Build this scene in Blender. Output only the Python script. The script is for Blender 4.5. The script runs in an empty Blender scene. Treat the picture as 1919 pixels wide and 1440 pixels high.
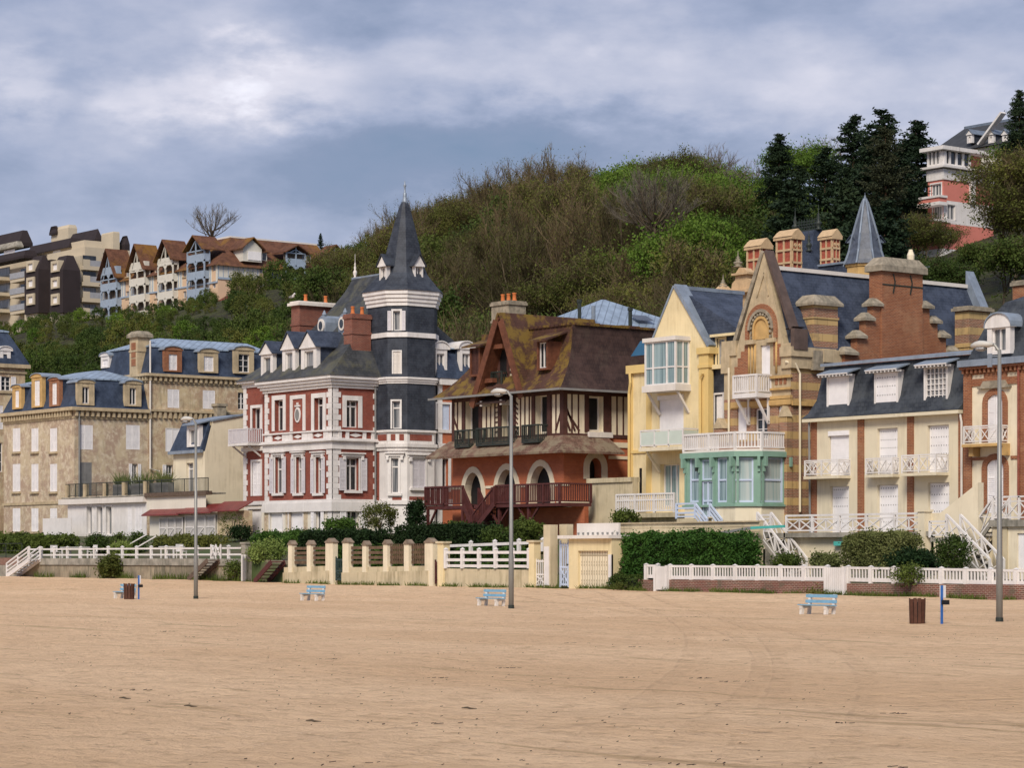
import bpy, math, random
from mathutils import Vector
R = math.radians
SC = bpy.context.scene
COL = SC.collection
rnd = random.Random(7)

# ---------------------------------------------------------------- camera
FPX, HC, HY, CX0 = 4700.0, 1.9, 1045.0, 959.5      # focal length in photo pixels, eye height, horizon row, centre column
CA, CB = 0.6144, 0.7890                            # the street runs at an angle to the view
cam = bpy.data.cameras.new('camera'); camo = bpy.data.objects.new('camera', cam); COL.objects.link(camo)
cam.sensor_width = 36; cam.lens = 36 * FPX / 1919
cam.shift_y = (HY - 720) / 1919; cam.clip_start = 0.5; cam.clip_end = 6000
camo.location = (0, 0, HC); camo.rotation_euler = (R(90), 0, math.atan2(CB, CA))
SC.camera = camo

def nd(nt, t, loc=None, **kw):
    n = nt.nodes.new(t)
    for k, v in kw.items():
        if k.startswith('i_'):
            n.inputs[int(k[2:]) if k[2:].isdigit() else k[2:].replace('_', ' ')].default_value = v
        else: setattr(n, k, v)
    return n
def lk(nt, a, b): nt.links.new(a, b)
def mth(nt, op, a, b=None, clamp=False):
    n = nt.nodes.new('ShaderNodeMath'); n.operation = op; n.use_clamp = clamp
    for i, v in enumerate((a, b)):
        if v is None: continue
        if isinstance(v, (int, float)): n.inputs[i].default_value = v
        else: nt.links.new(v, n.inputs[i])
    return n.outputs[0]
def mixc(nt, f, a, b, bt='MIX'):
    n = nt.nodes.new('ShaderNodeMix'); n.data_type = 'RGBA'; n.blend_type = bt
    for i, v in ((0, f), (6, a), (7, b)):
        if isinstance(v, (int, float)): n.inputs[i].default_value = v
        elif isinstance(v, (tuple, list)): n.inputs[i].default_value = tuple(v) + ((1,) if len(v) == 3 else ())
        else: nt.links.new(v, n.inputs[i])
    return n.outputs[2]
def maprange(nt, v, a, b, c=0.0, d=1.0, smooth=True):
    n = nt.nodes.new('ShaderNodeMapRange'); n.interpolation_type = 'SMOOTHSTEP' if smooth else 'LINEAR'
    nt.links.new(v, n.inputs[0])
    for i, x in enumerate((a, b, c, d)): n.inputs[i + 1].default_value = x
    return n.outputs[0]

# ---------------------------------------------------------------- sky and sun
SUN_EL, SUN_AZ = 42, 142       # degrees; azimuth clockwise from +Y
W = bpy.data.worlds.new('World'); SC.world = W; W.use_nodes = True
nt = W.node_tree; nt.nodes.clear()
out = nd(nt, 'ShaderNodeOutputWorld')
sky = nd(nt, 'ShaderNodeTexSky', sky_type='NISHITA', sun_disc=False, sun_elevation=R(SUN_EL), sun_rotation=R(SUN_AZ), altitude=10)
bg1 = nd(nt, 'ShaderNodeBackground'); bg1.inputs[1].default_value = 0.10
lk(nt, sky.outputs[0], bg1.inputs[0])
tc = nd(nt, 'ShaderNodeTexCoord')
def pdir(px, py):
    v = Vector(((px - CX0) * CA - CB * FPX, (px - CX0) * CB + CA * FPX, HY - py)); return v.normalized()
nA = nd(nt, 'ShaderNodeTexNoise'); nA.inputs['Scale'].default_value = 9; nA.inputs['Detail'].default_value = 4
nA.inputs['Roughness'].default_value = .5
mp = nd(nt, 'ShaderNodeMapping'); mp.inputs['Scale'].default_value = (1, 1, 2.3); mp.inputs['Location'].default_value = (.3, .1, .7)
lk(nt, tc.outputs['Generated'], mp.inputs[0]); lk(nt, mp.outputs[0], nA.inputs['Vector'])
# ragged direction for the cloud masses
nB = nd(nt, 'ShaderNodeTexNoise'); nB.inputs['Scale'].default_value = 26; nB.inputs['Detail'].default_value = 6
nB.inputs['Roughness'].default_value = .58
lk(nt, mp.outputs[0], nB.inputs['Vector'])
wob = nd(nt, 'ShaderNodeVectorMath', operation='SUBTRACT'); wob.inputs[1].default_value = (.5, .5, .5); lk(nt, nB.outputs['Color'], wob.inputs[0])
wo2 = nd(nt, 'ShaderNodeVectorMath', operation='SCALE'); wo2.inputs['Scale'].default_value = .05; lk(nt, wob.outputs[0], wo2.inputs[0])
dr = nd(nt, 'ShaderNodeVectorMath', operation='ADD'); lk(nt, tc.outputs['Generated'], dr.inputs[0]); lk(nt, wo2.outputs[0], dr.inputs[1])
val = mth(nt, 'MULTIPLY', mth(nt, 'SUBTRACT', nA.outputs['Fac'], .5), .9)
val = mth(nt, 'ADD', val, .40)
CLOUDS = [(490, 165, 140, 58, .36), (260, 190, 110, 42, .22), (1010, 90, 420, 110, .26), (1300, 190, 330, 90, .20), (420, 120, 260, 130, .12),
          (1760, 150, 260, 150, .20), (640, 30, 330, 60, -.10), (800, 300, 330, 90, -.16), (150, 290, 260, 90, .06), (20, 170, 60, 60, .3),
          (480, 350, 330, 50, -.04), (80, 70, 230, 70, .02), (1850, 40, 300, 90, -.02), (1150, 260, 300, 50, -.10), (1880, 215, 120, 45, .2)]
for px, py, sx, sy, amp in CLOUDS:
    s = nd(nt, 'ShaderNodeVectorMath', operation='SUBTRACT'); lk(nt, dr.outputs[0], s.inputs[0]); s.inputs[1].default_value = pdir(px, py)
    m = nd(nt, 'ShaderNodeVectorMath', operation='MULTIPLY'); lk(nt, s.outputs[0], m.inputs[0])
    kx, ky = FPX / sx / 1.15, FPX / sy / 1.15
    m.inputs[1].default_value = (kx, kx, ky)
    l = nd(nt, 'ShaderNodeVectorMath', operation='LENGTH'); lk(nt, m.outputs[0], l.inputs[0])
    val = mth(nt, 'ADD', val, maprange(nt, l.outputs['Value'], 0, 1.6, amp, 0))
val = mth(nt, 'ADD', val, mth(nt, 'MULTIPLY', mth(nt, 'SUBTRACT', nB.outputs['Fac'], .5), .46))
cr = nd(nt, 'ShaderNodeValToRGB'); lk(nt, val, cr.inputs[0])
E = cr.color_ramp.elements
E[0].position = .0; E[0].color = (.130, .180, .275, 1)
E[1].position = 1.05 if False else 1.0; E[1].color = (.66, .65, .71, 1)
for p, c in ((.25, (.165, .202, .300)), (.45, (.250, .280, .385)), (.68, (.380, .390, .475)), (.85, (.50, .49, .555))):
    e = E.new(p); e.color = c + (1,)
bg2 = nd(nt, 'ShaderNodeBackground'); bg2.inputs[1].default_value = 0.92
lk(nt, cr.outputs[0], bg2.inputs[0])
ms = nd(nt, 'ShaderNodeMixShader'); ms.inputs[0].default_value = .93
lk(nt, bg1.outputs[0], ms.inputs[1]); lk(nt, bg2.outputs[0], ms.inputs[2]); lk(nt, ms.outputs[0], out.inputs[0])

sl = bpy.data.lights.new('sun', 'SUN'); sl.energy = 2.2; sl.angle = R(20); sl.color = (1, .90, .76)
so = bpy.data.objects.new('sun', sl); COL.objects.link(so)
sd = Vector((math.sin(R(SUN_AZ)) * math.cos(R(SUN_EL)), math.cos(R(SUN_AZ)) * math.cos(R(SUN_EL)), math.sin(R(SUN_EL))))
so.rotation_euler = (-sd).to_track_quat('-Z', 'Y').to_euler(); so.location = (0, -30, 60)
SC.view_settings.view_transform = 'Standard'; SC.view_settings.look = 'None'; SC.view_settings.exposure = 0.7; SC.view_settings.gamma = 1
SC.render.engine = 'CYCLES'; SC.render.resolution_x = 1024; SC.render.resolution_y = 769

# ---------------------------------------------------------------- geometry of the view
def dep(x, y): return -CB * x + CA * y
def PY(px, y): t = (px - CX0) / FPX; return y * (CA * t - CB) / (CA + CB * t)      # x on the plane y
def PX(px, x): t = (px - CX0) / FPX; return -x * (CA + CB * t) / (CB - CA * t)     # y on the plane x
def ZP(py, x, y): return HC + (HY - py) * dep(x, y) / FPX
def AT(px, py, y): x = PY(px, y); return (x, y, ZP(py, x, y))

class Face:
    """a vertical plane: origin, direction (to the right as seen), outward normal"""
    def __init__(s, ox, oy, dx, dy, nx, ny):
        s.o = (ox, oy); s.d = (dx, dy); s.n = (nx, ny); s.holes = []
    def s(f, px):
        t = (px - CX0) / FPX
        k = lambda x, y: (CA * x + CB * y) - t * dep(x, y)
        return -k(*f.o) / k(*f.d)
    def xy(f, s, o=0): return (f.o[0] + f.d[0] * s + f.n[0] * o, f.o[1] + f.d[1] * s + f.n[1] * o)
    def pt(f, s, z, o=0): x, y = f.xy(s, o); return (x, y, z)
    def z(f, px, py): x, y = f.xy(f.s(px)); return ZP(py, x, y)
    def R(f, x0, x1, y0, y1):
        m = (x0 + x1) / 2; return (f.s(x0), f.s(x1), f.z(m, y1), f.z(m, y0))
def FS(y): return Face(0, y, 1, 0, 0, -1)     # faces the sea; s == world x
def FE(x): return Face(x, 0, 0, 1, 1, 0)      # faces along the street; s == world y

class MB:
    def __init__(s): s.v = []; s.f = []
    def add(s, vs, fs):
        n = len(s.v); s.v += [tuple(v) for v in vs]; s.f += [tuple(i + n for i in f) for f in fs]; return s
    def box(s, x0, x1, y0, y1, z0, z1):
        return s.add([(x0,y0,z0),(x1,y0,z0),(x1,y1,z0),(x0,y1,z0),(x0,y0,z1),(x1,y0,z1),(x1,y1,z1),(x0,y1,z1)],
                     [(0,3,2,1),(4,5,6,7),(0,1,5,4),(1,2,6,5),(2,3,7,6),(3,0,4,7)])
    def fb(s, f, s0, s1, z0, z1, o0, o1):
        p = [f.pt(s0,z0,o1), f.pt(s1,z0,o1), f.pt(s1,z0,o0), f.pt(s0,z0,o0), f.pt(s0,z1,o1), f.pt(s1,z1,o1), f.pt(s1,z1,o0), f.pt(s0,z1,o0)]
        return s.add(p, [(0,3,2,1),(4,5,6,7),(0,1,5,4),(1,2,6,5),(2,3,7,6),(3,0,4,7)])
    def quad(s, *p): return s.add(p, [tuple(range(len(p)))])
    def bar(s, p, q, w, h=None):
        h = w if h is None else h
        p, q = Vector(p), Vector(q); d = (q - p)
        if d.length < 1e-5: return s
        d.normalize(); up = Vector((0, 0, 1))
        if abs(d.z) > .97: up = Vector((0, 1, 0))
        a = d.cross(up).normalized(); b = a.cross(d).normalized()
        a *= w / 2; b *= h / 2
        return s.add([p-a-b, p+a-b, p+a+b, p-a+b, q-a-b, q+a-b, q+a+b, q-a+b],
                     [(0,1,2,3),(4,7,6,5),(0,4,5,1),(1,5,6,2),(2,6,7,3),(3,7,4,0)])
    def tube(s, pts, rs, n=8, cap=True):
        base = len(s.v); prev = None
        for i, (p, r) in enumerate(zip(pts, rs)):
            p = Vector(p)
            d = (Vector(pts[min(i+1, len(pts)-1)]) - Vector(pts[max(i-1, 0)])).normalized()
            up = Vector((0, 0, 1)) if abs(d.z) < .95 else Vector((0, 1, 0))
            a = d.cross(up).normalized(); b = a.cross(d)
            for k in range(n):
                an = 2 * math.pi * k / n
                s.v.append(tuple(p + a * (r * math.cos(an)) + b * (r * math.sin(an))))
        for i in range(len(pts) - 1):
            for k in range(n):
                s.f.append((base+i*n+k, base+i*n+(k+1) % n, base+(i+1)*n+(k+1) % n, base+(i+1)*n+k))
        if cap:
            s.f.append(tuple(base + k for k in range(n))[::-1]); s.f.append(tuple(base + (len(pts)-1)*n + k for k in range(n)))
        return s
    def lathe(s, c, prof, n=10):
        """profile of (radius, z) about a vertical axis"""
        return s.tube([(c[0], c[1], c[2] + z + i * 1e-6) for i, (r, z) in enumerate(prof)], [max(r, .001) for r, z in prof], n)
    def loft(s, rings, cap=True):
        """rings of equal point count"""
        base = len(s.v); n = len(rings[0])
        for r in rings: s.v += [tuple(p) for p in r]
        for i in range(len(rings) - 1):
            for k in range(n):
                s.f.append((base+i*n+k, base+i*n+(k+1) % n, base+(i+1)*n+(k+1) % n, base+(i+1)*n+k))
        if cap:
            s.f.append(tuple(base + k for k in range(n))[::-1]); s.f.append(tuple(base + (len(rings)-1)*n + k for k in range(n)))
        return s
    def rects(s, lv, cap=True):
        """stack of rectangles (x0,x1,y0,y1,z)"""
        return s.loft([[(x0,y0,z),(x1,y0,z),(x1,y1,z),(x0,y1,z)] for x0,x1,y0,y1,z in lv], cap)
    def poly(s, f, pts, o0, o1):
        """extruded polygon on a face; pts (s,z)"""
        n = len(pts); b = len(s.v)
        s.v += [f.pt(a, z, o1) for a, z in pts] + [f.pt(a, z, o0) for a, z in pts]
        s.f.append(tuple(b + i for i in range(n))); s.f.append(tuple(b + n + i for i in range(n))[::-1])
        for i in range(n):
            j = (i + 1) % n; s.f.append((b+i, b+n+i, b+n+j, b+j))
        return s
    def wall(s, f, s0, s1, z0, z1, holes=None, d=.22):
        """wall sheet with real openings and their reveals"""
        hs = [h for h in (f.holes if holes is None else holes) if h[0] < s1 and h[1] > s0 and h[2] < z1 and h[3] > z0]
        S = sorted({s0, s1} | {min(max(v, s0), s1) for h in hs for v in h[:2]})
        Z = sorted({z0, z1} | {min(max(v, z0), z1) for h in hs for v in h[2:4]})
        for i in range(len(S) - 1):
            for j in range(len(Z) - 1):
                ms, mz = (S[i] + S[i+1]) / 2, (Z[j] + Z[j+1]) / 2
                if any(h[0] < ms < h[1] and h[2] < mz < h[3] for h in hs): continue
                s.quad(f.pt(S[i], Z[j]), f.pt(S[i+1], Z[j]), f.pt(S[i+1], Z[j+1]), f.pt(S[i], Z[j+1]))
        for h in hs:
            a, b, c, e = h[:4]
            dd = h[4] if len(h) > 4 else d
            s.quad(f.pt(a,c), f.pt(a,e), f.pt(a,e,-dd), f.pt(a,c,-dd)); s.quad(f.pt(b,c), f.pt(b,c,-dd), f.pt(b,e,-dd), f.pt(b,e))
            s.quad(f.pt(a,e), f.pt(b,e), f.pt(b,e,-dd), f.pt(a,e,-dd)); s.quad(f.pt(a,c), f.pt(a,c,-dd), f.pt(b,c,-dd), f.pt(b,c))
        return s

def setp(o, label=None, cat=None, group=None, kind=None):
    if label: o['label'] = label
    if cat: o['category'] = cat
    if group: o['group'] = group
    if kind: o['kind'] = kind
    return o
def mesh_obj(name, mb, mat, parent=None, off=(0, 0, 0), smooth=False):
    me = bpy.data.meshes.new(name)
    me.from_pydata([(x - off[0], y - off[1], z - off[2]) for x, y, z in mb.v], [], mb.f); me.update()
    if smooth: me.polygons.foreach_set('use_smooth', [True] * len(me.polygons))
    for m in (mat if isinstance(mat, (list, tuple)) else [mat]): me.materials.append(m)
    o = bpy.data.objects.new(name, me); COL.objects.link(o)
    if parent is not None: o.parent = parent
    return o
NOSPLIT = {'shutter_slots', 'foliage', 'crown', 'trellis_door', 'door_perforations', 'gate_leaf', 'gable_ornament', 'board_joint', 'picket_panel', 'slat_panel',
           'arch_beads', 'rafter_end', 'chimney_stonework', 'lead_rib', 'blue_timbers', 'timber_frame', 'ridge_tile', 'ridge_cresting', 'window', 'window_frame', 'surround', 'shutter', 'gable_timbers', 'roof', 'parapet_drain', 'window_grille', 'balcony_railing', 'stair', 'balustrade_band', 'cornice'}
def split_mb(mb, tol=.03, cap=40):
    """pieces that do not touch become parts of their own"""
    n = len(mb.v); par = list(range(n))
    def find(a):
        while par[a] != a: par[a] = par[par[a]]; a = par[a]
        return a
    for f in mb.f:
        r_ = find(f[0])
        for i in f[1:]: par[find(i)] = r_
    isl = {}
    for f in mb.f: isl.setdefault(find(f[0]), []).append(f)
    if len(isl) == 1 or len(isl) > 400: return [mb]
    bx = []
    for k, fs in isl.items():
        vs = [mb.v[i] for f in fs for i in f]; bx.append([[min(v[a] for v in vs) - tol for a in range(3)], [max(v[a] for v in vs) + tol for a in range(3)], fs])
    q = list(range(len(bx)))
    def fq(a):
        while q[a] != a: a = q[a]
        return a
    for i in range(len(bx)):
        for j in range(i):
            if all(bx[i][0][a] <= bx[j][1][a] and bx[j][0][a] <= bx[i][1][a] for a in range(3)): q[fq(i)] = fq(j)
    gr = {}
    for i in range(len(bx)): gr.setdefault(fq(i), []).extend(bx[i][2])
    if len(gr) == 1 or len(gr) > cap: return [mb]
    out_ = []
    for fs in gr.values():
        m = MB(); mp_ = {}
        for f in fs:
            t = []
            for i in f:
                if i not in mp_: mp_[i] = len(m.v); m.v.append(mb.v[i])
                t.append(mp_[i])
            m.f.append(tuple(t))
        out_.append(m)
    out_.sort(key=lambda m: -len(m.f)); return out_
class Thing:
    """an Empty at the base with parts; all coordinates are given in world space"""
    def __init__(s, name, label, cat, base, group=None):
        s.e = bpy.data.objects.new(name, None); COL.objects.link(s.e); s.e.location = base; s.b = base
        s.e.empty_display_size = .5; setp(s.e, label, cat, group)
    def part(s, name, mb, mat, parent=None, label=None, smooth=False):
        if not mb.f: return None
        groups = split_mb(mb) if name not in NOSPLIT else [mb]
        first = None
        for g in groups:
            o = mesh_obj(name, g, mat, parent or s.e, s.b, smooth)
            if label: o['label'] = label
            first = first or o
        return first
def copy_tree(o, parent=None):
    c = o.copy(); COL.objects.link(c)
    if parent is not None: c.parent = parent
    for ch in list(o.children): copy_tree(ch, c)
    return c
# ---------------------------------------------------------------- materials
MATS = {}
def base_mat(name):
    m = bpy.data.materials.new(name); m.use_nodes = True; nt = m.node_tree; nt.nodes.clear()
    o = nd(nt, 'ShaderNodeOutputMaterial'); p = nd(nt, 'ShaderNodeBsdfPrincipled'); lk(nt, p.outputs[0], o.inputs[0])
    MATS[name] = m
    return m, nt, p
def wallvec(nt, sx=1, sz=1):
    """(x+y, z) so that brick courses run level on both street directions"""
    t = nd(nt, 'ShaderNodeTexCoord'); s = nd(nt, 'ShaderNodeSeparateXYZ'); lk(nt, t.outputs['Object'], s.inputs[0])
    c = nd(nt, 'ShaderNodeCombineXYZ')
    lk(nt, mth(nt, 'MULTIPLY', mth(nt, 'ADD', s.outputs[0], s.outputs[1]), sx), c.inputs[0]); lk(nt, mth(nt, 'MULTIPLY', s.outputs[2], sz), c.inputs[1])
    return c.outputs[0], s, t
def noise(nt, vec, scale, det=4, rough=.55, dist=0):
    n = nd(nt, 'ShaderNodeTexNoise'); n.inputs['Scale'].default_value = scale; n.inputs['Detail'].default_value = det
    n.inputs['Roughness'].default_value = rough; n.inputs['Distortion'].default_value = dist
    if vec is not None: lk(nt, vec, n.inputs['Vector'])
    return n.outputs['Fac']
def bump(nt, p, h, strength=.4, dist=.02):
    b = nd(nt, 'ShaderNodeBump'); b.inputs['Strength'].default_value = strength; b.inputs['Distance'].default_value = dist
    lk(nt, h, b.inputs['Height']); lk(nt, b.outputs[0], p.inputs['Normal'])
def streaks(nt, t, sx=6, sz=.5):
    """dirt running down a wall"""
    m = nd(nt, 'ShaderNodeMapping'); m.inputs['Scale'].default_value = (sx, sx, sz); lk(nt, t.outputs['Object'], m.inputs[0])
    return noise(nt, m.outputs[0], 1, 5, .65)
def plain(name, col, rough=.7, var=.12, scale=2.0, dirt=.0, dirtcol=(.12, .10, .07), spec=.3, metal=0, bmp=.15):
    m, nt, p = base_mat(name)
    t = nd(nt, 'ShaderNodeTexCoord')
    n = noise(nt, t.outputs['Object'], scale, 6, .6)
    lo = tuple(c * (1 - var) for c in col); hi = tuple(min(1, c * (1 + var)) for c in col)
    c = mixc(nt, maprange(nt, n, .3, .7), lo, hi)
    if dirt:
        st = streaks(nt, t); n2 = noise(nt, t.outputs['Object'], .6, 5, .6)
        f = mth(nt, 'MULTIPLY', maprange(nt, mth(nt, 'MULTIPLY', st, n2), .2, .42), dirt)
        c = mixc(nt, f, c, dirtcol)
    lk(nt, c, p.inputs['Base Color']); p.inputs['Roughness'].default_value = rough
    p.inputs['Specular IOR Level'].default_value = spec; p.inputs['Metallic'].default_value = metal
    if bmp: bump(nt, p, noise(nt, t.outputs['Object'], 12, 4), bmp, .02)
    return m
def brick(name, c1, c2, mortar, bw=.22, rh=.075, ms=.012, patch=None, patchcol=(.3, .25, .2), pa=.5, rough=.85):
    m, nt, p = base_mat(name)
    v, s, t = wallvec(nt)
    b = nd(nt, 'ShaderNodeTexBrick'); lk(nt, v, b.inputs['Vector']); b.inputs['Scale'].default_value = 1
    b.inputs['Brick Width'].default_value = bw; b.inputs['Row Height'].default_value = rh; b.inputs['Mortar Size'].default_value = ms
    b.inputs['Mortar Smooth'].default_value = .2
    b.inputs['Color1'].default_value = c1 + (1,); b.inputs['Color2'].default_value = c2 + (1,); b.inputs['Mortar'].default_value = mortar + (1,)
    n = noise(nt, t.outputs['Object'], .9, 6, .65)
    c = mixc(nt, maprange(nt, n, .35, .65, 0, .45), b.outputs['Color'], tuple(x * .55 for x in c1))
    if patch: c = mixc(nt, maprange(nt, noise(nt, t.outputs['Object'], patch, 6, .7), .5, .68, 0, pa), c, patchcol)
    lk(nt, c, p.inputs['Base Color']); p.inputs['Roughness'].default_value = rough
    bump(nt, p, b.outputs['Fac'], -.5, .01)
    return m
def slate(name, c1, c2, row=.16, w=.26, lichen=None, la=.5, ls=.7, rough=.58, la0=.5):
    m, nt, p = base_mat(name)
    v, s, t = wallvec(nt)
    b = nd(nt, 'ShaderNodeTexBrick'); lk(nt, v, b.inputs['Vector']); b.inputs['Scale'].default_value = 1
    b.inputs['Brick Width'].default_value = w; b.inputs['Row Height'].default_value = row; b.inputs['Mortar Size'].default_value = .012
    b.inputs['Mortar Smooth'].default_value = .6
    b.inputs['Color1'].default_value = c1 + (1,); b.inputs['Color2'].default_value = c2 + (1,)
    b.inputs['Mortar'].default_value = tuple(x * .45 for x in c1) + (1,)
    n = noise(nt, t.outputs['Object'], 1.1, 6, .7)
    c = mixc(nt, maprange(nt, n, .38, .66, 0, .7), b.outputs['Color'], tuple(min(1, x * 1.6) for x in c2))
    st = streaks(nt, t, 3, .4)
    c = mixc(nt, maprange(nt, st, .52, .75, 0, .4), c, tuple(x * .5 for x in c1))
    if lichen:
        c = mixc(nt, maprange(nt, noise(nt, t.outputs['Object'], ls, 8, .72), la0, la0 + .14, 0, la), c, lichen)
    lk(nt, c, p.inputs['Base Color']); p.inputs['Roughness'].default_value = rough
    p.inputs['Specular IOR Level'].default_value = .22
    bump(nt, p, b.outputs['Fac'], -.8, .03)
    return m
def seams(name, col, step=.55, axis='sum', rough=.4):
    """zinc sheet with standing seams running up the slope"""
    m, nt, p = base_mat(name)
    v, s, t = wallvec(nt)
    src = {'sum': mth(nt, 'ADD', s.outputs[0], s.outputs[1]), 'x': s.outputs[0], 'y': s.outputs[1]}[axis]
    fr = mth(nt, 'FRACT', mth(nt, 'DIVIDE', src, step))
    ln = mth(nt, 'LESS_THAN', fr, .16)
    n = noise(nt, t.outputs['Object'], 1.2, 5, .6)
    c = mixc(nt, maprange(nt, n, .3, .7), tuple(x * .8 for x in col), tuple(min(1, x * 1.2) for x in col))
    c = mixc(nt, mth(nt, 'MULTIPLY', ln, .55), c, tuple(x * .35 for x in col))
    lk(nt, c, p.inputs['Base Color']); p.inputs['Roughness'].default_value = rough; p.inputs['Metallic'].default_value = .25
    bump(nt, p, ln, .5, .03)
    return m
def glass(name, col, rough=.08, spec=.6, curtain=None):
    m, nt, p = base_mat(name)
    t = nd(nt, 'ShaderNodeTexCoord')
    if curtain:
        st = streaks(nt, t, 9, .15)
        lk(nt, mixc(nt, maprange(nt, st, .38, .58), col, curtain), p.inputs['Base Color'])
    else:
        lk(nt, mixc(nt, maprange(nt, noise(nt, t.outputs['Object'], 1.4, 3), .4, .65), col, tuple(x * 2.2 for x in col)), p.inputs['Base Color'])
    p.inputs['Roughness'].default_value = rough; p.inputs['Specular IOR Level'].default_value = spec
    bump(nt, p, noise(nt, t.outputs['Object'], 1.3, 2), .12, .05)
    return m
def leafmat(name, c1, c2, c3=None, trans=.25, rv=.25):
    m, nt, p = base_mat(name)
    oi = nd(nt, 'ShaderNodeObjectInfo'); t = nd(nt, 'ShaderNodeTexCoord'); g = nd(nt, 'ShaderNodeNewGeometry')
    n = noise(nt, t.outputs['Object'], .55, 5, .6)
    c = mixc(nt, maprange(nt, n, .35, .65), c1, c2)
    c = mixc(nt, mth(nt, 'MULTIPLY', g.outputs['Random Per Island'], .5), c, c3 or c2)
    hs = nd(nt, 'ShaderNodeHueSaturation'); lk(nt, c, hs.inputs['Color'])
    lk(nt, mth(nt, 'ADD', mth(nt, 'MULTIPLY', oi.outputs['Random'], 2 * rv), 1 - rv), hs.inputs['Value'])
    lk(nt, mth(nt, 'ADD', mth(nt, 'MULTIPLY', oi.outputs['Random'], -.03), .515), hs.inputs['Hue'])
    lk(nt, hs.outputs[0], p.inputs['Base Color']); p.inputs['Roughness'].default_value = .7; p.inputs['Specular IOR Level'].default_value = .15
    tr = nd(nt, 'ShaderNodeBsdfTranslucent'); lk(nt, hs.outputs[0], tr.inputs[0])
    mx = nd(nt, 'ShaderNodeMixShader'); mx.inputs[0].default_value = trans
    o = [x for x in nt.nodes if x.type == 'OUTPUT_MATERIAL'][0]
    lk(nt, p.outputs[0], mx.inputs[1]); lk(nt, tr.outputs[0], mx.inputs[2]); lk(nt, mx.outputs[0], o.inputs[0])
    return m
def weathered(name, c1, c2, c3, sc=.55, lines=True):
    """old brick wall with patches of worn render"""
    m, nt, p = base_mat(name)
    v, s, t = wallvec(nt)
    n1 = noise(nt, t.outputs['Object'], sc, 8, .72, .4); n2 = noise(nt, t.outputs['Object'], sc * 2.3, 8, .75); st = streaks(nt, t, 2.5, .5)
    c = mixc(nt, maprange(nt, n1, .42, .58), c1, c2)
    c = mixc(nt, maprange(nt, n2, .47, .62, 0, .8), c, c3)
    c = mixc(nt, maprange(nt, st, .5, .7, 0, .55), c, tuple(x * .45 for x in c1))
    if lines:
        b = nd(nt, 'ShaderNodeTexBrick'); lk(nt, v, b.inputs['Vector']); b.inputs['Scale'].default_value = 1
        b.inputs['Brick Width'].default_value = .25; b.inputs['Row Height'].default_value = .085; b.inputs['Mortar Size'].default_value = .014
        c = mixc(nt, mth(nt, 'MULTIPLY', b.outputs['Fac'], .4), c, tuple(min(1, x * 1.5) for x in c1))
        bump(nt, p, n2, .4, .02)
    lk(nt, c, p.inputs['Base Color']); p.inputs['Roughness'].default_value = .9
    return m
def banded(name, b1, b2, mortar, stone, period=.9, frac=.5, off=0.0):
    """brick courses alternating with stone courses"""
    m, nt, p = base_mat(name)
    v, s, t = wallvec(nt)
    b = nd(nt, 'ShaderNodeTexBrick'); lk(nt, v, b.inputs['Vector']); b.inputs['Scale'].default_value = 1
    b.inputs['Brick Width'].default_value = .22; b.inputs['Row Height'].default_value = .075; b.inputs['Mortar Size'].default_value = .014
    b.inputs['Color1'].default_value = b1 + (1,); b.inputs['Color2'].default_value = b2 + (1,); b.inputs['Mortar'].default_value = mortar + (1,)
    q = nd(nt, 'ShaderNodeTexBrick'); lk(nt, v, q.inputs['Vector']); q.inputs['Scale'].default_value = 1
    q.inputs['Brick Width'].default_value = .75; q.inputs['Row Height'].default_value = period; q.inputs['Mortar Size'].default_value = .012
    q.inputs['Color1'].default_value = stone + (1,); q.inputs['Color2'].default_value = tuple(x * .82 for x in stone) + (1,)
    q.inputs['Mortar'].default_value = tuple(x * .5 for x in stone) + (1,)
    fr = mth(nt, 'FRACT', mth(nt, 'DIVIDE', mth(nt, 'ADD', s.outputs[2], 50 * period + off), period))
    c = mixc(nt, mth(nt, 'LESS_THAN', fr, frac), b.outputs['Color'], q.outputs['Color'])
    n = noise(nt, t.outputs['Object'], 1.0, 7, .7)
    c = mixc(nt, maprange(nt, n, .5, .72, 0, .55), c, (.10, .08, .06))
    lk(nt, c, p.inputs['Base Color']); p.inputs['Roughness'].default_value = .88
    bump(nt, p, b.outputs['Fac'], -.4, .01)
    return m

WHITE = plain('white_paint', (.72, .695, .685), .5, .06, 1.5, .38, (.45, .42, .38))
CREAMW = plain('cream_stone', (.70, .66, .62), .7, .07, 1.2, .25, (.38, .33, .27))
SHUT = plain('grey_white_shutter', (.62, .60, .64), .55, .05, 2, .1, (.4, .38, .36))
SHUTW = plain('white_shutter', (.80, .785, .80), .5, .05, 2, .2, (.5, .48, .46))
BRICK_RED = brick('dark_red_brick', (.29, .066, .042), (.20, .046, .032), (.27, .11, .08), ms=.009, patch=1.2, patchcol=(.36, .16, .12), pa=.35)
BRICK_CHIM = brick('chimney_brick', (.24, .065, .04), (.15, .04, .03), (.26, .17, .13))
BRICK_OR = brick('orange_brick', (.50, .145, .06), (.40, .11, .05), (.46, .18, .10), ms=.008)
BRICK_BR = brick('brown_brick', (.33, .105, .042), (.20, .052, .024), (.34, .22, .13), ms=.012, patch=.8, patchcol=(.42, .25, .14), pa=.35)
BRICK_OLD = brick('old_red_wall', (.22, .06, .045), (.10, .035, .03), (.34, .26, .20), ms=.016, patch=1.5, patchcol=(.10, .09, .06), pa=.7)
SLATE = slate('blue_slate', (.030, .040, .066), (.046, .058, .088))
SLATE_D = slate('tower_slate', (.026, .031, .044), (.040, .047, .062))
SLATE_OLD = slate('old_slate', (.034, .037, .042), (.050, .053, .058), lichen=(.16, .15, .07), la=.30, ls=.8, la0=.48)
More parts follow.
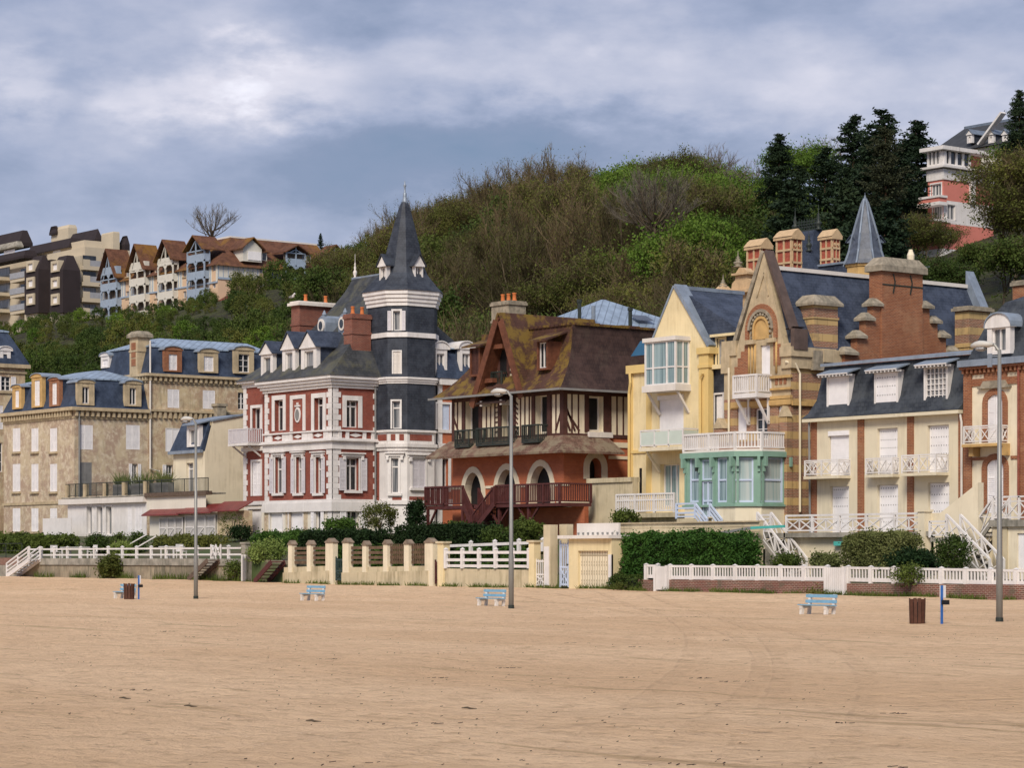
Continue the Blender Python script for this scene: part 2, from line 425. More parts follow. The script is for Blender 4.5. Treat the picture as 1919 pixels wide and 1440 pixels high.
SLATE_K = slate('charcoal_slate', (.024, .029, .039), (.044, .051, .062), row=.2, lichen=(.10, .11, .11), la=.3)
SLATE_N = slate('navy_slate', (.028, .040, .068), (.038, .052, .084), rough=.5)
TILE_BR = slate('mossy_tile', (.085, .040, .028), (.055, .028, .022), row=.15, w=.18, lichen=(.19, .125, .025), la=.78, ls=.9, rough=.85, la0=.44)
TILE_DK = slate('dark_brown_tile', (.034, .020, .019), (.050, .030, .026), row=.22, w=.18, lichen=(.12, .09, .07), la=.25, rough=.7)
TILE_PENT = slate('worn_pent_tile', (.10, .055, .040), (.14, .085, .065), row=.14, w=.17, lichen=(.24, .20, .14), la=.75, ls=1.3, rough=.9, la0=.44)
TILE_RES = slate('brown_roof_tile', (.088, .040, .026), (.112, .052, .032), row=.3, w=.3, lichen=(.24, .125, .02), la=.6, ls=.16, rough=.9, la0=.47)
ZINC = seams('zinc_sheet', (.30, .38, .48), .6)
ZINC_S = plain('smooth_zinc', (.26, .31, .38), .45, .15, 1.5, .3, (.12, .13, .15), metal=.25)
LEAD = plain('lead_flashing', (.16, .20, .26), .5, .15, 2, .2, metal=.2)
TAN = weathered('weathered_tan_wall', (.48, .395, .275), (.33, .23, .18), (.63, .56, .44), .9)
TAN2 = weathered('weathered_plaster_wall', (.54, .44, .28), (.40, .28, .19), (.64, .55, .40), .6, False)
STONE = plain('tan_stone', (.47, .38, .25), .85, .15, 2, .35, (.14, .11, .08))
STONE_OR = plain('ochre_stone', (.52, .34, .14), .85, .14, 2, .3, (.2, .13, .07))
STONE_G = plain('grey_lichen_stone', (.30, .26, .20), .9, .3, 3, .5, (.10, .10, .08))
YELLOW = plain('yellow_render', (.74, .62, .38), .75, .06, .8, .35, (.34, .25, .10))
YELLOW_P = plain('bright_yellow_render', (.70, .52, .22), .75, .05, .8, .15, (.35, .22, .06))
CREAM = plain('cream_render', (.75, .67, .51), .8, .06, .7, .35, (.36, .29, .18))
CREAM_K = plain('pale_cream_render', (.68, .61, .46), .8, .05, .7, .35, (.4, .34, .24))
CREAM_G = plain('garden_wall_cream', (.56, .48, .33), .85, .10, 1, .6, (.22, .18, .10))
OFFWHITE = plain('offwhite_render', (.72, .68, .60), .8, .05, .7, .2, (.42, .38, .30))
TIMBER = plain('dark_brown_timber', (.075, .032, .026), .7, .2, 3)
TIMBER_R = plain('red_brown_timber', (.135, .05, .027), .7, .25, 3)
DECKW = plain('maroon_deck_wood', (.085, .026, .024), .6, .2, 3)
IRON = plain('dark_green_iron', (.028, .036, .032), .5, .1, 3)
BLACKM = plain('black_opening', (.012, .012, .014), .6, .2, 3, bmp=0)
GREENW = plain('sage_green_wood', (.22, .36, .29), .5, .07, 2, .2, (.12, .22, .18))
BLUEW = plain('pale_blue_paint', (.52, .60, .76), .5, .06, 2, .15, (.4, .42, .48))
BLUEF = plain('grey_blue_paint', (.30, .37, .47), .6, .08, 2)
GL = glass('window_glass', (.018, .022, .028))
GLC = glass('curtained_glass', (.07, .08, .09), .12, .5, (.32, .32, .33))
GLB = glass('pale_bay_glass', (.13, .20, .22), .06, .6, (.30, .40, .42))
GLS = glass('bright_reflecting_glass', (.30, .40, .40), .05, .8, (.45, .50, .48))
TERRA = plain('terracotta', (.52, .16, .05), .8, .12, 4)
PINK = plain('salmon_render', (.58, .20, .16), .8, .05, .5)
CONCRETE = plain('weathered_concrete', (.30, .28, .24), .9, .3, 1.5, .6, (.08, .08, .06))
CEMENT = plain('stained_retaining_wall', (.29, .245, .18), .9, .35, 1.2, .85, (.07, .075, .05))
POLE = plain('grey_painted_steel', (.24, .24, .23), .45, .06, 2, .1, metal=.3)
GREYF = plain('grey_board', (.22, .22, .22), .8, .1, 2)
APT = plain('apartment_cream', (.52, .45, .34), .8, .06, .4)
APT_DK = plain('apartment_dark_slate', (.030, .022, .024), .8, .12, .5)
RES_W = plain('residence_peach', (.62, .44, .30), .8, .05, .4)
REDROOF = seams('red_corrugated', (.22, .04, .035), .25)
BENCHB = plain('sky_blue_wood', (.20, .38, .52), .6, .1, 6)
BINW = plain('brown_bin_wood', (.085, .035, .022), .7, .2, 8)
SIGNB = plain('blue_sign_paint', (.03, .13, .42), .45, .08, 4)
WOODW = plain('grey_old_wood', (.12, .085, .065), .9, .25, 5)
BANDED = banded('banded_brick_and_stone', (.30, .11, .06), (.16, .06, .035), (.36, .27, .19), (.52, .36, .16), .84, .46)
TEAL = plain('teal_awning_case', (.08, .42, .38), .6, .05, 2)
# ---------------------------------------------------------------- land
from mathutils import noise as mnoise
def lerp(a, b, t): return a + (b - a) * t
def interp(tab, x):
    if x <= tab[0][0]: return tab[0][1]
    for (a, u), (b, v) in zip(tab, tab[1:]):
        if x <= b: return lerp(u, v, (x - a) / (b - a))
    return tab[-1][1]
def sstep(a, b, x): t = min(1, max(0, (x - a) / (b - a))); return t * t * (3 - 2 * t)
YW = 76.0                                        # the garden walls' line
SANDW = [(PY(p, YW), z) for p, z in ((0, .62), (400, .55), (600, .42), (850, .40), (1100, .40), (1250, .32), (1500, .34), (1900, .22))]
def sand_z(x, y):
    up = interp(SANDW, x) * sstep(60, 73, y) if y > 0 else 0
    w = .045 * mnoise.noise((x * .11, y * .16, 3)) + .05 * mnoise.noise((x * .35, y * .5, 1)) * sstep(-5, 10, y)
    up += .22 * sstep(66, 70, y) * (1 - sstep(71, 75, y)) * max(0, mnoise.noise((x * .09, 2.2, 0)) + .25)
    return up + w + .02 * mnoise.noise((x * 1.3, y * 1.6, 1))
def grid_mesh(xs, ys, zf):
    mb = MB(); n = len(xs)
    mb.v = [(x, y, zf(x, y)) for y in ys for x in xs]
    mb.f = [(j*n+i, j*n+i+1, (j+1)*n+i+1, (j+1)*n+i) for j in range(len(ys)-1) for i in range(n-1)]
    return mb
def frange(a, b, st): n = int(round((b - a) / st)); return [a + (b - a) * i / n for i in range(n + 1)]

m, nt, p = base_mat('beach_sand')
t = nd(nt, 'ShaderNodeTexCoord')
def rotmap(ang, sx, sy, loc=(0, 0, 0)):
    mm = nd(nt, 'ShaderNodeMapping'); mm.inputs['Rotation'].default_value = (0, 0, R(ang)); mm.inputs['Scale'].default_value = (sx, sy, 1)
    mm.inputs['Location'].default_value = loc
    lk(nt, t.outputs['Object'], mm.inputs[0]); return mm.outputs[0]
nbig = noise(nt, rotmap(-52, .05, .16), 1, 4, .6, .3)
nmid = noise(nt, rotmap(-52, .5, 1.1), 1, 8, .72)
nfine = noise(nt, t.outputs['Object'], 9, 6, .75)
ngr = noise(nt, t.outputs['Object'], 45, 3, .7)
ndim = noise(nt, t.outputs['Object'], 3.2, 5, .65); ndim2 = noise(nt, t.outputs['Object'], 1.1, 6, .7)
def track(pa, pb, pc, off, w):
    """tyre mark on the circle through three points of the beach"""
    (ax, ay), (bx, by), (cx, cy) = [(lambda d: ((CA * (q[0] - CX0) / FPX - CB) * d, (CB * (q[0] - CX0) / FPX + CA) * d))(HC * FPX / (q[1] - HY)) for q in (pa, pb, pc)]
    D = 2 * (ax * (by - cy) + bx * (cy - ay) + cx * (ay - by)); u = ((ax*ax+ay*ay)*(by-cy)+(bx*bx+by*by)*(cy-ay)+(cx*cx+cy*cy)*(ay-by)) / D; v = ((ax*ax+ay*ay)*(cx-bx)+(bx*bx+by*by)*(ax-cx)+(cx*cx+cy*cy)*(bx-ax)) / D
    s_ = nd(nt, 'ShaderNodeVectorMath', operation='SUBTRACT'); lk(nt, t.outputs['Object'], s_.inputs[0]); s_.inputs[1].default_value = (u, v, 0)
    l = nd(nt, 'ShaderNodeVectorMath', operation='LENGTH'); lk(nt, s_.outputs[0], l.inputs[0])
    return maprange(nt, mth(nt, 'ABSOLUTE', mth(nt, 'SUBTRACT', l.outputs['Value'], math.hypot(ax - u, ay - v) + off)), w * .5, w, 1, 0)
trk = None
for q in (((1180, 1440), (1390, 1310), (1425, 1230)), ((1000, 1440), (1240, 1290), (1300, 1210)), ((700, 1440), (1100, 1360), (1500, 1335))):
    for off in (0, 1.7):
        k_ = track(*q, off, .22); trk = k_ if trk is None else mth(nt, 'MAXIMUM', trk, k_)
trk = mth(nt, 'MULTIPLY', trk, maprange(nt, ndim2, .35, .6))
c = mixc(nt, maprange(nt, nbig, .35, .65), (.77, .525, .325), (.88, .63, .41))
c = mixc(nt, maprange(nt, ndim2, .42, .62, 0, .5), c, (.68, .47, .295))
c = mixc(nt, maprange(nt, ndim, .53, .64, 0, .42), c, (.43, .28, .165))  # small shadows in the sand's hollows, painted in as darker dimples
c = mixc(nt, mth(nt, 'MULTIPLY', trk, .10), c, (.55, .36, .22))
c = mixc(nt, maprange(nt, nfine, .52, .72, 0, .40), c, (.46, .30, .18))
c = mixc(nt, maprange(nt, ngr, .6, .75, 0, .28), c, (.92, .74, .54))
# damp tide marks and scraps of weed
tide = noise(nt, rotmap(-47, .07, .8, (3, 1, 0)), 1, 7, .7, .5)
c = mixc(nt, mth(nt, 'MULTIPLY', maprange(nt, tide, .57, .66), .55), c, (.38, .26, .14))
spk = nd(nt, 'ShaderNodeTexVoronoi'); spk.inputs['Scale'].default_value = 2.2; spk.inputs['Randomness'].default_value = 1; lk(nt, t.outputs['Object'], spk.inputs['Vector'])
spm = mth(nt, 'MULTIPLY', mth(nt, 'LESS_THAN', spk.outputs['Distance'], .085), mth(nt, 'GREATER_THAN', nmid, .52))
c = mixc(nt, mth(nt, 'MULTIPLY', spm, .6), c, (.10, .065, .045))
shl = nd(nt, 'ShaderNodeTexVoronoi'); shl.inputs['Scale'].default_value = 3.1; lk(nt, t.outputs['Object'], shl.inputs['Vector'])
c = mixc(nt, mth(nt, 'MULTIPLY', mth(nt, 'LESS_THAN', shl.outputs['Distance'], .045), .8), c, (.85, .78, .68))
lk(nt, c, p.inputs['Base Color']); p.inputs['Roughness'].default_value = .95; p.inputs['Specular IOR Level'].default_value = .05
hh = mth(nt, 'ADD', mth(nt, 'MULTIPLY', nmid, 1.4), mth(nt, 'MULTIPLY', nfine, .45))
hh = mth(nt, 'ADD', mth(nt, 'MULTIPLY', ndim, -.9), hh); hh = mth(nt, 'SUBTRACT', hh, mth(nt, 'MULTIPLY', trk, .38))
bump(nt, p, hh, 1.0, .2)
SAND = m

m, nt, p = base_mat('garden_soil_and_grass')
t = nd(nt, 'ShaderNodeTexCoord')
c = mixc(nt, maprange(nt, noise(nt, t.outputs['Object'], .5, 6, .7), .4, .6), (.05, .075, .02), (.09, .075, .045))
lk(nt, c, p.inputs['Base Color']); p.inputs['Roughness'].default_value = .95
SOIL = m
m, nt, p = base_mat('wooded_hill_floor')
t = nd(nt, 'ShaderNodeTexCoord')
c = mixc(nt, maprange(nt, noise(nt, t.outputs['Object'], .5, 9, .8), .42, .58), (.030, .026, .012), (.075, .085, .022))
bump(nt, p, noise(nt, t.outputs['Object'], 1.6, 8, .8), 1, .8)
lk(nt, c, p.inputs['Base Color']); p.inputs['Roughness'].default_value = .98
HILLM = m

xs = [-1600, -700, -350, -230] + frange(-200, 10, .42) + [30, 90, 400, 1600]
ys = [-1600, -500, -120, -30] + frange(0, YW + .4, .42)
o = mesh_obj('sand', grid_mesh(xs, ys, sand_z), SAND, smooth=True); setp(o, 'rippled pale tan sand of the beach', 'sand', kind='structure')

GW = [(PY(pp, YW), z) for pp, z in ((0, 1.7), (500, 1.68), (540, 1.35), (830, 1.2), (1150, 1.0), (1200, .8), (1900, .75))]
GH = [(PY(pp, 88), z) for pp, z in ((0, 3.5), (640, 3.4), (1040, 3.3), (1150, 2.8), (1260, 2.0), (1320, .9), (1900, .8))]
def garden_z(x, y): return -1.0 if y < YW + .27 else lerp(interp(GW, x), interp(GH, x), sstep(77, 88, y)) + lerp(0, max(0, 4.2 - interp(GH, x)), sstep(94, 106, y))
def hill_z(x, y):
    z = interp([(103, 3.6), (110, 5), (125, 11), (200, 41), (215, 43), (260, 44), (700, 46)], y)
    k = sstep(106, 130, y)
    return z + k * (1.6 * mnoise.noise((x * .03, y * .03, 0)) + .5 * mnoise.noise((x * .13, y * .13, 4)))
o = mesh_obj('garden_ground', grid_mesh([-700, -320] + frange(-260, -20, 3) + [60, 400], [YW + .24, YW + .29] + frange(YW + 1, 106, 1.5), garden_z), SOIL, smooth=True)
setp(o, 'garden ground between the beach walls and the villas', 'ground', kind='structure')
o = mesh_obj('hill', grid_mesh([-1600, -900, -600] + frange(-450, 120, 5) + [400, 1600], frange(106, 260, 4) + [320, 500, 900, 2500], hill_z), HILLM, smooth=True)
setp(o, 'steep wooded hill rising behind the villas', 'hill', kind='structure')

# ---------------------------------------------------------------- trees
LF_BRIGHT = leafmat('bright_green_leaves', (.065, .125, .018), (.11, .19, .026), (.15, .235, .034))
LF_OLIVE = leafmat('olive_leaves', (.070, .088, .020), (.115, .125, .027), (.15, .16, .04))
LF_MID = leafmat('mid_green_leaves', (.045, .075, .018), (.075, .11, .022), (.10, .14, .03))
LF_DARK = leafmat('dark_needles', (.012, .026, .014), (.022, .040, .018), (.03, .052, .024), trans=.1)
LF_OLDN = leafmat('dull_needles', (.030, .038, .020), (.045, .052, .026), (.055, .06, .03), trans=.1)
LF_HEDGE = leafmat('hedge_leaves', (.030, .075, .014), (.058, .125, .020), (.085, .165, .030), rv=.05)
LF_DKH = leafmat('dark_hedge_leaves', (.010, .024, .009), (.018, .040, .012), (.028, .055, .016), rv=.05)
LF_VAR = leafmat('variegated_leaves', (.09, .12, .035), (.15, .18, .06), (.24, .25, .11), rv=.08)
LF_PALE = leafmat('pale_spring_leaves', (.13, .20, .045), (.20, .27, .07), (.26, .32, .10), rv=.1)
TWIG = leafmat('brown_twigs', (.066, .052, .026), (.098, .077, .038), (.145, .115, .065), trans=.0, rv=.36)
TWIG_G = leafmat('grey_twigs', (.12, .105, .09), (.16, .135, .11), (.19, .16, .135), trans=.0, rv=.15)
BARK = plain('bark', (.10, .078, .052), .9, .3, 4, .3)
BARK_R = plain('red_brown_bark', (.14, .075, .045), .9, .3, 4, .3)

def leaf_quad(mb, c, size, rg, flat=0):
    a = Vector((rg.gauss(0, 1), rg.gauss(0, 1), rg.gauss(0, 1) * (1 - flat))).normalized()
    b = a.orthogonal().normalized(); b.rotate(__import__('mathutils').Quaternion(a, rg.uniform(0, 6.28)))
    c = Vector(c); u = a * size * rg.uniform(.6, 1.1); v = b * size * rg.uniform(.35, .6)
    mb.add([c - u, c - v * .9, c + u, c + v], [(0, 1, 2, 3)])
def twig(mb, p, q, w, rg):
    p, q = Vector(p), Vector(q); d = (q - p); a = d.cross(Vector((rg.gauss(0, 1), rg.gauss(0, 1), rg.gauss(0, 1)))).normalized() * w
    mb.add([p - a, p + a, q], [(0, 1, 2)])
def skeleton(rg, h, spread, depth=5, trunk_h=.3, r0=.22, up=.5, nb=(3, 4), lean=0):
    """returns trunk/limb tubes and end points with directions"""
    limbs = []; ends = []
    def grow(p, d, L, r, lv):
        q = p + d * L * .5; d2 = (d + Vector((rg.gauss(0, .12), rg.gauss(0, .12), .06))).normalized(); e = q + d2 * L * .5
        limbs.append(([p, q, e], [r, r * .8, r * .62], lv))
        if lv >= depth: ends.append((e, d2)); return
        for k in range(rg.randint(*nb)):
            an = rg.uniform(0, 6.283); tilt = rg.uniform(.35, .95) * spread
            side = Vector((math.cos(an), math.sin(an), 0)); nd2 = (d2 * math.cos(tilt) + side * math.sin(tilt) + Vector((0, 0, up * .35))).normalized()
            st = e if rg.random() < .6 else q.lerp(e, rg.uniform(.2, .9))
            grow(st, nd2, L * rg.uniform(.58, .82), r * .58, lv + 1)
        ends.append((e, d2))
    grow(Vector((0, 0, -.5)), Vector((lean, 0, 1)).normalized(), h * trunk_h + .5, r0, 0)
    return limbs, ends
def fit(limbs, ends, h, wid):
    zs = [e.z for e, d in ends]; k = h / max(zs); xs_ = [abs(e.x) for e, d in ends]; kw = (wid / 2) / sorted(xs_)[int(len(xs_) * .95)]
    f = lambda v: Vector((v.x * kw, v.y * kw, v.z * k if v.z > 0 else v.z))
    return [([f(p) for p in a], b, c) for a, b, c in limbs], [(f(e), d) for e, d in ends]
def make_tree(seed, h, wid, leaf, ntw, nlf, lsize, name, twm=None, depth=4, r0=.2, trunk_h=.3, up=.5, twl=1.1, bark=None, sph=.9, spread=1.0, tww=.022):
    rg = random.Random(seed)
    limbs, ends = fit(*skeleton(rg, h, spread, depth, trunk_h, r0, up), h * .93, wid * .82)
    tr, cr = MB(), MB()
    for pts, rs, lv in limbs:
        if lv <= 2: tr.tube(pts, rs, 6 if lv == 0 else 4, False)
        else: cr.tube(pts, [max(r, .012) for r in rs], 3, False)
    nt0 = len(cr.f)
    for i in range(ntw):
        e, d = rg.choice(ends); p = e + Vector((rg.gauss(0, .25), rg.gauss(0, .25), rg.gauss(0, .2)))
        q = p + (d + Vector((rg.gauss(0, .55), rg.gauss(0, .55), rg.gauss(.25, .4)))).normalized() * twl * rg.uniform(.5, 1.3)
        twig(cr, p, q, tww, rg)
        if rg.random() < .5: m_ = p.lerp(q, .5); twig(cr, m_, m_ + Vector((rg.gauss(0, .4), rg.gauss(0, .4), rg.gauss(.2, .3))), tww * .7, rg)
    ntw_f = len(cr.f)
    if nlf:
        nc = max(12, nlf // 22)
        for i in range(nc):
            e, d = rg.choice(ends); c = e + Vector((rg.gauss(0, .5), rg.gauss(0, .5), rg.gauss(.1, .4))); rr = rg.uniform(.4, sph)
            for k in range(22):
                leaf_quad(cr, c + Vector((rg.gauss(0, rr * .55), rg.gauss(0, rr * .55), rg.gauss(0, rr * .42))), lsize, rg)
    root = bpy.data.objects.new(name, None); COL.objects.link(root)
    mesh_obj('trunk', tr, bark or BARK, root, smooth=True)
    c = mesh_obj('crown', cr, [twm or TWIG, leaf] if leaf else [twm or TWIG], root)
    if leaf: c.data.polygons.foreach_set('material_index', [0] * ntw_f + [1] * (len(cr.f) - ntw_f))
    return root
def make_conifer(seed, h, wid, leaf, name, bare=.12, bark=None, ragged=.35, dens=1.0):
    rg = random.Random(seed); tr, cr = MB(), MB()
    top = Vector((rg.gauss(0, .3), rg.gauss(0, .3), h))
    tr.tube([(0, 0, -.6), (0, 0, h * .3), tuple(top)], [.28, .2, .03], 7, False)
    z = h * bare
    while z < h * .99:
        k = (z - h * bare) / (h * (1 - bare)); Lb = wid / 2 * (1 - k) ** .62 * (.55 + .45 * min(1, k * 5 + .2)) + .25
        for j in range(rg.randint(3, 5)):
            an = rg.uniform(0, 6.283); L = Lb * rg.uniform(1 - ragged, 1 + ragged * .6); rise = rg.uniform(-.1, .28) * L
            c0 = Vector((top.x * k, top.y * k, z)); c1 = c0 + Vector((math.cos(an) * L, math.sin(an) * L, rise))
            cr.tube([c0, c0.lerp(c1, .5) + Vector((0, 0, -.06 * L)), c1], [.05, .03, .01], 3, False)
            n = int((14 + 34 * L) * dens)
            for q in range(n):
                f = rg.uniform(.15, 1.03); w = .12 + .42 * (1 - abs(f - .6)) * min(1, L * .45)
                c = c0.lerp(c1, f) + Vector((rg.gauss(0, w), rg.gauss(0, w), rg.gauss(-.05, .13) + .05 * L * f * f))
                leaf_quad(cr, c, .24, rg, .55)
        z += rg.uniform(.32, .6)
    root = bpy.data.objects.new(name, None); COL.objects.link(root)
    mesh_obj('trunk', tr, bark or BARK_R, root, smooth=True); mesh_obj('crown', cr, leaf, root)
    return root
def make_bush(seed, w, h, leaf, n, lsize, name, twm=None, squash=1.0, stems=5, lump=.35):
    """a shrub: short stems and leaf clumps through an uneven volume"""
    rg = random.Random(seed); tr, cr = MB(), MB(); cl = []
    for i in range(stems):
        an = rg.uniform(0, 6.28); e = Vector((math.cos(an) * w * .3, math.sin(an) * w * .3, h * rg.uniform(.5, .85)))
        tr.tube([(0, 0, -.2), tuple(e * .5), tuple(e)], [.05, .035, .015], 4, False)
    nc = max(8, n // 26)
    for i in range(nc):
        an = rg.uniform(0, 6.283); u = rg.uniform(-.9, 1); rr = rg.uniform(.45, 1) ** .5; q = (math.sqrt(1 - u * u) if u > 0 else 1 + .22 * u) * w / 2 * rr * (1 + .18 * math.sin(an * 3 + seed))
        c = Vector((math.cos(an) * q, math.sin(an) * q, h * (.48 + .46 * u * (rr if u > 0 else 1))))
        s = lump * rg.uniform(.6, 1.3)
        for k in range(26): leaf_quad(cr, c + Vector((rg.gauss(0, s * .5), rg.gauss(0, s * .5), rg.gauss(0, s * .4))), lsize, rg)
    root = bpy.data.objects.new(name, None); COL.objects.link(root)
    mesh_obj('trunk', tr, BARK, root); mesh_obj('crown', cr, leaf, root)
    return root
def place(proto, used, x, y, z, label, cat, group=None, sc=1.0, rot=None, szz=1.0):
    o = proto if proto not in used else copy_tree(proto)
    used.add(proto) if proto not in used else None
    o.location = (x, y, z); o.scale = (sc, sc, sc * szz); o.rotation_euler = (0, 0, rnd.uniform(0, 6.28) if rot is None else rot)
    if 'group' in o: del o['group']
    setp(o, label, cat, group); return o
def make_fan(seed, h, wid, leaf, nlf, name, twm, limbs=16, sec=9, tw=12, ls=.10, start=.12, bark=None, tww=.024, r0=.24, lift=.9):
    """a bare tree whose limbs fan upwards from low on the trunk"""
    rg = random.Random(seed); tr, cr = MB(), MB(); top = Vector((rg.gauss(0, .3), rg.gauss(0, .3), h * .55))
    tr.tube([(0, 0, -.6), (0, 0, h * .2), tuple(top)], [r0, r0 * .8, r0 * .3], 6, False); tips = []
    bez = lambda a, b, c, t: a * (1 - t) ** 2 + b * 2 * t * (1 - t) + c * t * t
    for i in range(limbs):
        an = i * 2.4 + rg.uniform(-.4, .4); u = rg.uniform(.05, 1) ** .6; zs = h * rg.uniform(start, .42); a = Vector((top.x * zs / h, top.y * zs / h, zs))
        e = Vector((math.cos(an) * wid / 2 * u, math.sin(an) * wid / 2 * u, h * (.97 - .42 * u ** 2.2) * rg.uniform(.88, 1.03))); b = Vector((e.x * .62, e.y * .62, lerp(zs, e.z, .38)))
        P = [bez(a, b, e, t / 5) for t in range(6)]; tr.tube(P, [r0 * .42 * (1 - k * .17) + .012 for k in range(6)], 4, False)
        for j in range(sec):
            t = rg.uniform(.3, 1); p = bez(a, b, e, t); d = (bez(a, b, e, min(1, t + .1)) - bez(a, b, e, t - .1)).normalized()
            d = (d + Vector((rg.gauss(0, .45), rg.gauss(0, .45), lift * .3 + rg.gauss(0, .2)))).normalized(); L = h * .24 * rg.uniform(.6, 1.2) * (1.15 - .4 * t); q = p + d * L; mid = p.lerp(q, .5) + Vector((rg.gauss(0, .12), rg.gauss(0, .12), -.04 * L))
            cr.tube([p, mid, q], [.045, .03, .012], 3, False)
            for k in range(tw):
                f = rg.uniform(.25, 1.0); s_ = p.lerp(q, f); dd = (d + Vector((rg.gauss(0, .5), rg.gauss(0, .5), lift * .4 + rg.gauss(0, .3)))).normalized(); e2 = s_ + dd * h * .105 * rg.uniform(.5, 1.3)
                twig(cr, s_, e2, tww, rg); tips.append(e2)
                m_ = s_.lerp(e2, .45); twig(cr, m_, m_ + (dd + Vector((rg.gauss(0, .6), rg.gauss(0, .6), .2))).normalized() * h * .055, tww * .8, rg)
    n0 = len(cr.f)
    for i in range(nlf): leaf_quad(cr, rg.choice(tips) + Vector((rg.gauss(0, .25), rg.gauss(0, .25), rg.gauss(0, .2))), ls, rg)
    root = bpy.data.objects.new(name, None); COL.objects.link(root)
    mesh_obj('trunk', tr, bark or BARK, root, smooth=True); c = mesh_obj('crown', cr, [twm, leaf] if leaf else [twm], root)
    if leaf: c.data.polygons.foreach_set('material_index', [0] * n0 + [1] * (len(cr.f) - n0))
    return root
USED = set()
T = {}
for i in range(3): T['bare%d' % i] = make_fan(11 + i, 12, 9.5, LF_OLIVE, 1900, 'bare_tree', TWIG, limbs=20, sec=10, tw=11)
for i in range(2): T['haze%d' % i] = make_tree(21 + i, 11, 8.5, LF_OLIVE, 2600, 9000, .14, 'budding_tree', TWIG, depth=5, sph=.9, up=1.1, spread=.75, trunk_h=.24)
for i in range(2): T['mid%d' % i] = make_tree(31 + i, 9.5, 8, LF_MID, 900, 9500, .20, 'green_tree', TWIG, depth=4, sph=1.3)
for i in range(2): T['lime%d' % i] = make_tree(41 + i, 10, 9, LF_BRIGHT, 900, 14000, .17, 'bright_green_tree', TWIG, depth=4, sph=1.4)
T['grey0'] = make_fan(53, 11, 9.5, None, 0, 'leafless_tree', TWIG_G, limbs=20, sec=7, tw=7, tww=.02, lift=1.6)
T['pale0'] = make_fan(57, 14, 15, LF_OLIVE, 500, 'bare_tree', TWIG_G, limbs=34, sec=9, tw=8, r0=.4, tww=.026)
for i in range(3): T['fir%d' % i] = make_conifer(61 + i, 17, 8, LF_DARK, 'conifer_tree', dens=1.15)
T['old0'] = make_conifer(71, 19, 8.5, LF_OLDN, 'conifer_tree', bare=.36, ragged=.5, dens=.75)
for i in range(2): T['bush%d' % i] = make_bush(81 + i, 3.4, 2.8, LF_MID, 2600, .13, 'leafy_shrub')
T['bushb'] = make_bush(85, 3.4, 2.6, LF_BRIGHT, 2600, .13, 'leafy_shrub')
T['busho'] = make_bush(86, 3.4, 3.0, LF_OLIVE, 1700, .12, 'leafy_shrub')

# the wood on the slope, laid out by what each place on the slope carries
LM = [(440, 'above the slate houses'), (720, 'left of the spire'), (860, 'right of the spire'), (1010, 'above the timbered villa'),
      (1150, 'above the dark tiled roof'), (1280, 'above the zinc roof'), (1400, 'above the yellow gable'), (1580, 'behind the ornate chimneys'),
      (1740, 'behind the slate turret'), (2100, 'below the salmon building')]
CNT = {}
KN = {'bare': ('brown twiggy bare tree', 'bare_tree'), 'haze': ('olive budding tree', 'budding_tree'), 'mid': ('dull green leafy tree', 'green_tree'),
      'lime': ('fresh bright green leafy tree', 'bright_green_tree'), 'fir': ('black-green ragged conifer', 'conifer_tree')}
def where(px, z):
    a = next(s for lim, s in LM if px < lim)
    b = 'at the foot of the wood' if z < 12 else 'low on the slope' if z < 19 else 'halfway up the slope' if z < 27 else 'high on the slope' if z < 36 else 'on the skyline'
    return b + ' ' + a
wood = []
rg = random.Random(5)
for y in frange(112, 206, 7.2):
    x = -300.0
    while x < 0:
        x += rg.uniform(6.0, 8.6)
        xx, yy = x, y + rg.uniform(-3, 3)
        r_ = CA * xx + CB * yy; px = CX0 + FPX * r_ / dep(xx, yy)
        if px < 560 or px > 1990: continue
        z = hill_z(xx, yy)
        py = HY - (z + 8 - HC) * FPX / dep(xx, yy)
        if px < 640 and yy > 138: continue
        if px > 1700 and yy > 150: continue                    # kept clear for the pink building
        if 1270 < px < 1420 and 490 < py + 60 < 620 and yy < 135: continue       # the lawn
        q = rg.random()
        if px > 1700 or (px > 1420 and yy > 158): continue
        if px > 1425 and yy > 126: k = 'fir' if q < .93 else 'mid'
        elif px > 1400: k = 'mid' if q < .5 else ('haze' if q < .8 else 'lime')
        elif yy > 178 and px > 1110: k = 'lime' if q < .7 else ('mid' if q < .85 else 'haze')
        elif 1290 < px <= 1400 and yy > 140: k = 'lime' if q < .6 else 'mid'
        elif px < 760: k = 'haze' if q < .5 else ('mid' if q < .8 else 'bare')
        elif yy > 185: k = 'haze' if q < .6 else ('mid' if q < .75 else 'bare')
        else: k = 'bare' if q < .36 else ('haze' if q < .80 else ('mid' if q < .95 or px < 1100 else 'lime'))
        wood.append((px, xx, yy, z, k))
CREST = [(560, 560), (600, 510), (640, 462), (700, 430), (780, 385), (880, 352), (1000, 316), (1100, 292), (1200, 279), (1330, 268), (1420, 320), (1500, 330), (2100, 330)]
for px, xx, yy, z, k in wood:
    n = {'bare': 3, 'haze': 2, 'mid': 2, 'lime': 2, 'fir': 3}[k]
    sc = rg.uniform(.82, 1.18)
    if k == 'fir': sc *= .68
    szz_ = rg.uniform(.9, 1.15); h_ = {'fir': 17}.get(k, 11.5) * sc * szz_
    lim = HC + (HY - interp(CREST, px)) * dep(xx, yy) / FPX - (z - .3)
    if k != 'fir' and h_ > lim:
        if lim < 5: continue
        sc *= lim / h_
    w = where(px, z); key = (k, w); CNT[key] = CNT.get(key, 0) + 1
    nm, _ = KN[k]
    place(T['%s%d' % (k, rg.randrange(n))], USED, xx, yy, z - .3, '%s %s' % (nm, w), 'tree', '%s %s' % (nm, w), sc, szz=szz_)
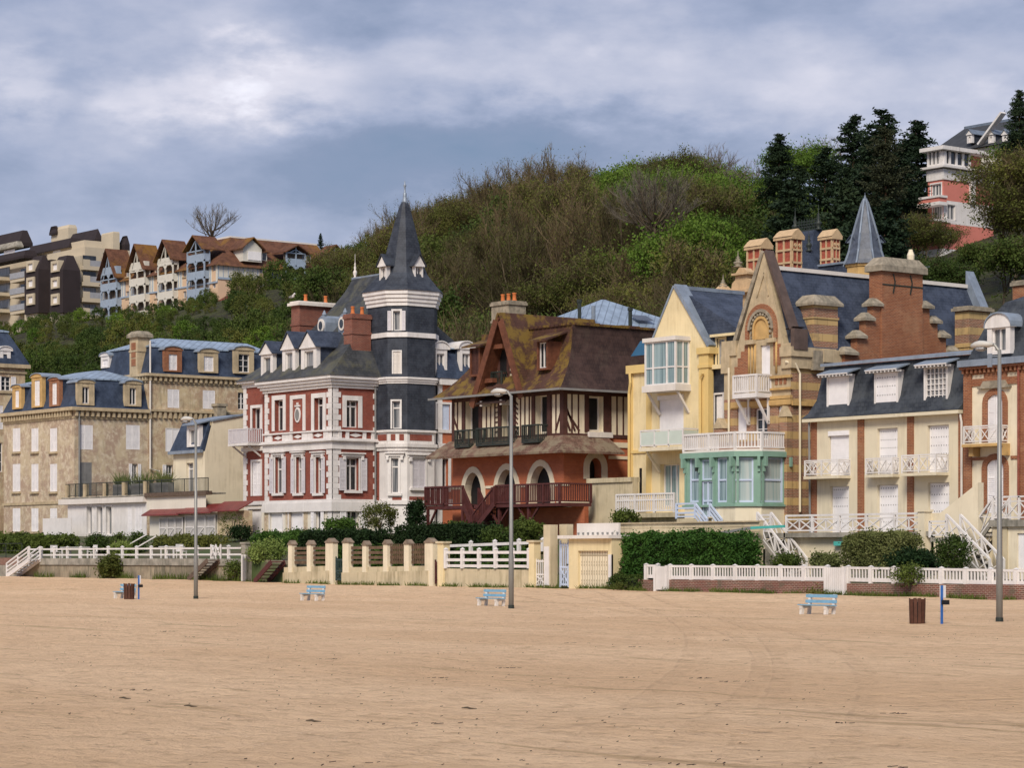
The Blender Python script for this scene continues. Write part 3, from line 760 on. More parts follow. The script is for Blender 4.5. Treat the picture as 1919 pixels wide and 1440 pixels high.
# ---------------------------------------------------------------- building kit
def win(H, f, r, fm=WHITE, cols=2, rows=1, gl=GL, shut=None, sm=SHUT, sur=None, surm=WHITE, sill=None, rec=.16, fw=.07, tr=None, hole=True, name='window', head=None, parent=None, label=None, proud=.05, mw=.045, curt=False):
    """a window (or French window): frame with sub-parts pane, shutter, surround, sill"""
    a, b, c, e = r
    if a > b: a, b = b, a
    if hole: f.holes.append((a, b, c, e, rec + .12))
    m = MB(); o1, o0 = -rec + .05, -rec - .03
    for q in ((a, a + fw, c, e), (b - fw, b, c, e), (a + fw, b - fw, c, c + fw), (a + fw, b - fw, e - fw, e)): m.fb(f, *q, o0, o1)
    for i in range(1, cols):
        s_ = a + fw + (b - a - 2 * fw) * i / cols; w = mw * (1.25 if i * 2 == cols else .7); m.fb(f, s_ - w, s_ + w, c + fw, e - fw, o0, o1 - .012)
    for j in range(1, rows):
        z_ = c + fw + (e - c - 2 * fw) * j / rows; m.fb(f, a + fw, b - fw, z_ - mw * .5, z_ + mw * .5, o0 + .01, o1 - .02)
    if tr: z_ = c + (e - c) * tr; m.fb(f, a + fw, b - fw, z_ - mw, z_ + mw, o0, o1 - .006)
    w = H.part(name, m, fm, parent, label)
    top = w if parent is None else parent      # never deeper than sub-part
    pm = MB().fb(f, a, b, c, e, -rec - .06, -rec - .005)
    H.part('pane', pm, gl, top)
    if shut == 'closed':
        m = MB(); mid = (a + b) / 2
        for x0, x1 in ((a + .01, mid - .012), (mid + .012, b - .01)):
            m = MB(); shutter_leaf(m, f, x0, x1, c + .01, e - .01, -rec * .45, -rec * .45 + .05); H.part('shutter', m, sm, top)
    elif shut == 'open':
        wd = (b - a) / 2
        g = (sur or 0) + .01
        for x0, x1 in ((a - g - wd, a - g), (b + g, b + g + wd)):
            m = MB(); shutter_leaf(m, f, x0, x1, c, e, .02 + (proud if sur else 0), .07 + (proud if sur else 0)); H.part('shutter', m, sm, top)
    elif shut == 'panel':
        m = MB().fb(f, a + .01, b - .01, c + .01, e - .01, -rec * .5 - .02, -rec * .5)
        H.part('shutter', m, sm, top)
    elif shut == 'dotted':
        m = MB().fb(f, a + .01, b - .01, c + .01, e - .01, -rec * .5 - .02, -rec * .5)
        s_ = H.part('shutter', m, sm, top)
        m = MB(); n = 8; rws = max(2, int((e - c) / .42))
        for j in range(rws):
            for i in range(n):
                if j % 2 == 0 or 1:
                    x = a + (b - a) * (i + .8) / (n + .6); z = e - .16 - j * (e - c - .25) / rws
                    m.fb(f, x - .022, x + .022, z - .03, z + .03, -rec * .5 - .001, -rec * .5 + .006)
        H.part('shutter_slots', m, GREYF, top)
    elif shut == 'roller':
        m = MB().fb(f, a + .02, b - .02, c + .01, e - .2, -rec * .5 - .02, -rec * .5)
        for i in range(int((e - c) / .12)): m.fb(f, a + .02, b - .02, c + .02 + i * .12, c + .11 + i * .12, -rec * .5, -rec * .5 + .008)
        H.part('roller_shutter', m, sm, top)
        H.part('shutter_box', MB().fb(f, a - .03, b + .03, e - .2, e + .03, -rec * .5, .06), sm, top)
    if sur:
        m = MB(); u = sur
        m.fb(f, a - u, a, c, e + u, -.02, proud); m.fb(f, b, b + u, c, e + u, -.02, proud); m.fb(f, a, b, e, e + u, -.02, proud)
        H.part('surround', m, surm, top)
    if head:
        m = MB(); m.fb(f, a - .35, b + .35, e + (sur or 0), e + (sur or 0) + .16, -.02, .14); m.fb(f, a - .42, b + .42, e + (sur or 0) + .16, e + (sur or 0) + .24, -.02, .24)
        for x in (a - .3, b + .14): m.fb(f, x, x + .16, e - .12, e + (sur or 0), .05, .18)
        H.part('lintel_moulding', m, surm, top)
    if sill:
        H.part('sill', MB().fb(f, a - (sur or 0) - .1, b + (sur or 0) + .1, c - .16, c - .002, -.05, .16), sill, top)
    return w
def shutter_leaf(m, f, a, b, c, e, o0, o1):
    k = .055
    m.fb(f, a, b, c, e, o0, o1 - .022)
    m.fb(f, a, a + k, c, e, o1 - .022, o1); m.fb(f, b - k, b, c, e, o1 - .022, o1)
    n = 4 if e - c > 1.6 else 3
    for i in range(n):
        z = c + (e - c - .07) * i / (n - 1); m.fb(f, a + k, b - k, z, z + .07, o1 - .022, o1 - .001)
    z = c + .1
    while z < e - .1:
        m.fb(f, a + k, b - k, z, z + .035, o1 - .022, o1 - .008); z += .085
def railing(pts, h, style='bal', post=.07, step=.14, every=1.6, top=.06, mid=0, bw=.035, cross=None, cap=False):
    """railing on a line of 3-D base points"""
    m = MB(); n = len(pts)
    for i in range(n - 1):
        p, q = Vector(pts[i]), Vector(pts[i + 1]); L = (q - p).length
        if L < .05: continue
        k = max(1, round(L / every)); up = Vector((0, 0, h))
        m.bar(p + up, q + up, top * 1.25, top); m.bar(p + Vector((0, 0, .1)), q + Vector((0, 0, .1)), top, top * .8)
        if mid: m.bar(p + Vector((0, 0, h * mid)), q + Vector((0, 0, h * mid)), top * .8, top * .8)
        for j in range(k + 1):
            if j == 0 and i > 0: continue
            a = p.lerp(q, j / k); m.bar(a, a + Vector((0, 0, h + (.1 if cap else .02))), post)
        if style == 'bal':
            c = max(1, int(L / step))
            for j in range(1, c): a = p.lerp(q, j / c); m.bar(a + Vector((0, 0, .1)), a + Vector((0, 0, h)), bw)
        elif style in ('cross', 'star'):
            c = k * (cross or 2)
            for j in range(c):
                a, b = p.lerp(q, j / c), p.lerp(q, (j + 1) / c); lo, hi = Vector((0, 0, .12)), Vector((0, 0, h * (mid or 1) - .02))
                m.bar(a + lo, b + hi, bw); m.bar(a + hi, b + lo, bw * .9)
                if style == 'star' and j: m.bar(a + lo, a + hi, bw)
        elif style == 'rails':
            for q_ in (.38, .70): m.bar(p + Vector((0, 0, h * q_)), q + Vector((0, 0, h * q_)), top)
    return m
def gable_roof(H, f, s0, s1, ze, zr, back, over=.15, mat=SLATE, parent=None, name='roof', t=.08, front=.2, ridge=LEAD):
    """small roof with its gable on face f running back; f outward is the gable side"""
    mid = (s0 + s1) / 2; m = MB()
    for a, b in ((s0 - over, mid), (s1 + over, mid)):
        p = [f.pt(a, ze - over * .6, front), f.pt(b, zr, front), f.pt(b, zr, -back), f.pt(a, ze - over * .6, -back)]
        u = [(x, y, z + t) for x, y, z in p]
        m.add(p + u, [(0,1,2,3),(4,7,6,5),(0,4,5,1),(1,5,6,2),(2,6,7,3),(3,7,4,0)])
    return H.part(name, m, mat, parent)
def dormer(H, f, px0, px1, pt_, pb, pa, depth=2.4, wm=WHITE, style='gable', gl=GL, cheek=SLATE, rm=SLATE, cols=2, shut=None, sm=SHUTW, pil=.22, rows=1, top=.28, over=.16, fm=WHITE, label=None):
    """dormer on the plane f: body front between pixel columns, sub-parts roof, cheeks, frame, pane"""
    a, b, c, e = f.R(px0, px1, pt_, pb); ap = f.z((px0 + px1) / 2, pa)
    m = MB()
    m.fb(f, a, a + pil, c, e, -.3, 0); m.fb(f, b - pil, b, c, e, -.3, 0); m.fb(f, a + pil, b - pil, e - top, e, -.3, -.02); m.fb(f, a + pil, b - pil, c, c + .12, -.3, .03)
    if style == 'gable': m.poly(f, [(a - over * .5, e), (b + over * .5, e), ((a + b) / 2, ap - .06)], -.3, .06); m.fb(f, a - .08, b + .08, e - .1, e, -.3, .1)
    d = H.part('dormer', m, wm, label=label)
    m = MB(); m.fb(f, a + .03, a + .1, c, e, -depth, -.3); m.fb(f, b - .1, b - .03, c, e, -depth, -.3); H.part('dormer_cheek', m, cheek, d)
    if style == 'gable': gable_roof(H, f, a, b, e, ap, depth, over, rm, d, 'dormer_roof', front=.16)
    elif style == 'flat':
        p = [f.pt(a - over, e, .3), f.pt(b + over, e, .3), f.pt(b + over, ap + .1, -depth), f.pt(a - over, ap + .1, -depth)]
        m = MB().add(p + [(x, y, z + .09) for x, y, z in p], [(0,3,2,1),(4,5,6,7),(0,1,5,4),(1,2,6,5),(2,3,7,6),(3,0,4,7)]); H.part('dormer_roof', m, rm, d)
    elif style == 'arch':
        n = 10; mid = (a + b) / 2; hw = (b - a) / 2 + over; rise = ap - e
        arc = [(mid - hw * math.cos(math.pi * i / n), e + rise * math.sin(math.pi * i / n)) for i in range(n + 1)]
        m = MB().poly(f, arc, -.3, .05); H.part('arched_pediment', m, wm, d)
        m = MB()
        for i in range(n):
            (s0, z0), (s1, z1) = arc[i], arc[i + 1]
            p = [f.pt(s0, z0 + .01, .12), f.pt(s1, z1 + .01, .12), f.pt(s1, z1 + .01, -depth), f.pt(s0, z0 + .01, -depth)]
            m.add(p + [(x, y, z + .07) for x, y, z in p], [(0,3,2,1),(4,5,6,7),(0,1,5,4),(1,2,6,5),(2,3,7,6),(3,0,4,7)])
        H.part('dormer_roof', m, rm, d)
    x0, x1, z0, z1 = a + pil, b - pil, c + .12, e - top
    if shut == 'closed':
        m = MB(); mid = (x0 + x1) / 2
        for u, v in ((x0, mid - .01), (mid + .01, x1)): shutter_leaf(m, f, u, v, z0, z1, -.14, -.08)
        H.part('shutter', m, sm, d)
    else:
        m = MB(); k = .06
        for q in ((x0, x0 + k, z0, z1), (x1 - k, x1, z0, z1), (x0 + k, x1 - k, z0, z0 + k), (x0 + k, x1 - k, z1 - k, z1)): m.fb(f, *q, -.2, -.13)
        for i in range(1, cols): s_ = x0 + (x1 - x0) * i / cols; m.fb(f, s_ - .035, s_ + .035, z0 + k, z1 - k, -.2, -.14)
        for j in range(1, rows): z_ = z0 + (z1 - z0) * j / rows; m.fb(f, x0 + k, x1 - k, z_ - .02, z_ + .02, -.195, -.15)
        H.part('window_frame', m, fm, d)
    H.part('pane', MB().fb(f, x0, x1, z0, z1, -.28, -.205), gl, d)
    return d
def chimney(H, x0, x1, y0, y1, z0, z1, mat, capm, pots=2, capo=.12, caph=.22, band=True, potm=TERRA, along='y', taper=None):
    m = MB().box(x0, x1, y0, y1, z0, z1 - caph)
    if band:
        zz = z0 + (z1 - z0) * .68; m.box(x0 - .05, x1 + .05, y0 - .05, y1 + .05, zz, zz + .14)
    c = H.part('chimney', m, mat)
    m = MB().box(x0 - capo, x1 + capo, y0 - capo, y1 + capo, z1 - caph, z1 - caph * .35)
    if taper: m.rects([(x0 - capo, x1 + capo, y0 - capo, y1 + capo, z1 - caph * .349), (x0 + .1, x1 - .1, y0 + .1, y1 - .1, z1 + taper)])
    else: m.box(x0 - capo * .4, x1 + capo * .4, y0 - capo * .4, y1 + capo * .4, z1 - caph * .35, z1)
    H.part('chimney_cap', m, capm, c)
    for i in range(pots):
        t_ = (i + .5) / pots; cx, cy = ((x0 + x1) / 2, lerp(y0, y1, t_)) if along == 'y' else (lerp(x0, x1, t_), (y0 + y1) / 2)
        H.part('chimney_pot', MB().lathe((cx, cy, z1 + (taper or 0)), [(.15, 0), (.17, .06), (.12, .1), (.11, .42), (.14, .46), (.13, .5)], 8), potm, c, smooth=True)
    return c
def finial(H, x, y, z, h, mat=CREAMW, name='finial', r=.12):
    return H.part(name, MB().lathe((x, y, z), [(r, 0), (r * 1.2, h * .06), (r * .5, h * .12), (r * 1.1, h * .22), (r * 1.15, h * .3), (r * .4, h * .38), (r * .75, h * .46), (r * .3, h * .54), (r * .45, h * .6), (r * .12, h * .68), (.01, h)], 8), mat, smooth=True)
def quoins(f, s, z0, z1, side, w1=.5, w2=.32, hh=.36, o=.05):
    """long-and-short corner stones; side +1 runs to the right"""
    m = MB(); z = z0; k = 0
    while z < z1 - .05:
        w = w1 if k % 2 else w2; t_ = min(z + hh - .03, z1)
        m.fb(f, min(s, s + side * w), max(s, s + side * w), z, t_, -.02, o); z += hh; k += 1
    m.fb(f, min(s, s + side * w2 * .9), max(s, s + side * w2 * .9), z0, z1, -.02, o - .015)
    return m
def arch_pts(a, b, zs, zt, n=12, pointed=False):
    mid = (a + b) / 2; hw = (b - a) / 2; P = []
    for i in range(n + 1):
        t_ = math.pi * i / n; x = mid - hw * math.cos(t_)
        k = math.sin(t_)
        if pointed: k = 1 - (1 - math.sin(t_)) ** 1.0 * 1.0; k = (math.sin(t_)) ** .8
        P.append((x, zs + (zt - zs) * k))
    return P
def arch_fill(m, f, a, b, zs, zt, ztop, pts, d=.3):
    """closes a rectangular opening to an arch and gives it a soffit"""
    for (s0, z0), (s1, z1) in zip(pts, pts[1:]):
        m.quad(f.pt(s0, z0), f.pt(s1, z1), f.pt(s1, ztop), f.pt(s0, ztop))
        m.quad(f.pt(s0, z0), f.pt(s0, z0, -d), f.pt(s1, z1, -d), f.pt(s1, z1))
def arch_band(f, pts, c, w, o=.06, d=-.02):
    """a raised band round an arch and down its jambs"""
    mid = (pts[0][0] + pts[-1][0]) / 2; hw = (pts[-1][0] - pts[0][0]) / 2; zs = pts[0][1]; zt = max(z for s_, z in pts)
    k = (hw + w) / hw; kz = (zt - zs + w) / max(.01, zt - zs)
    inn = [(pts[0][0], c)] + pts + [(pts[-1][0], c)]
    outp = [(pts[0][0] - w, c)] + [(mid + (s_ - mid) * k, zs + (z - zs) * kz) for s_, z in pts] + [(pts[-1][0] + w, c)]
    m = MB()
    for i in range(len(inn) - 1):
        a, b, p, q = inn[i], inn[i + 1], outp[i], outp[i + 1]
        vs = [f.pt(*a, o), f.pt(*b, o), f.pt(*q, o), f.pt(*p, o), f.pt(*a, d), f.pt(*b, d), f.pt(*q, d), f.pt(*p, d)]
        m.add(vs, [(0,1,2,3),(4,7,6,5),(0,4,5,1),(3,2,6,7)] + ([(0,3,7,4)] if i == 0 else []) + ([(1,5,6,2)] if i == len(inn) - 2 else []))
    return m
def cornice(H, x0, x1, y0, y1, z0, z1, o, mat, name='cornice', steps=3, parent=None):
    """stepped ring round a block, growing outwards to o at the top"""
    m = MB()
    for i in range(steps):
        a, b = lerp(z0, z1, i / steps), lerp(z0, z1, (i + 1) / steps); k = o * (i + 1) / steps
        m.box(x0 - k, x1 + k, y0 - k, y1 + k, a + (.002 if i else 0), b)
    return H.part(name, m, mat, parent)
def body(H, x0, x1, y0, y1, z0, z1, mat, fs=None, fe=None, name='wall', extra=None):
    """walls of a block: the two seen faces carry openings, the others are plain"""
    m = MB()
    if fs: m.wall(fs, x0, x1, z0, z1)
    else: m.quad((x0, y0, z0), (x1, y0, z0), (x1, y0, z1), (x0, y0, z1))
    if fe: m.wall(fe, y0, y1, z0, z1)
    else: m.quad((x1, y0, z0), (x1, y1, z0), (x1, y1, z1), (x1, y0, z1))
    m.quad((x0, y1, z0), (x0, y0, z0), (x0, y0, z1), (x0, y1, z1)); m.quad((x1, y1, z0), (x0, y1, z0), (x0, y1, z1), (x1, y1, z1))
    m.quad((x0, y0, z1), (x1, y0, z1), (x1, y1, z1), (x0, y1, z1))
    # dark interior so that openings never show daylight
    if extra: extra(m)
    return H.part(name, m, mat)
def flare(x0, x1, y0, y1, ze, rx0, rx1, ry0, ry1, zr, n=7, p=1.6):
    """levels of a bell-cast roof: shallow at the eaves, steep above"""
    L = []
    for i in range(n + 1):
        t_ = i / n; g = 1 - (1 - t_) ** p
        L.append((lerp(x0, rx0, g), lerp(x1, rx1, g), lerp(y0, ry0, g), lerp(y1, ry1, g), lerp(ze, zr, t_)))
    return L
# ================================================================ red brick villa with the spire
YV = 88.0; fS = FS(YV); XV = fS.s(623); fE = FE(XV); zv = lambda py: fS.z(623, py)
XL = fS.s(497); BK = 101.0; Zb = zv(1000)
V = Thing('brick_villa', 'dark red brick villa with white quoins, slate roof and tall pointed octagonal tower', 'house', (XV - 4, 93, 3.3))
z_base, z_gf0, z_gf1, z_st0, z_st1, z_ev0, z_ev = zv(948), zv(938), zv(840), zv(838), zv(806), zv(722), zv(704)
# sea side windows of the projecting block: (px, py) rows
for a, b, t_, bt in ((515, 531, 750, 808), (589, 606, 746, 808)):
    win(V, fS, fS.R(a, b, t_, bt), cols=2, gl=GL, sur=.30, surm=WHITE, rec=.35, tr=.78)
# niche with the medallion
r = fS.R(549, 568, 748, 808)
m = MB(); a, b, c, e = r
for q in ((a - .3, a, c, e + .25), (b, b + .3, c, e + .25), (a, b, e, e + .25)): m.fb(fS, *q, -.02, .05)
nf = V.part('niche_frame', m, WHITE)
mc = ((a + b) / 2, (c + e) / 2); ov = [(mc[0] + .34 * math.cos(t), mc[1] + .5 * math.sin(t)) for t in [math.pi * i / 8 for i in range(16)]]
ov2 = [(mc[0] + .22 * math.cos(t), mc[1] + .36 * math.sin(t)) for t in [math.pi * i / 8 for i in range(16)]]
m = MB().poly(fS, ov, 0, .06); m.fb(fS, mc[0] - .3, mc[0] + .3, mc[1] + .52, mc[1] + .62, 0, .08); m.fb(fS, mc[0] - .08, mc[0] + .08, mc[1] + .6, mc[1] + .8, 0, .08)
V.part('medallion', m, WHITE, nf); V.part('medallion_centre', MB().poly(fS, ov2, .06, .085), GREYF, nf)
for a, b, t_, bt in ((516, 529, 857, 925), (555, 566, 857, 925), (592, 603, 857, 925)):
    win(V, fS, fS.R(a, b, t_, bt), cols=1, gl=GLC, sur=.12, rec=.25, tr=.66, shut='open', head=True, sill=WHITE)
for a, b in ((506, 530), (542, 568)): win(V, fS, fS.R(a, b, 955, 996), shut='panel', sm=SHUTW, rec=.2, sur=.1)
win(V, fS, fS.R(592, 602, 958, 996), cols=2, rec=.2, shut='open', sm=SHUTW, sur=.1)
# street side
win(V, fE, fE.R(649, 671, 751, 802), cols=2, rows=1, sur=.30, rec=.25, tr=.78)
win(V, fE, fE.R(649, 672, 859, 920), cols=2, rec=.3, tr=.76, shut='open', sur=.10, head=True, sill=WHITE)
win(V, fE, fE.R(650, 672, 958, 990), cols=2, rows=2, rec=.25, sur=.12, shut='open', sm=SHUTW)
m = MB(); YT = 91.3
def vbody(m): pass
body(V, XL, XV, YV, BK, z_base, z_ev0, BRICK_RED, fS, fE)
fb1 = [h for h in fS.holes]; m = MB().wall(fS, XL, XV, Zb - 1.2, z_base); m.wall(fE, YV, BK, Zb - 1.2, z_base); m.quad((XL, BK, Zb-1.2), (XL, YV, Zb-1.2), (XL, YV, z_base), (XL, BK, z_base))
V.part('basement_wall', m, OFFWHITE)
m = MB()
for a in (540, 572, 500, 618): s_ = fS.s(a); m.fb(fS, s_ - .28, s_ + .28, Zb - 1, z_base - .1, -.02, .02)
for a in (640, 690): s_ = fE.s(a); m.fb(fE, s_ - .15, s_ + .15, zv(970), z_base - .1, -.02, .02)
V.part('flint_panel', m, TAN)
m = MB(); m.add(*(lambda q: (q.v, q.f))(quoins(fS, XV, z_base, z_ev0, -1, .62, .42))); m.add(*(lambda q: (q.v, q.f))(quoins(fE, YV, z_base, z_ev0, 1, .62, .42)))
m.add(*(lambda q: (q.v, q.f))(quoins(fS, XL, z_base, z_ev0, 1, .5, .35))); m.add(*(lambda q: (q.v, q.f))(quoins(fE, YT + .25, z_base, z_ev0, -1, .45, .3)))
m.add(*(lambda q: (q.v, q.f))(quoins(fS, XV, Zb - 1.2, z_base - .2, -1, .5, .5, .42))); m.add(*(lambda q: (q.v, q.f))(quoins(fE, YV, Zb - 1.2, z_base - .2, 1, .5, .5, .42)))
V.part('quoin', m, WHITE)
# string course, ledge and balustrade band
m = MB(); m.box(XL - .12, XV + .12, YV - .12, BK, z_gf1 - .05, z_gf1 + .45); m.box(XL - .3, XV + .3, YV - .3, BK, z_gf1 + .45, z_st0 + .5); m.box(XL - .22, XV + .22, YV - .22, BK, zv(825), zv(821)); m.box(XL - .16, XV + .16, YV - .16, BK, zv(808), zv(805))
V.part('string_course', m, WHITE)
m = MB()
for a, b in ((503, 511), (535, 545), (571, 583), (608, 617)):
    m.fb(fS, fS.s(a), fS.s(b), zv(821), zv(808), -.02, .09)
for a in (508, 533, 547, 570, 585, 611): s_ = fS.s(a); m.fb(fS, s_ - .14, s_ + .14, zv(821), zv(808), -.02, .10)
for a in (636, 650, 682, 698): s_ = fE.s(a); m.fb(fE, s_ - .12, s_ + .12, zv(821), zv(808), -.02, .10)
for f, a in ((fS, 522), (fS, 559), (fS, 597), (fE, 666)):
    s_ = f.s(a); zz = zv(814.5); w = .5; m.poly(f, [(s_ - w, zz), (s_, zz - .13), (s_ + w, zz), (s_, zz + .13)], 0, .05)
V.part('balustrade_band', m, WHITE)
m = MB().box(XL - .1, XV + .1, YV - .1, BK, z_gf0 - .1, z_gf0 + .08); m.box(XL - .16, XV + .16, YV - .16, BK, z_base - .35, z_gf0 - .1); V.part('plinth_course', m, WHITE)
cornice(V, XL, XV, YV, BK, z_ev0 - .15, z_ev, .5, WHITE, steps=4)
V.part('downpipe', MB().tube([fE.pt(fE.s(701), z_ev, .15), fE.pt(fE.s(701), Zb - 1, .15)], [.06, .06], 6), GREYF)
# small left wing
fSL = FS(YV + .5); XW0, XW1 = fSL.s(457), fSL.s(497); zl = lambda py: fSL.z(480, py)
win(V, fSL, fSL.R(473, 489, 765, 806), cols=2, sur=.2, rec=.3); win(V, fSL, fSL.R(473, 489, 866, 930), shut='closed', sur=.15, sm=SHUTW)
win(V, fSL, fSL.R(466, 490, 955, 1000), shut='panel', sm=SHUTW, sur=.1)
m = MB().wall(fSL, XW0, XW1, zl(940), zl(722)); m.quad((XW0, BK - 2, zl(940)), (XW0, YV + .5, zl(940)), (XW0, YV + .5, zl(722)), (XW0, BK - 2, zl(722))); V.part('wing_wall', m, BRICK_RED)
m = MB().wall(fSL, XW0, XW1, zl(1012), zl(948)); m.quad((XW0, BK - 2, zl(1012)), (XW0, YV + .5, zl(1012)), (XW0, YV + .5, zl(948)), (XW0, BK - 2, zl(948))); V.part('basement_wall', m, OFFWHITE)
q1 = quoins(fSL, XW0, zl(940), zl(722), 1, .5, .35); m = MB().add(q1.v, q1.f); m.box(XW0 - .1, XW1, YV + .4, BK - 2, zl(947), zl(940)); m.box(XW0 - .1, XW1, YV + .35, BK - 2, zl(846), zl(838)); m.box(XW0 - .1, XW1, YV + .4, BK - 2, zl(726), zl(718)); m.box(XW0 - .35, XW1, YV + .15, BK - 2, zl(718), zl(714)); V.part('wing_stonework', m, WHITE)
a, b, c, e = fSL.R(456, 493, 806, 834)
m = MB().box(a, b, YV - .7, YV + .5, c - .1, c + .06)
for s_ in (a + .3, b - .3): m.bar((s_, YV + .5, c - .8), (s_, YV - .5, c - .1), .1)
bl = V.part('balcony', m, WHITE); V.part('balustrade', railing([(a + .05, YV + .5, c), (a + .05, YV - .65, c), (b - .05, YV - .65, c), (b - .05, YV + .5, c)], e - c, step=.16, bw=.06), SHUT, bl)
# roofs
zr = ZP(519, -136.2, 94.2)
lv = flare(XL - .55, XV + .55, YV - .55, BK + .5, z_ev, -138.1, -134.3, 94.1, 94.5, zr, 8, 1.22)
V.part('roof', MB().rects(lv), SLATE_OLD)
V.part('ridge_capping', MB().box(-138.3, -134.2, 94.15, 94.45, zr - .05, zr + .12), ZINC_S)
finial(V, -138.1, 94.3, zr, 1.7, CREAMW)
V.part('wing_roof', MB().rects(flare(XW0 - .4, XW1 + .4, YV + .05, BK - 2, zl(714), XW0 + 2.2, XW1 + 1.5, 93, 93.6, zl(600), 6, 1.25)), SLATE_OLD)
dormer(V, FS(YV + .15), 489, 511, 662, 712, 641, 3, WHITE, pil=.28, gl=GLC, cols=1); dormer(V, FS(YV + .15), 529, 553, 653, 705, 623, 3.2, WHITE, pil=.32, gl=GLC, cols=1); dormer(V, FS(YV + .15), 564, 593, 650, 700, 621, 3.6, WHITE, pil=.36, gl=GLC, cols=1)
# round dormers
for px, py, yy in ((603, 611, 90.4), (642, 607, 90.6)):
    x, y, z = AT(px, py, yy); f = FS(y); k = .36
    ring = [(x + k * math.cos(t), z + k * 1.25 * math.sin(t)) for t in [math.pi * i / 8 for i in range(16)]]
    m = MB().poly(f, [(x - .48, z - .75), (x + .48, z - .75), (x + .48, z + .2), (x + .38, z + .5), (x, z + .68), (x - .38, z + .5), (x - .48, z + .2)], -2.0, 0)
    d = V.part('round_dormer', m, ZINC_S); rr = MB(); rr.poly(f, ring, 0, .1); V.part('oculus_ring', rr, CREAMW, d)
    V.part('pane', MB().poly(f, [(x + (a_ - x) * .6, z + (b_ - z) * .65) for a_, b_ in ring], .1, .115), GL, d)
    V.part('dormer_finial', MB().lathe((x, y + .2, z + .63), [(.1, 0), (.16, .12), (.1, .25), (.02, .4)], 8), ZINC_S, d)
# chimneys
x0 = PY(546, 91); chimney(V, x0, x0 + 1.0, 91, 94.2, z_ev + .5, ZP(566, x0, 91), BRICK_CHIM, CREAMW, 2, .2, .3)
y0 = PX(655, XV - .75); chimney(V, XV - 1.4, XV - .75 + .3, y0, y0 + 1.45, z_ev, ZP(588, XV - .6, y0), BRICK_CHIM, BRICK_CHIM, 2, .06, .3)
# ---- tower
tx0, tx1, ty0, ty1 = XV - .95, XV + 2.15, 91.35, 95.25; ch = .89
def octa(o=0, sc=1.0, z=0):
    P = [(tx0, ty0), (tx1 - ch, ty0), (tx1, ty0 + ch), (tx1, ty1 - ch), (tx1 - ch, ty1), (tx0 + .0, ty1), (tx0 - ch + .2, ty1 - ch), (tx0 - ch + .2, ty0 + ch)]
    cx, cy = (tx0 + tx1) / 2 - .2, (ty0 + ty1) / 2
    out_ = []
    for x, y in P:
        d = Vector((x - cx, y - cy)); L = d.length; d = d / L; out_.append((cx + d.x * (L * sc + o), cy + d.y * (L * sc + o), z))
    return out_
zt = lambda py: ZP(py, tx1, 92.4)
fT = Face(tx1 - ch, ty0, .70711, .70711, .70711, -.70711); fT0 = FS(ty0); fT2 = FE(tx1)
win(V, fT, fT.R(737, 750, 583, 620), cols=1, sur=.12, rec=.2, gl=GLC, shut='open', fm=WHITE)
win(V, fT, fT.R(737, 751, 659, 701), shut='closed', sm=CREAMW, sur=.08, rec=.12)
win(V, fT, fT.R(735, 750, 752, 804), cols=1, sur=.10, rec=.2, gl=GLC, tr=.75)
win(V, fT, fT.R(733, 747, 859, 925), cols=1, sur=.12, rec=.22, gl=GLC, tr=.75, head=True, sill=WHITE)
win(V, fT2, fT2.R(773, 797, 862, 915), shut='closed', sm=SHUT, sur=.12, rec=.1, head=True, sill=WHITE)
def tower_wall(z0, z1, mat, name):
    m = MB(); m.wall(fT0, tx0, tx1 - ch, z0, z1); m.wall(fT, 0, ch * 1.41421, z0, z1); m.wall(fT2, ty0 + ch, ty1 - ch, z0, z1)
    P = octa(); 
    for i in (3, 4, 5, 6): a, b = P[i], P[i + 1]; m.quad((a[0], a[1], z0), (b[0], b[1], z0), (b[0], b[1], z1), (a[0], a[1], z1))
    a, b = P[7], P[0]; m.quad((a[0], a[1], z0), (b[0], b[1], z0), (b[0], b[1], z1), (a[0], a[1], z1))
    return V.part(name, m, mat)
tower_wall(zt(806), zt(570), SLATE_D, 'tower_wall'); tower_wall(zt(1000) - 1, zt(806), WHITE, 'tower_base')
def ring(z0, z1, o, name='tower_band', mat=WHITE, steps=1, par=None):
    m = MB()
    for i in range(steps):
        a, b = lerp(z0, z1, i / steps), lerp(z0, z1, (i + 1) / steps); k = o * (i + 1) / steps
        m.loft([octa(k, 1, a + (.002 if i else 0)), octa(k, 1, b)])
    return V.part(name, m, mat, par)
ring(zt(573), zt(544), .34, 'tower_cornice', WHITE, 4); ring(zt(632), zt(623), .1); ring(zt(719), zt(707), .22, steps=3); ring(zt(845), zt(832), .2, steps=2); ring(zt(810), zt(806), .14); ring(zt(946), zt(938), .12)
V.part('brick_inlay', (lambda m: [m.fb(f, a, b, zt(826), zt(814), -.02, .012) for f, a, b in ((fT, .2, .5), (fT, .75, 1.05), (fT2, ty0 + ch + .2, ty1 - ch - .2), (fT0, tx0 + 1.1, tx1 - ch - .1))] and m)(MB()), BRICK_RED)
V.part('brick_strip', (lambda m: [m.fb(f, a, b, c_, d_, -.02, .012) for f, a, b, c_, d_ in ((fT0, tx0 + 1.0, tx0 + 1.3, zt(938), zt(845)), (fT2, ty0 + ch + .15, ty1 - ch - .2, zt(938), zt(931)), (fT, .3, .9, zt(938), zt(932)))] and m)(MB()), BRICK_RED)
apz = zt(366); e0 = zt(544)
rings = []
for k, sc, o in ((0, 1, .42), (.03, 1, .26), (.07, .98, .05), (.13, .86, 0), (.20, .70, 0), (.29, .585, 0), (.5, .46, 0), (.71, .31, 0), (.92, .155, 0), (1.0, .05, 0)): rings.append(octa(o, sc, lerp(e0, apz, k)))
V.part('spire', MB().loft(rings), SLATE_D)
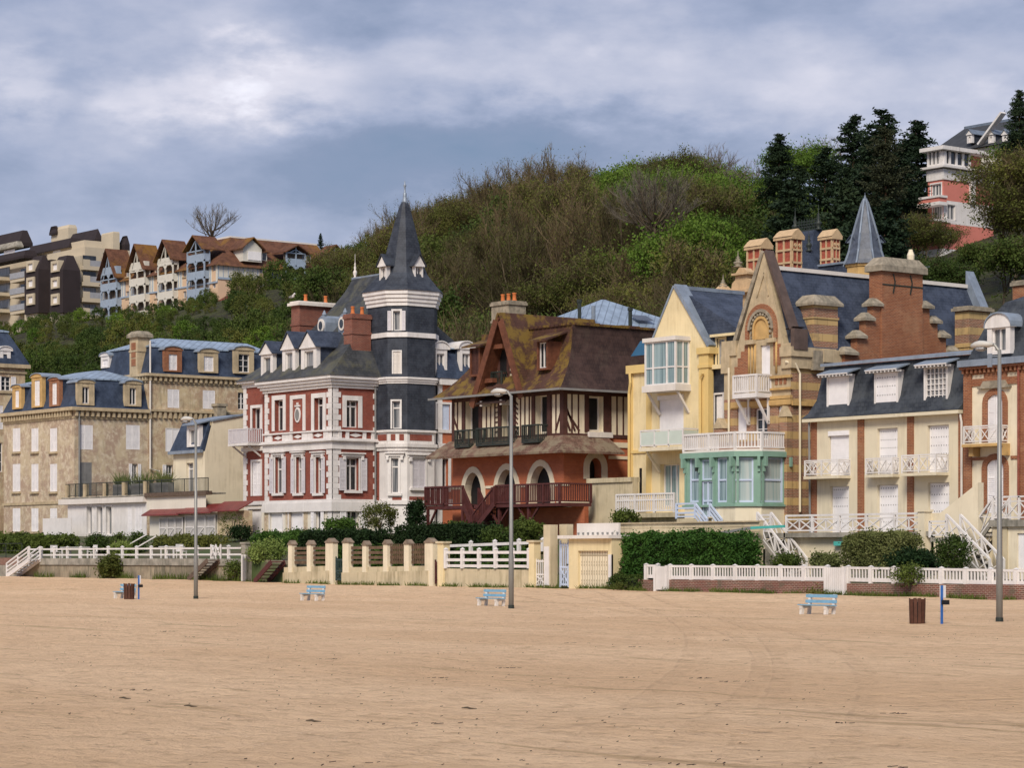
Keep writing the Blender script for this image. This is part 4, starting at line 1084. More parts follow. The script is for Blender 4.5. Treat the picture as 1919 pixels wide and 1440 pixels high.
tcx, tcy = (tx0 + tx1) / 2 - .2, (ty0 + ty1) / 2
V.part('spire_finial', MB().lathe((tcx, tcy, apz - .9), [(.26, 0), (.16, .9), (.1, 1.1), (.13, 1.3), (.07, 1.35), (.05, 1.7), (.11, 1.8), (.05, 1.9), (.03, 2.1)], 8), ZINC_S, smooth=True)
# lucarnes on the spire
fL1 = Face(tx1 - ch + .05, ty0 - .05, .70711, .70711, .70711, -.70711)
def lucarne(f, px0, px1, pt_, pb, pa, dp): dormer(V, f, px0, px1, pt_, pb, pa, dp, WHITE, pil=.10, top=.1, gl=GLC, cols=2, cheek=SLATE_D, rm=SLATE_D, over=.18, label='small spire dormer with white bargeboards')
lucarne(FE(tx1 - .35), 777, 793, 497, 534, 477, 1.7); lucarne(FS(ty0 + .25), 711, 724, 497, 532, 478, 1.8)
# right wing behind the tower
XR = tx1 - .45; fR = FE(XR); zz = lambda py: fR.z(835, py); YR0, YR1 = ty1 - .3, PX(895, XR)
win(V, fR, fR.R(818, 843, 758, 806), shut='panel', sm=BLUEW, sur=.14, rec=.12); win(V, fR, fR.R(820, 840, 860, 922), cols=2, gl=GLC, sur=.2, rec=.3)
m = MB().wall(fR, YR0, YR1, zz(1000) - 1, zz(722)); m.quad((XR, YR1, zz(1000)-1), (XR - 8, YR1, zz(1000)-1), (XR - 8, YR1, zz(722)), (XR, YR1, zz(722))); V.part('wing_wall', m, BRICK_OR)
m = MB()
for a, b, o in ((722, 710, .25), (845, 832, .22), (812, 806, .1), (948, 936, .1)): m.box(XR - .05, XR + o, YR0, YR1, zz(a), zz(b))
m.box(XR - .05, XR + .04, YR0, YR0 + .35, zz(1000) - 1, zz(722)); V.part('wing_stonework', m, WHITE)
V.part('wing_mansard', MB().rects([(XR - 9, XR + .3, YR0 - .2, YR1, zz(710)), (XR - 8, XR - .4, YR0, YR1 - .4, zz(665)), (XR - 7.6, XR - .8, YR0, YR1 - .6, zz(652))]), SLATE_N)
V.part('wing_zinc_roof', MB().rects([(XR - 8.3, XR - .35, YR0, YR1 - .3, zz(653)), (XR - 8.3, XR - .35, YR0, YR1 - .3, zz(651)), (XR - 5, XR - 3.4, YR0 + 1, YR1 - 2, zz(638))]), ZINC)
for a, b in ((814, 838), (862, 886)): dormer(V, FE(XR + .05), a, b, 655, 708, 641, 1.4, WHITE, 'arch', pil=.2, cheek=SLATE_N, rm=WHITE, cols=2, gl=GLC)
# ================================================================ half-timbered villa
YG = 88.0; gS = FS(YG); XG = gS.s(1056); gE = FE(XG); zg = lambda py: gS.z(1056, py)
XG0 = gS.s(848); GBK = 98.0
G = Thing('timbered_villa', 'half-timbered villa with mossy tiled roof over orange brick arches and a wooden deck', 'house', (XG - 5, 92, 3.3))
zf0, zf1, ze = zg(832), zg(815), zg(731)     # pent roof joint, timber floor line, eaves
# upper windows
UW = [(gS, 872, 898, 752, 826), (gS, 940, 961, 744, 822), (gS, 1003, 1026, 740, 812), (gE, 1103, 1131, 743, 808)]
for f, a, b, t_, bt in UW:
    r = f.R(a, b, t_, bt); win(G, f, r, fm=CREAMW, cols=1, gl=BLACKM, rec=.45, fw=.09)
    m = MB(); m.fb(f, r[0] - .3, r[0], r[2] - .1, r[3] + .25, -.02, .05); m.fb(f, r[1], r[1] + (.3 if f is gS else .55), r[2] - .1, r[3] + .25, -.02, .05); m.fb(f, r[0], r[1], r[3], r[3] + .25, -.02, .05)
    G.part('window_jamb', m, TIMBER)
r = gE.R(1103, 1137, 808, 814); G.part('sill', MB().fb(gE, r[0] - .1, r[1] + .3, zg(818), zg(808), 0, .2), CREAMW)
m = MB(); m.wall(gS, XG0, XG, zf1 - .1, ze); m.wall(gE, YG, GBK, zf1 - .1, ze); m.quad((XG0, GBK, zf1), (XG0, YG, zf1), (XG0, YG, ze), (XG0, GBK, ze)); m.quad((XG, GBK, zf1), (XG0, GBK, zf1), (XG0, GBK, ze), (XG, GBK, ze)); m.quad((XG0, YG, ze), (XG, YG, ze), (XG, GBK, ze), (XG0, GBK, ze))
G.part('upper_wall', m, CREAM)
# timbers
m = MB()
def free(f, s, z0, z1, w=.07): return not any(h[0] - .35 < s < h[1] + .35 and h[2] < z1 and h[3] > z0 for h in f.holes)
for f, s0, s1 in ((gS, XG0, XG), (gE, YG, YG + 5.4)):
    m.fb(f, s0, s1, ze - .22, ze - .02, -.02, .045); m.fb(f, s0, s1, zf1 - .1, zf1 + .1, -.02, .045)
    s_ = s0 + .12
    while s_ < s1:
        if free(f, s_, zf1, ze): m.fb(f, s_ - .042, s_ + .042, zf1 + .1, ze - .22, -.02, .04)
        s_ += .40 if f is gS else .47
m.fb(gS, XG - .22, XG + .05, zf1 - .1, ze, -.05, .06); m.fb(gE, YG - .05, YG + .24, zf1 - .1, ze, -.05, .06); m.fb(gS, XG0, XG0 + .2, zf1 - .1, ze, -.05, .06)
def brace(f, a, za, b, zb, w=.12):
    p, q = Vector((f.s(a), f.z(a, za))), Vector((f.s(b), f.z(b, zb))); d = (q - p).normalized(); n = Vector((-d.y, d.x)) * w / 2
    m.poly(f, [(p.x - n.x, p.y - n.y), (q.x - n.x, q.y - n.y), (q.x + n.x, q.y + n.y), (p.x + n.x, p.y + n.y)], -.02, .05)
for q in ((850, 782, 864, 822), (1054, 765, 1042, 808)): brace(gS, *q)
for x_, up in ((931, 1), (968, -1)):
    for k in range(7): brace(gS, x_ - 3, 752 + k * 9 + (4 if up > 0 else 0), x_ + 3, 752 + k * 9 + (0 if up > 0 else 4) + 3, .07)
for q in ((1061, 765, 1077, 808), (1062, 790, 1068, 808), (1059, 768, 1085, 808)): brace(gE, *q)
G.part('timber_frame', m, TIMBER)
# ground floor brick with three arches
z_g0, z_sp = zg(1010) - .6, zg(905)
AR = [(gS, 873, 899, 867), (gS, 935, 962, 864), (gS, 999, 1027, 860)]
bm_ = MB(); gfS = FS(YG); gfE = FE(XG)
z_deck = zg(945)
ar = []
for f, a, b, pt_ in ((gfS, 864, 910, 867), (gfS, 925, 975, 864), (gfS, 987, 1040, 860)):
    s0, s1 = f.s(a), f.s(b); zt_ = zg(pt_); 
    s0 += .35; s1 -= .35; zt_ -= .35
    f.holes.append((s0, s1, z_deck, zt_, .45)); pts = arch_pts(s0, s1, zt_ - 1.35, zt_); arch_fill(bm_, f, s0, s1, 0, 0, zt_, pts, .45); ar.append((f, pts, s0, s1, zt_))
s0, s1 = gfE.s(1104), gfE.s(1127); zt_ = zg(857)
gfE.holes.append((s0, s1, zg(897), zt_, .6)); pts = arch_pts(s0, s1, zt_ - .55, zt_); arch_fill(bm_, gfE, s0, s1, 0, 0, zt_, pts, .6)
bm_.wall(gfS, XG0, XG, z_g0, zf1 - .1); bm_.wall(gfE, YG, GBK, z_g0, zf1 - .1); bm_.quad((XG0, GBK, z_g0), (XG0, YG, z_g0), (XG0, YG, zf1), (XG0, GBK, zf1))
G.part('brick_wall', bm_, BRICK_OR)
for f, p_, s0_, s1_, z_ in ar:
    G.part('arch', arch_band(f, p_, z_deck, .36, .05), CREAM)
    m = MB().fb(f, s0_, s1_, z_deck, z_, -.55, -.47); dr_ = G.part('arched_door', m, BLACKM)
    mm = MB(); mm.fb(f, s0_ - .005, s0_ + .03, z_deck, p_[0][1], -.46, -.01); mm.fb(f, s1_ - .03, s1_ + .005, z_deck, p_[0][1], -.46, -.01)
    for (a, za), (b, zb) in zip(p_, p_[1:]): mm.quad(f.pt(a, za - .02, -.01), f.pt(a, za - .02, -.46), f.pt(b, zb - .02, -.46), f.pt(b, zb - .02, -.01))
    G.part('arch_reveal', mm, CREAM)
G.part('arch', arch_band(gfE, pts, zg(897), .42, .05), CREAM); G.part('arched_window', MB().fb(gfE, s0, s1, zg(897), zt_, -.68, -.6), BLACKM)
m = MB(); zc = z_sp
for a, b in ((848, 863), (911, 925), (975, 987), (1041, 1056)): m.fb(gS, gS.s(a), gS.s(b), zg(911), zg(906), -.02, .06)
m.fb(gE, YG - .06, gE.s(1066), zg(911), zg(906), -.02, .06); m.fb(gE, YG, GBK, zg(945), zg(938), -.02, .06); m.fb(gE, gE.s(1118), GBK, zg(836), zg(826), -.02, .06)
m.fb(gS, XG - .55, XG + .05, z_g0, zg(940), -.02, .07); m.fb(gE, YG - .05, gE.s(1070), z_g0, zg(940), -.02, .07)
m.fb(gE, gE.s(1140), gE.s(1180), zg(858), zg(852), -.02, .06)
G.part('stone_band', m, CREAM)
# pent roof
m = MB(); o = 1.15; z1, z0 = zg(815), zg(847)
P = [(XG0 - .3, YG), (XG, YG), (XG, YG + 3.3)]
m.add([(XG0 - .3, YG - .02, z1), (XG + .02, YG - .02, z1), (XG + .02, YG + 3.1, z1), (XG0 - 1.2, YG - o, z0), (XG + o, YG - o, z0), (XG + o, YG + 3.5, z0), (XG0 - .9, YG - o, z0 - .12), (XG + o, YG - o, z0 - .12), (XG + o, YG + 3.5, z0 - .12), (XG, YG, z0 + .1), (XG0, YG, z0 + .1), (XG, YG + 3.3, z0 + .1)],
      [(3, 4, 1, 0), (4, 5, 2, 1), (6, 7, 4, 3), (7, 8, 5, 4), (6, 10, 9, 7), (7, 9, 11, 8), (5, 8, 11, 2), (3, 0, 10, 6)])
G.part('pent_roof', m, TILE_PENT)
# main roof: mansard with flared feet, then a shallow top
zm = zg(612) ; zrt = zg(606)
lv = flare(XG0 - 1.0, XG + .8, YG - .9, GBK + .6, ze, XG0 + 1.4, XG - .55, YG + 1.1, GBK - 1.1, ZP(609, XG - .8, YG + 1.2), 7, 2.2)
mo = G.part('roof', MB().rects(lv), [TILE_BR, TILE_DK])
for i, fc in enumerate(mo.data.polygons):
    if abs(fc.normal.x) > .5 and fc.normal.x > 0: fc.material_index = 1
zt_m = lv[-1][4]
m = MB()
for y_ in frange(YG + 1.2, GBK - 1.3, .38): m.box(XG - .68, XG - .42, y_, y_ + .3, zt_m - .02, zt_m + .12 + .03 * (int(y_ * 10) % 2))
for x_ in frange(XG0 + 5.0, XG - .9, .38): m.box(x_, x_ + .3, YG + 1.0, YG + 1.22, zt_m - .02, zt_m + .12)
G.part('ridge_tile', m, TILE_BR)
G.part('gutter', MB().bar((XG0 - 1.05, YG - .98, ze - .02), (XG + .9, YG - .98, ze - .02), .12).bar((XG + .88, YG - .98, ze - .02), (XG + .88, GBK, ze - .02), .12), GREYF)
# big front gable: steep roof with flared bargeboards
fgb = FS(YG - .75); ax = fgb.s(934); za_ = fgb.z(934, 588); sl_, sr_ = fgb.s(889), fgb.s(972); zbl, zbr = fgb.z(889, 752), fgb.z(972, 735)
back = 7.0
def slab(m, f, p, q, o0, o1, t_):
    n = Vector((-(q[1] - p[1]), q[0] - p[0])).normalized() * t_
    if n.y < 0: n = -n
    m.poly(f, [p, q, (q[0] + n.x, q[1] + n.y), (p[0] + n.x, p[1] + n.y)], o0, o1)
zr_b = zg(595)
m = MB(); slab(m, fgb, (sl_, zbl), (ax, za_), -back, .0, .16); slab(m, fgb, (sr_, zbr), (ax, za_), -back, .0, .16); G.part('gable_roof', m, TILE_BR)
m = MB(); slab(m, fgb, (sl_ - .05, zbl - .42), (ax, za_ - .5), -.02, .06, .46); slab(m, fgb, (sr_ + .05, zbr - .42), (ax, za_ - .5), -.02, .06, .46)
slab(m, fgb, (sl_ + .1, zbl - .3), (ax, za_ - .25), -1.6, -.02, .2)
G.part('bargeboard', m, TIMBER_R)
m = MB()
for k in (.33, .72): p = (lerp(sl_, ax, k), lerp(zbl, za_, k) - .35); m.fb(fgb, p[0] - .1, p[0] + .7, p[1] - .25, p[1], -.9, -.2)
G.part('gable_bracket', m, TIMBER_R)
fgw = FS(YG + .15); gx0, gx1 = fgw.s(922), fgw.s(972)
wl, wr, wz0 = fgw.s(913), fgw.s(966), zg(727)
m = MB().poly(fgw, [(wl, wz0), (wr, wz0), (ax + .1, za_ - .8)], -.2, 0); G.part('gable_wall', m, CREAM)
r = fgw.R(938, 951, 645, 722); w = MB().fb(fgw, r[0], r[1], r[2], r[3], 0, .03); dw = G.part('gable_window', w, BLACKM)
m = MB(); m.fb(fgw, r[0] - .22, r[0], r[2], r[3] + .2, 0, .06); m.fb(fgw, r[1], r[1] + .22, r[2], r[3] + .2, 0, .06); m.fb(fgw, r[0] - .5, r[1] + .5, r[3], r[3] + .2, 0, .065); m.fb(fgw, ax - .06, ax + .06, r[3], za_ - 1.1, 0, .05)
for k in (-.35, .35): m.fb(fgw, ax + k - .05, ax + k + .05, r[3] + .2, za_ - 1.9, 0, .05)
m.fb(fgw, wl, wr, wz0, wz0 + .2, 0, .07); m.fb(fgw, wl + .55, wr - .3, wz0 + 1.1, wz0 + 1.25, 0, .05)
for x_ in (wl + .45, wl + .9, wr - .85, wr - .4): m.bar((x_, YG + .12, wz0 + .2), (x_ + (.2 if x_ < ax else -.25), YG + .12, wz0 + 1.1), .09)
G.part('gable_timbers', m, TIMBER)
a, b = fgw.s(931), fgw.s(951); z0 = zg(722)
bl = G.part('gable_balcony', railing([(a, YG + .1, z0), (a, YG - .25, z0), (b, YG - .25, z0), (b, YG + .1, z0)], 1.05, step=.13, bw=.03, top=.07), IRON)
m = MB(); q = [fgw.pt(wl - .3, zg(745), .9), fgw.pt(wr + .2, zg(745), .9), fgw.pt(wr, zg(728), .05), fgw.pt(wl, zg(728), .05)]; m.add(q + [(x, y, z - .1) for x, y, z in q], [(0,1,2,3),(4,7,6,5),(0,4,5,1),(1,5,6,2),(2,6,7,3),(3,7,4,0)]); G.part('small_pent_roof', m, TILE_DK)
for k in (wl + .5, wr - .3): G.part('bracket', MB().fb(fgw, k - .09, k + .09, zg(752), zg(742), .05, .85), CREAMW)
# dormers
dormer(G, FS(YG - .1), 1006, 1026, 640, 694, 613, 2.4, TIMBER_R, 'flat', pil=.12, top=.05, gl=BLACKM, cheek=TIMBER_R, rm=TILE_BR, over=.35, cols=2)
dormer(G, FS(YG - .1), 880, 899, 652, 706, 628, 2.4, TIMBER_R, 'flat', pil=.12, top=.05, gl=BLACKM, cheek=TIMBER_R, rm=TILE_BR, over=.4, shut='closed', sm=TIMBER)
x0 = PY(921, 92); chimney(G, x0, x0 + 1.7, 92, 93.3, zg(660), ZP(567, x0, 92), STONE_G, STONE_G, 3, .08, .25, along='x')
# balconies on the upper floor
for a, b, t_, bt in ((871, 897, 808, 838), (911, 972, 803, 834), (997, 1027, 798, 829)):
    s0, s1 = gS.s(a), gS.s(b); z0 = gS.z((a + b) / 2, bt); h = gS.z((a + b) / 2, t_) - z0
    m = railing([(s0, YG, z0), (s0, YG - .7, z0), (s1, YG - .7, z0), (s1, YG, z0)], h, step=.13, bw=.035, top=.08); m.box(s0 - .03, s1 + .03, YG - .74, YG, z0 - .06, z0 + .04); G.part('balcony', m, IRON)
# wooden deck and stairs
zd = z_deck; Yd = YG - 2.2; dS = FS(Yd)
dx0, dx1 = dS.s(888), dS.s(1050)
m = MB().box(dx0, dx1, Yd, YG, zd - .18, zd); dk = G.part('deck', m, DECKW)
G.part('deck_railing', railing([(dS.s(929), Yd, zd), (dx1 - .05, Yd, zd), (dx1 - .05, YG, zd)], 1.05, step=.15, bw=.05, top=.09, post=.11), DECKW, dk)
G.part('deck_railing', railing([(dS.s(888), YG - .9, zd), (dS.s(922), YG - .9, zd)], 1.0, step=.15, bw=.05, top=.09, post=.11), DECKW, dk)
def stair(H, p, q, wdt, n, mat, ax='y', rail=None, name='stair', rmat=None, rstyle='bal', rh=1.0):
    """steps from p (low) to q (high); wdt vector across"""
    m = MB(); p, q, w = Vector(p), Vector(q), Vector(wdt)
    for i in range(n):
        a = p.lerp(q, (i + .5) / n); b = p.lerp(q, (i + 1.2) / n)
        m.bar(Vector((a.x, a.y, b.z)) , Vector((a.x, a.y, b.z)) + w, ((q - p).xy.length / n) * 1.15, .05)
    for o_ in (Vector((0, 0, 0)), w): m.bar(p + o_ + Vector((0, 0, .02)), q + o_ + Vector((0, 0, .02)), .07, .28)
    s = H.part(name, m, mat)
    if rail:
        m = MB()
        for o_ in (Vector((0, 0, 0)), w):
            mm = railing([p + o_, q + o_], rh, rstyle, step=.16, bw=.045, top=.08, post=.09); m.add(mm.v, mm.f)
        H.part('stair_railing', m, rmat or mat, s)
    return s
xs_, zs_ = dS.s(929), zd
stair(G, (dS.s(888), Yd - .1, garden_z(dx0, Yd)+.2), (xs_, Yd - .1, zd), (0, 1.0, 0), 9, DECKW, rail=True)
# the left deck wing
lx0, lx1 = FS(86).s(797), FS(86).s(868)
m = MB().box(lx0, lx1, 86, 87.6, zd - .2, zd)
for x_ in (lx0 + .1, lx1 - .2):
    m.box(x_, x_ + .14, 86, 86.14, zd - 2.2, zd - .2); m.bar((x_ + .1, 86.07, zd - 1.3), (x_ + .9, 86.07, zd - .2), .1)
ld = G.part('side_deck', m, DECKW); G.part('deck_railing', railing([(lx0, 87.6, zd), (lx0, 86, zd), (lx1, 86, zd)], 1.1, step=.14, bw=.05, top=.1, post=.1), DECKW, ld)
stair(G, (FS(86).s(896) , 86, zd - 2.0), (lx1, 86, zd), (0, 1.1, 0), 9, DECKW, rail=True)
m = MB()
for a in (930, 985): x_ = dS.s(a); m.box(x_, x_ + .16, Yd + .1, Yd + .26, zd - 2.3, zd - .18); m.bar((x_ + .1, Yd + .15, zd - 1.1), (x_ + 1.0, Yd + .15, zd - .2), .1); m.bar((x_, Yd + .15, zd - 1.1), (x_ - .8, Yd + .15, zd - .2), .1)
G.part('deck_post', m, DECKW)
m = MB().quad((dx0, YG - .5, zd - 2.4), (dx1, YG - .5, zd - 2.4), (dx1, YG - .5, zd - .2), (dx0, YG - .5, zd - .2)); G.part('undercroft_wall', m, BRICK_OR)
# ================================================================ yellow gabled house
YH = 90.0; hS = FS(YH); XH = hS.s(1326); XH0 = hS.s(1213); hE = FE(XH); zh = lambda py, px=1270: hS.z(px, py)
Hh = Thing('yellow_house', 'narrow yellow house with a steep gable, glazed box window and glass balcony', 'house', (XH - 3, 94, 2.0))
apx, apz_ = hS.s(1264), zh(534, 1264)
win(Hh, hS, hS.R(1234, 1281, 742, 835), shut='roller', sm=SHUTW, rec=.15)
win(Hh, hS, hS.R(1237, 1273, 870, 950), cols=3, gl=GLB, rec=.35, fw=.08)
hS.holes.append((*hS.R(1200 + 14, 1203 + 14, 878, 930), .2))
Z0 = zh(1010); ztop = min(zh(633, 1217), zh(654, 1322))
m = MB(); m.wall(hS, XH0, XH, Z0, ztop); m.quad((XH, YH, Z0), (XH, 104, Z0), (XH, 104, ztop), (XH, YH, ztop)); m.quad((XH0, 104, Z0), (XH0, YH, Z0), (XH0, YH, ztop), (XH0, 104, ztop))
gz = zh(640, 1318)
m.add([hS.pt(XH0, ztop), hS.pt(XH, ztop), hS.pt(XH - .3, ztop), hS.pt(apx, apz_), hS.pt(XH0, ztop, -.4), hS.pt(XH - .4, ztop, -.4), hS.pt(XH - .4, ztop, -.4), hS.pt(apx, apz_, -.4)], [(0, 1, 3), (4, 7, 5), (0, 3, 7, 4), (1, 5, 7, 3)])
Hh.part('wall', m, YELLOW)
m = MB(); sr = hS.s(1318)
def cop(m, f, p, q, o0, o1, t_, lift=.0):
    n = Vector((-(q[1] - p[1]), q[0] - p[0])).normalized() * t_
    if n.y < 0: n = -n
    m.poly(f, [(p[0], p[1] + lift), (q[0], q[1] + lift), (q[0] + n.x, q[1] + n.y + lift), (p[0] + n.x, p[1] + n.y + lift)], o0, o1)
cop(m, hS, (XH + .1, zh(652, 1322)), (apx, apz_ - .1), -.75, .12, .2); cop(m, hS, (XH0 - .1, ztop - .2), (apx, apz_ - .1), -.75, .05, .12)
Hh.part('gable_coping', m, ZINC_S)
m = MB(); m.fb(hS, hS.s(1311), XH + .12, Z0, zh(664, 1318), -.3, .06); m.fb(hS, hS.s(1309), XH + .3, zh(664, 1318), zh(652, 1318), -.5, .16); m.fb(hS, hS.s(1310), XH + .2, zh(690, 1318), zh(684, 1318), -.5, .12)
m.fb(hS, XH0 - .05, XH0 + .35, Z0, ztop, -.02, .05); m.fb(hS, XH0, hS.s(1311), zh(846), zh(841), -.02, .06)
Hh.part('pilaster', m, YELLOW_P)
# low left strip
fs2 = FS(YH + .6); a, b = fs2.s(1181), fs2.s(1214); z1 = fs2.z(1195, 700)
Hh.part('side_wall', MB().box(a, b, YH + .6, 104, Z0, z1), YELLOW)
m = MB().box(a - .15, b, YH + .4, 104, z1, z1 + .45); m.box(a - .05, a + .25, YH + .55, YH + .7, Z0, z1); m.box(a, b, YH + .52, YH + .7, fs2.z(1195, 850), fs2.z(1195, 844)); Hh.part('side_cornice', m, YELLOW_P)
Hh.part('narrow_window', MB().fb(fs2, fs2.s(1199), fs2.s(1203), fs2.z(1200, 930), fs2.z(1200, 878), .0, .03), BLACKM)
Hh.part('downpipe', MB().tube([(a + .25, YH + .35, z1), (a + .3, YH + .35, z1 - .5), (a + .1, YH + .42, z1 - 1.1), (a + .1, YH + .42, Z0 + 2.2), (a + .6, YH + .42, Z0 + 1.6), (a + .6, YH + .42, Z0)], [.07] * 6, 6), YELLOW_P)
Hh.part('downpipe', MB().tube([hS.pt(hS.s(1322), zh(700, 1320), .2), hS.pt(hS.s(1317), zh(712, 1320), .2), hS.pt(hS.s(1317), Z0, .2)], [.08] * 3, 6), YELLOW_P)
# roof
A = AT(1272, 541, YH + .5); xr = A[0]; zr = A[2]; B = (xr, PX(1392, xr), zr)
C = AT(1314, 632, 90.25); D = AT(1392, 623, 90.25)
m = MB(); t_ = .12
P = [A, B, D, C]; Q = [(x, y, z - t_) for x, y, z in P]; m.add(P + Q, [(0, 1, 2), (0, 2, 3), (4, 6, 5), (4, 7, 6), (0, 4, 5, 1), (1, 5, 6, 2), (2, 6, 7, 3), (3, 7, 4, 0)])
E_ = (XH0, YH + .5, ztop); F_ = (XH0, B[1], ztop); m.add([A, B, F_, E_], [(0, 3, 2, 1)])
Hh.part('roof', m, SLATE); Hh.part('ridge_capping', MB().bar((xr, YH + .4, zr + .05), (xr, B[1], zr + .05), .3, .2), ZINC_S)
# slate hung link between the two houses
lS = FS(90.45); l0, l1 = XH, lS.s(1398); zlk = lambda py: lS.z(1350, py)
win(Hh, lS, lS.R(1344, 1359, 634, 690), fm=YELLOW, cols=1, gl=GLC, sur=.12, surm=YELLOW, rec=.1)
win(Hh, lS, lS.R(1340, 1355, 740, 812), shut='panel', sm=SHUTW, sur=.1, rec=.1)
m = MB().wall(lS, l0, l1, Z0, zlk(626)); Hh.part('slate_hung_wall', m, SLATE_D)
Hh.part('link_cornice', MB().fb(lS, l0, l1, zlk(692), zlk(684), 0, .3).fb(lS, l0, l1, zlk(632), zlk(627), 0, .3), YELLOW)
p = AT(1182, 668, 91.5); Hh.part('side_skylight', MB().add([p, (p[0] + 1.5, 91.5, p[2]), (p[0] + 1.5, 92.3, p[2] + .9), (p[0] - .1, 92.3, p[2] + .9)], [(0, 1, 2, 3)]), plain('blue_skylight', (.02, .09, .17), .2, .1, 1))
# glazed box window
by = YH - 1.0; bS = FS(by); bx0, bx1 = bS.s(1208), bS.s(1266); bE = FE(bx1); zb0, zb1 = bS.z(1237, 722), bS.z(1237, 640)
m = MB().box(bx0 - .1, bx1 + .12, by - .12, YH, zb0 - .35, zb0); m.box(bx0 - .08, bx1 + .1, by - .1, YH, zb1, zb1 + .22)
for x_ in (bx0 + .1, bx1 - .05): m.bar((x_, by + .15, zb0 - .35), (x_, YH, zb0 - 1.5), .12)
bw_ = Hh.part('box_window', m, CREAMW)
m = MB()
for k in (0, .26, .72, 1): s_ = lerp(bx0 + .05, bx1 - .05, k); m.fb(bS, s_ - .06, s_ + .06, zb0, zb1, -.08, 0)
for k in (0, .55, 1): s_ = lerp(by + .05, YH - .05, k); m.fb(bE, s_ - .06, s_ + .06, zb0, zb1, -.08, 0)
for z_ in (zb0 + .04, lerp(zb0, zb1, .40), zb1 - .04): m.fb(bS, bx0 + .11, bx1 - .11, z_ - .04, z_ + .04, -.075, -.005); m.fb(bE, by + .12, YH - .11, z_ - .04, z_ + .04, -.075, -.005)
Hh.part('window_frame', m, WHITE, bw_)
Hh.part('pane', MB().fb(bS, bx0 + .02, bx1 - .02, zb0, zb1, -.06, -.04).fb(bE, by + .03, YH, zb0, zb1, -.06, -.04), GLB, bw_)
# balcony with obscured glass
cy = YH - 1.1; cS = FS(cy); c0, c1 = cS.s(1201), cS.s(1280); zc0, zc1 = cS.z(1240, 838), cS.z(1240, 806)
m = MB().box(c0 - .1, c1 + .1, cy - .08, YH, zc0 - .2, zc0)
for x_ in (c0 + .3, c1 - .15): m.bar((x_, cy + .2, zc0 - .2), (x_, YH, zc0 - 1.3), .13)
bc = Hh.part('balcony', m, CREAM)
Hh.part('balcony_glass', MB().box(c0 + .04, c1 - .04, cy - .02, cy + .02, zc0 + .14, zc1 - .08).box(c1 - .02, c1 + .02, cy + .05, YH, zc0 + .14, zc1 - .08), plain('obscured_glass', (.55, .62, .56), .35, .05, 1), bc)
Hh.part('balcony_railing', railing([(c0, YH, zc0), (c0, cy, zc0), (c1, cy, zc0), (c1, YH, zc0)], zc1 - zc0, 'none', every=1.25, post=.08, top=.08), WHITE, bc)
# terrace with railing
ty_ = YH - 2.4; tS = FS(ty_); t0, t1 = tS.s(1152), tS.s(1262); tz = tS.z(1200, 962)
m = MB().box(t0, t1 + .5, ty_, YH, tz - .25, tz); m.box(t0 + 1.4, t1 + .5, ty_ + .5, YH, tz - 2.6, tz - .25); tr_ = Hh.part('terrace', m, CREAM_G)
Hh.part('terrace_railing', railing([(t0, ty_ + 1.3, tz), (t0 + .1, ty_ + .05, tz), (t1, ty_ + .05, tz)], 1.0, step=.17, bw=.055, top=.09, mid=.68, post=.1), WHITE, tr_)
sS = FS(ty_ + 1.2); a = sS.s(1110); b = sS.s(1132)
m = MB().box(a, b, ty_ + 1.2, YH, tz - 1.6, tz - .25); sl_p = Hh.part('stair_landing', m, CREAM_G)
Hh.part('landing_railing', railing([(a, ty_ + 1.2, tz - .25), (b, ty_ + 1.2, tz - .25)], .95, step=.16, bw=.05, top=.09), WHITE, sl_p)
stair(Hh, (sS.s(1152), ty_ + 1.1, tz - 1.35), (b, ty_ + 1.1, tz - .25), (0, .9, 0), 6, CREAM_G, rail=True, rmat=WHITE)
# garden wall beside the timbered villa
gS_ = FS(88.6); GWl = Thing('garden_wall', 'tall plain cream wall between the orange brick villa and the yellow house', 'wall', (gS_.s(1140), 88.6, 2))
a, b = gS_.s(1103), gS_.s(1186); z1 = gS_.z(1140, 905)
GWl.part('wall', MB().box(a, b, 88.6, 89.0, z1 - 4.5, z1), CREAM_G); GWl.part('coping', MB().box(a - .08, b, 88.5, 89.1, z1, z1 + .25), CREAM_G)
# ================================================================ brick and stone house with the stepped gable
YI = 89.0; iS = FS(YI); XI = iS.s(1482); XI0 = iS.s(1357); iE = FE(XI); zi = lambda py, px=1425: iS.z(px, py)
I = Thing('gothic_villa', 'ornate brick and stone house with tall stone gable and stepped brick side gable', 'house', (XI - 4, 96, 2.0))
Z0 = zi(1000); BKI = PX(1830, XI - 3.0)
win(I, iS, iS.R(1425, 1443, 645, 706), shut='panel', sm=SHUTW, rec=.18)
for a, b in ((1381, 1399), (1458, 1476)): win(I, iS, iS.R(a, b, 762, 825), shut='panel', sm=SHUTW, rec=.2)
win(I, iS, iS.R(1414, 1438, 766, 825), cols=2, rows=3, rec=.2)
zs_ = zi(648)
m = MB(); m.wall(iS, XI0, XI, zi(745), zs_); Ix = XI - 10
ap = (iS.s(1432), zi(474)); gl_, gr_ = (iS.s(1381), zi(648)), (iS.s(1468), zi(648))
m.poly(iS, [gl_, gr_, ap], -.5, 0)
I.part('stone_front', m, STONE)
m = MB(); m.wall(iS, XI0, XI, Z0, zi(745)); m.wall(iE, YI + .01, BKI, Z0, zi(650, 1482)); m.quad((XI0, BKI, Z0), (XI0, YI, Z0), (XI0, YI, zs_), (XI0, BKI, zs_))
I.part('banded_wall', m, BANDED)
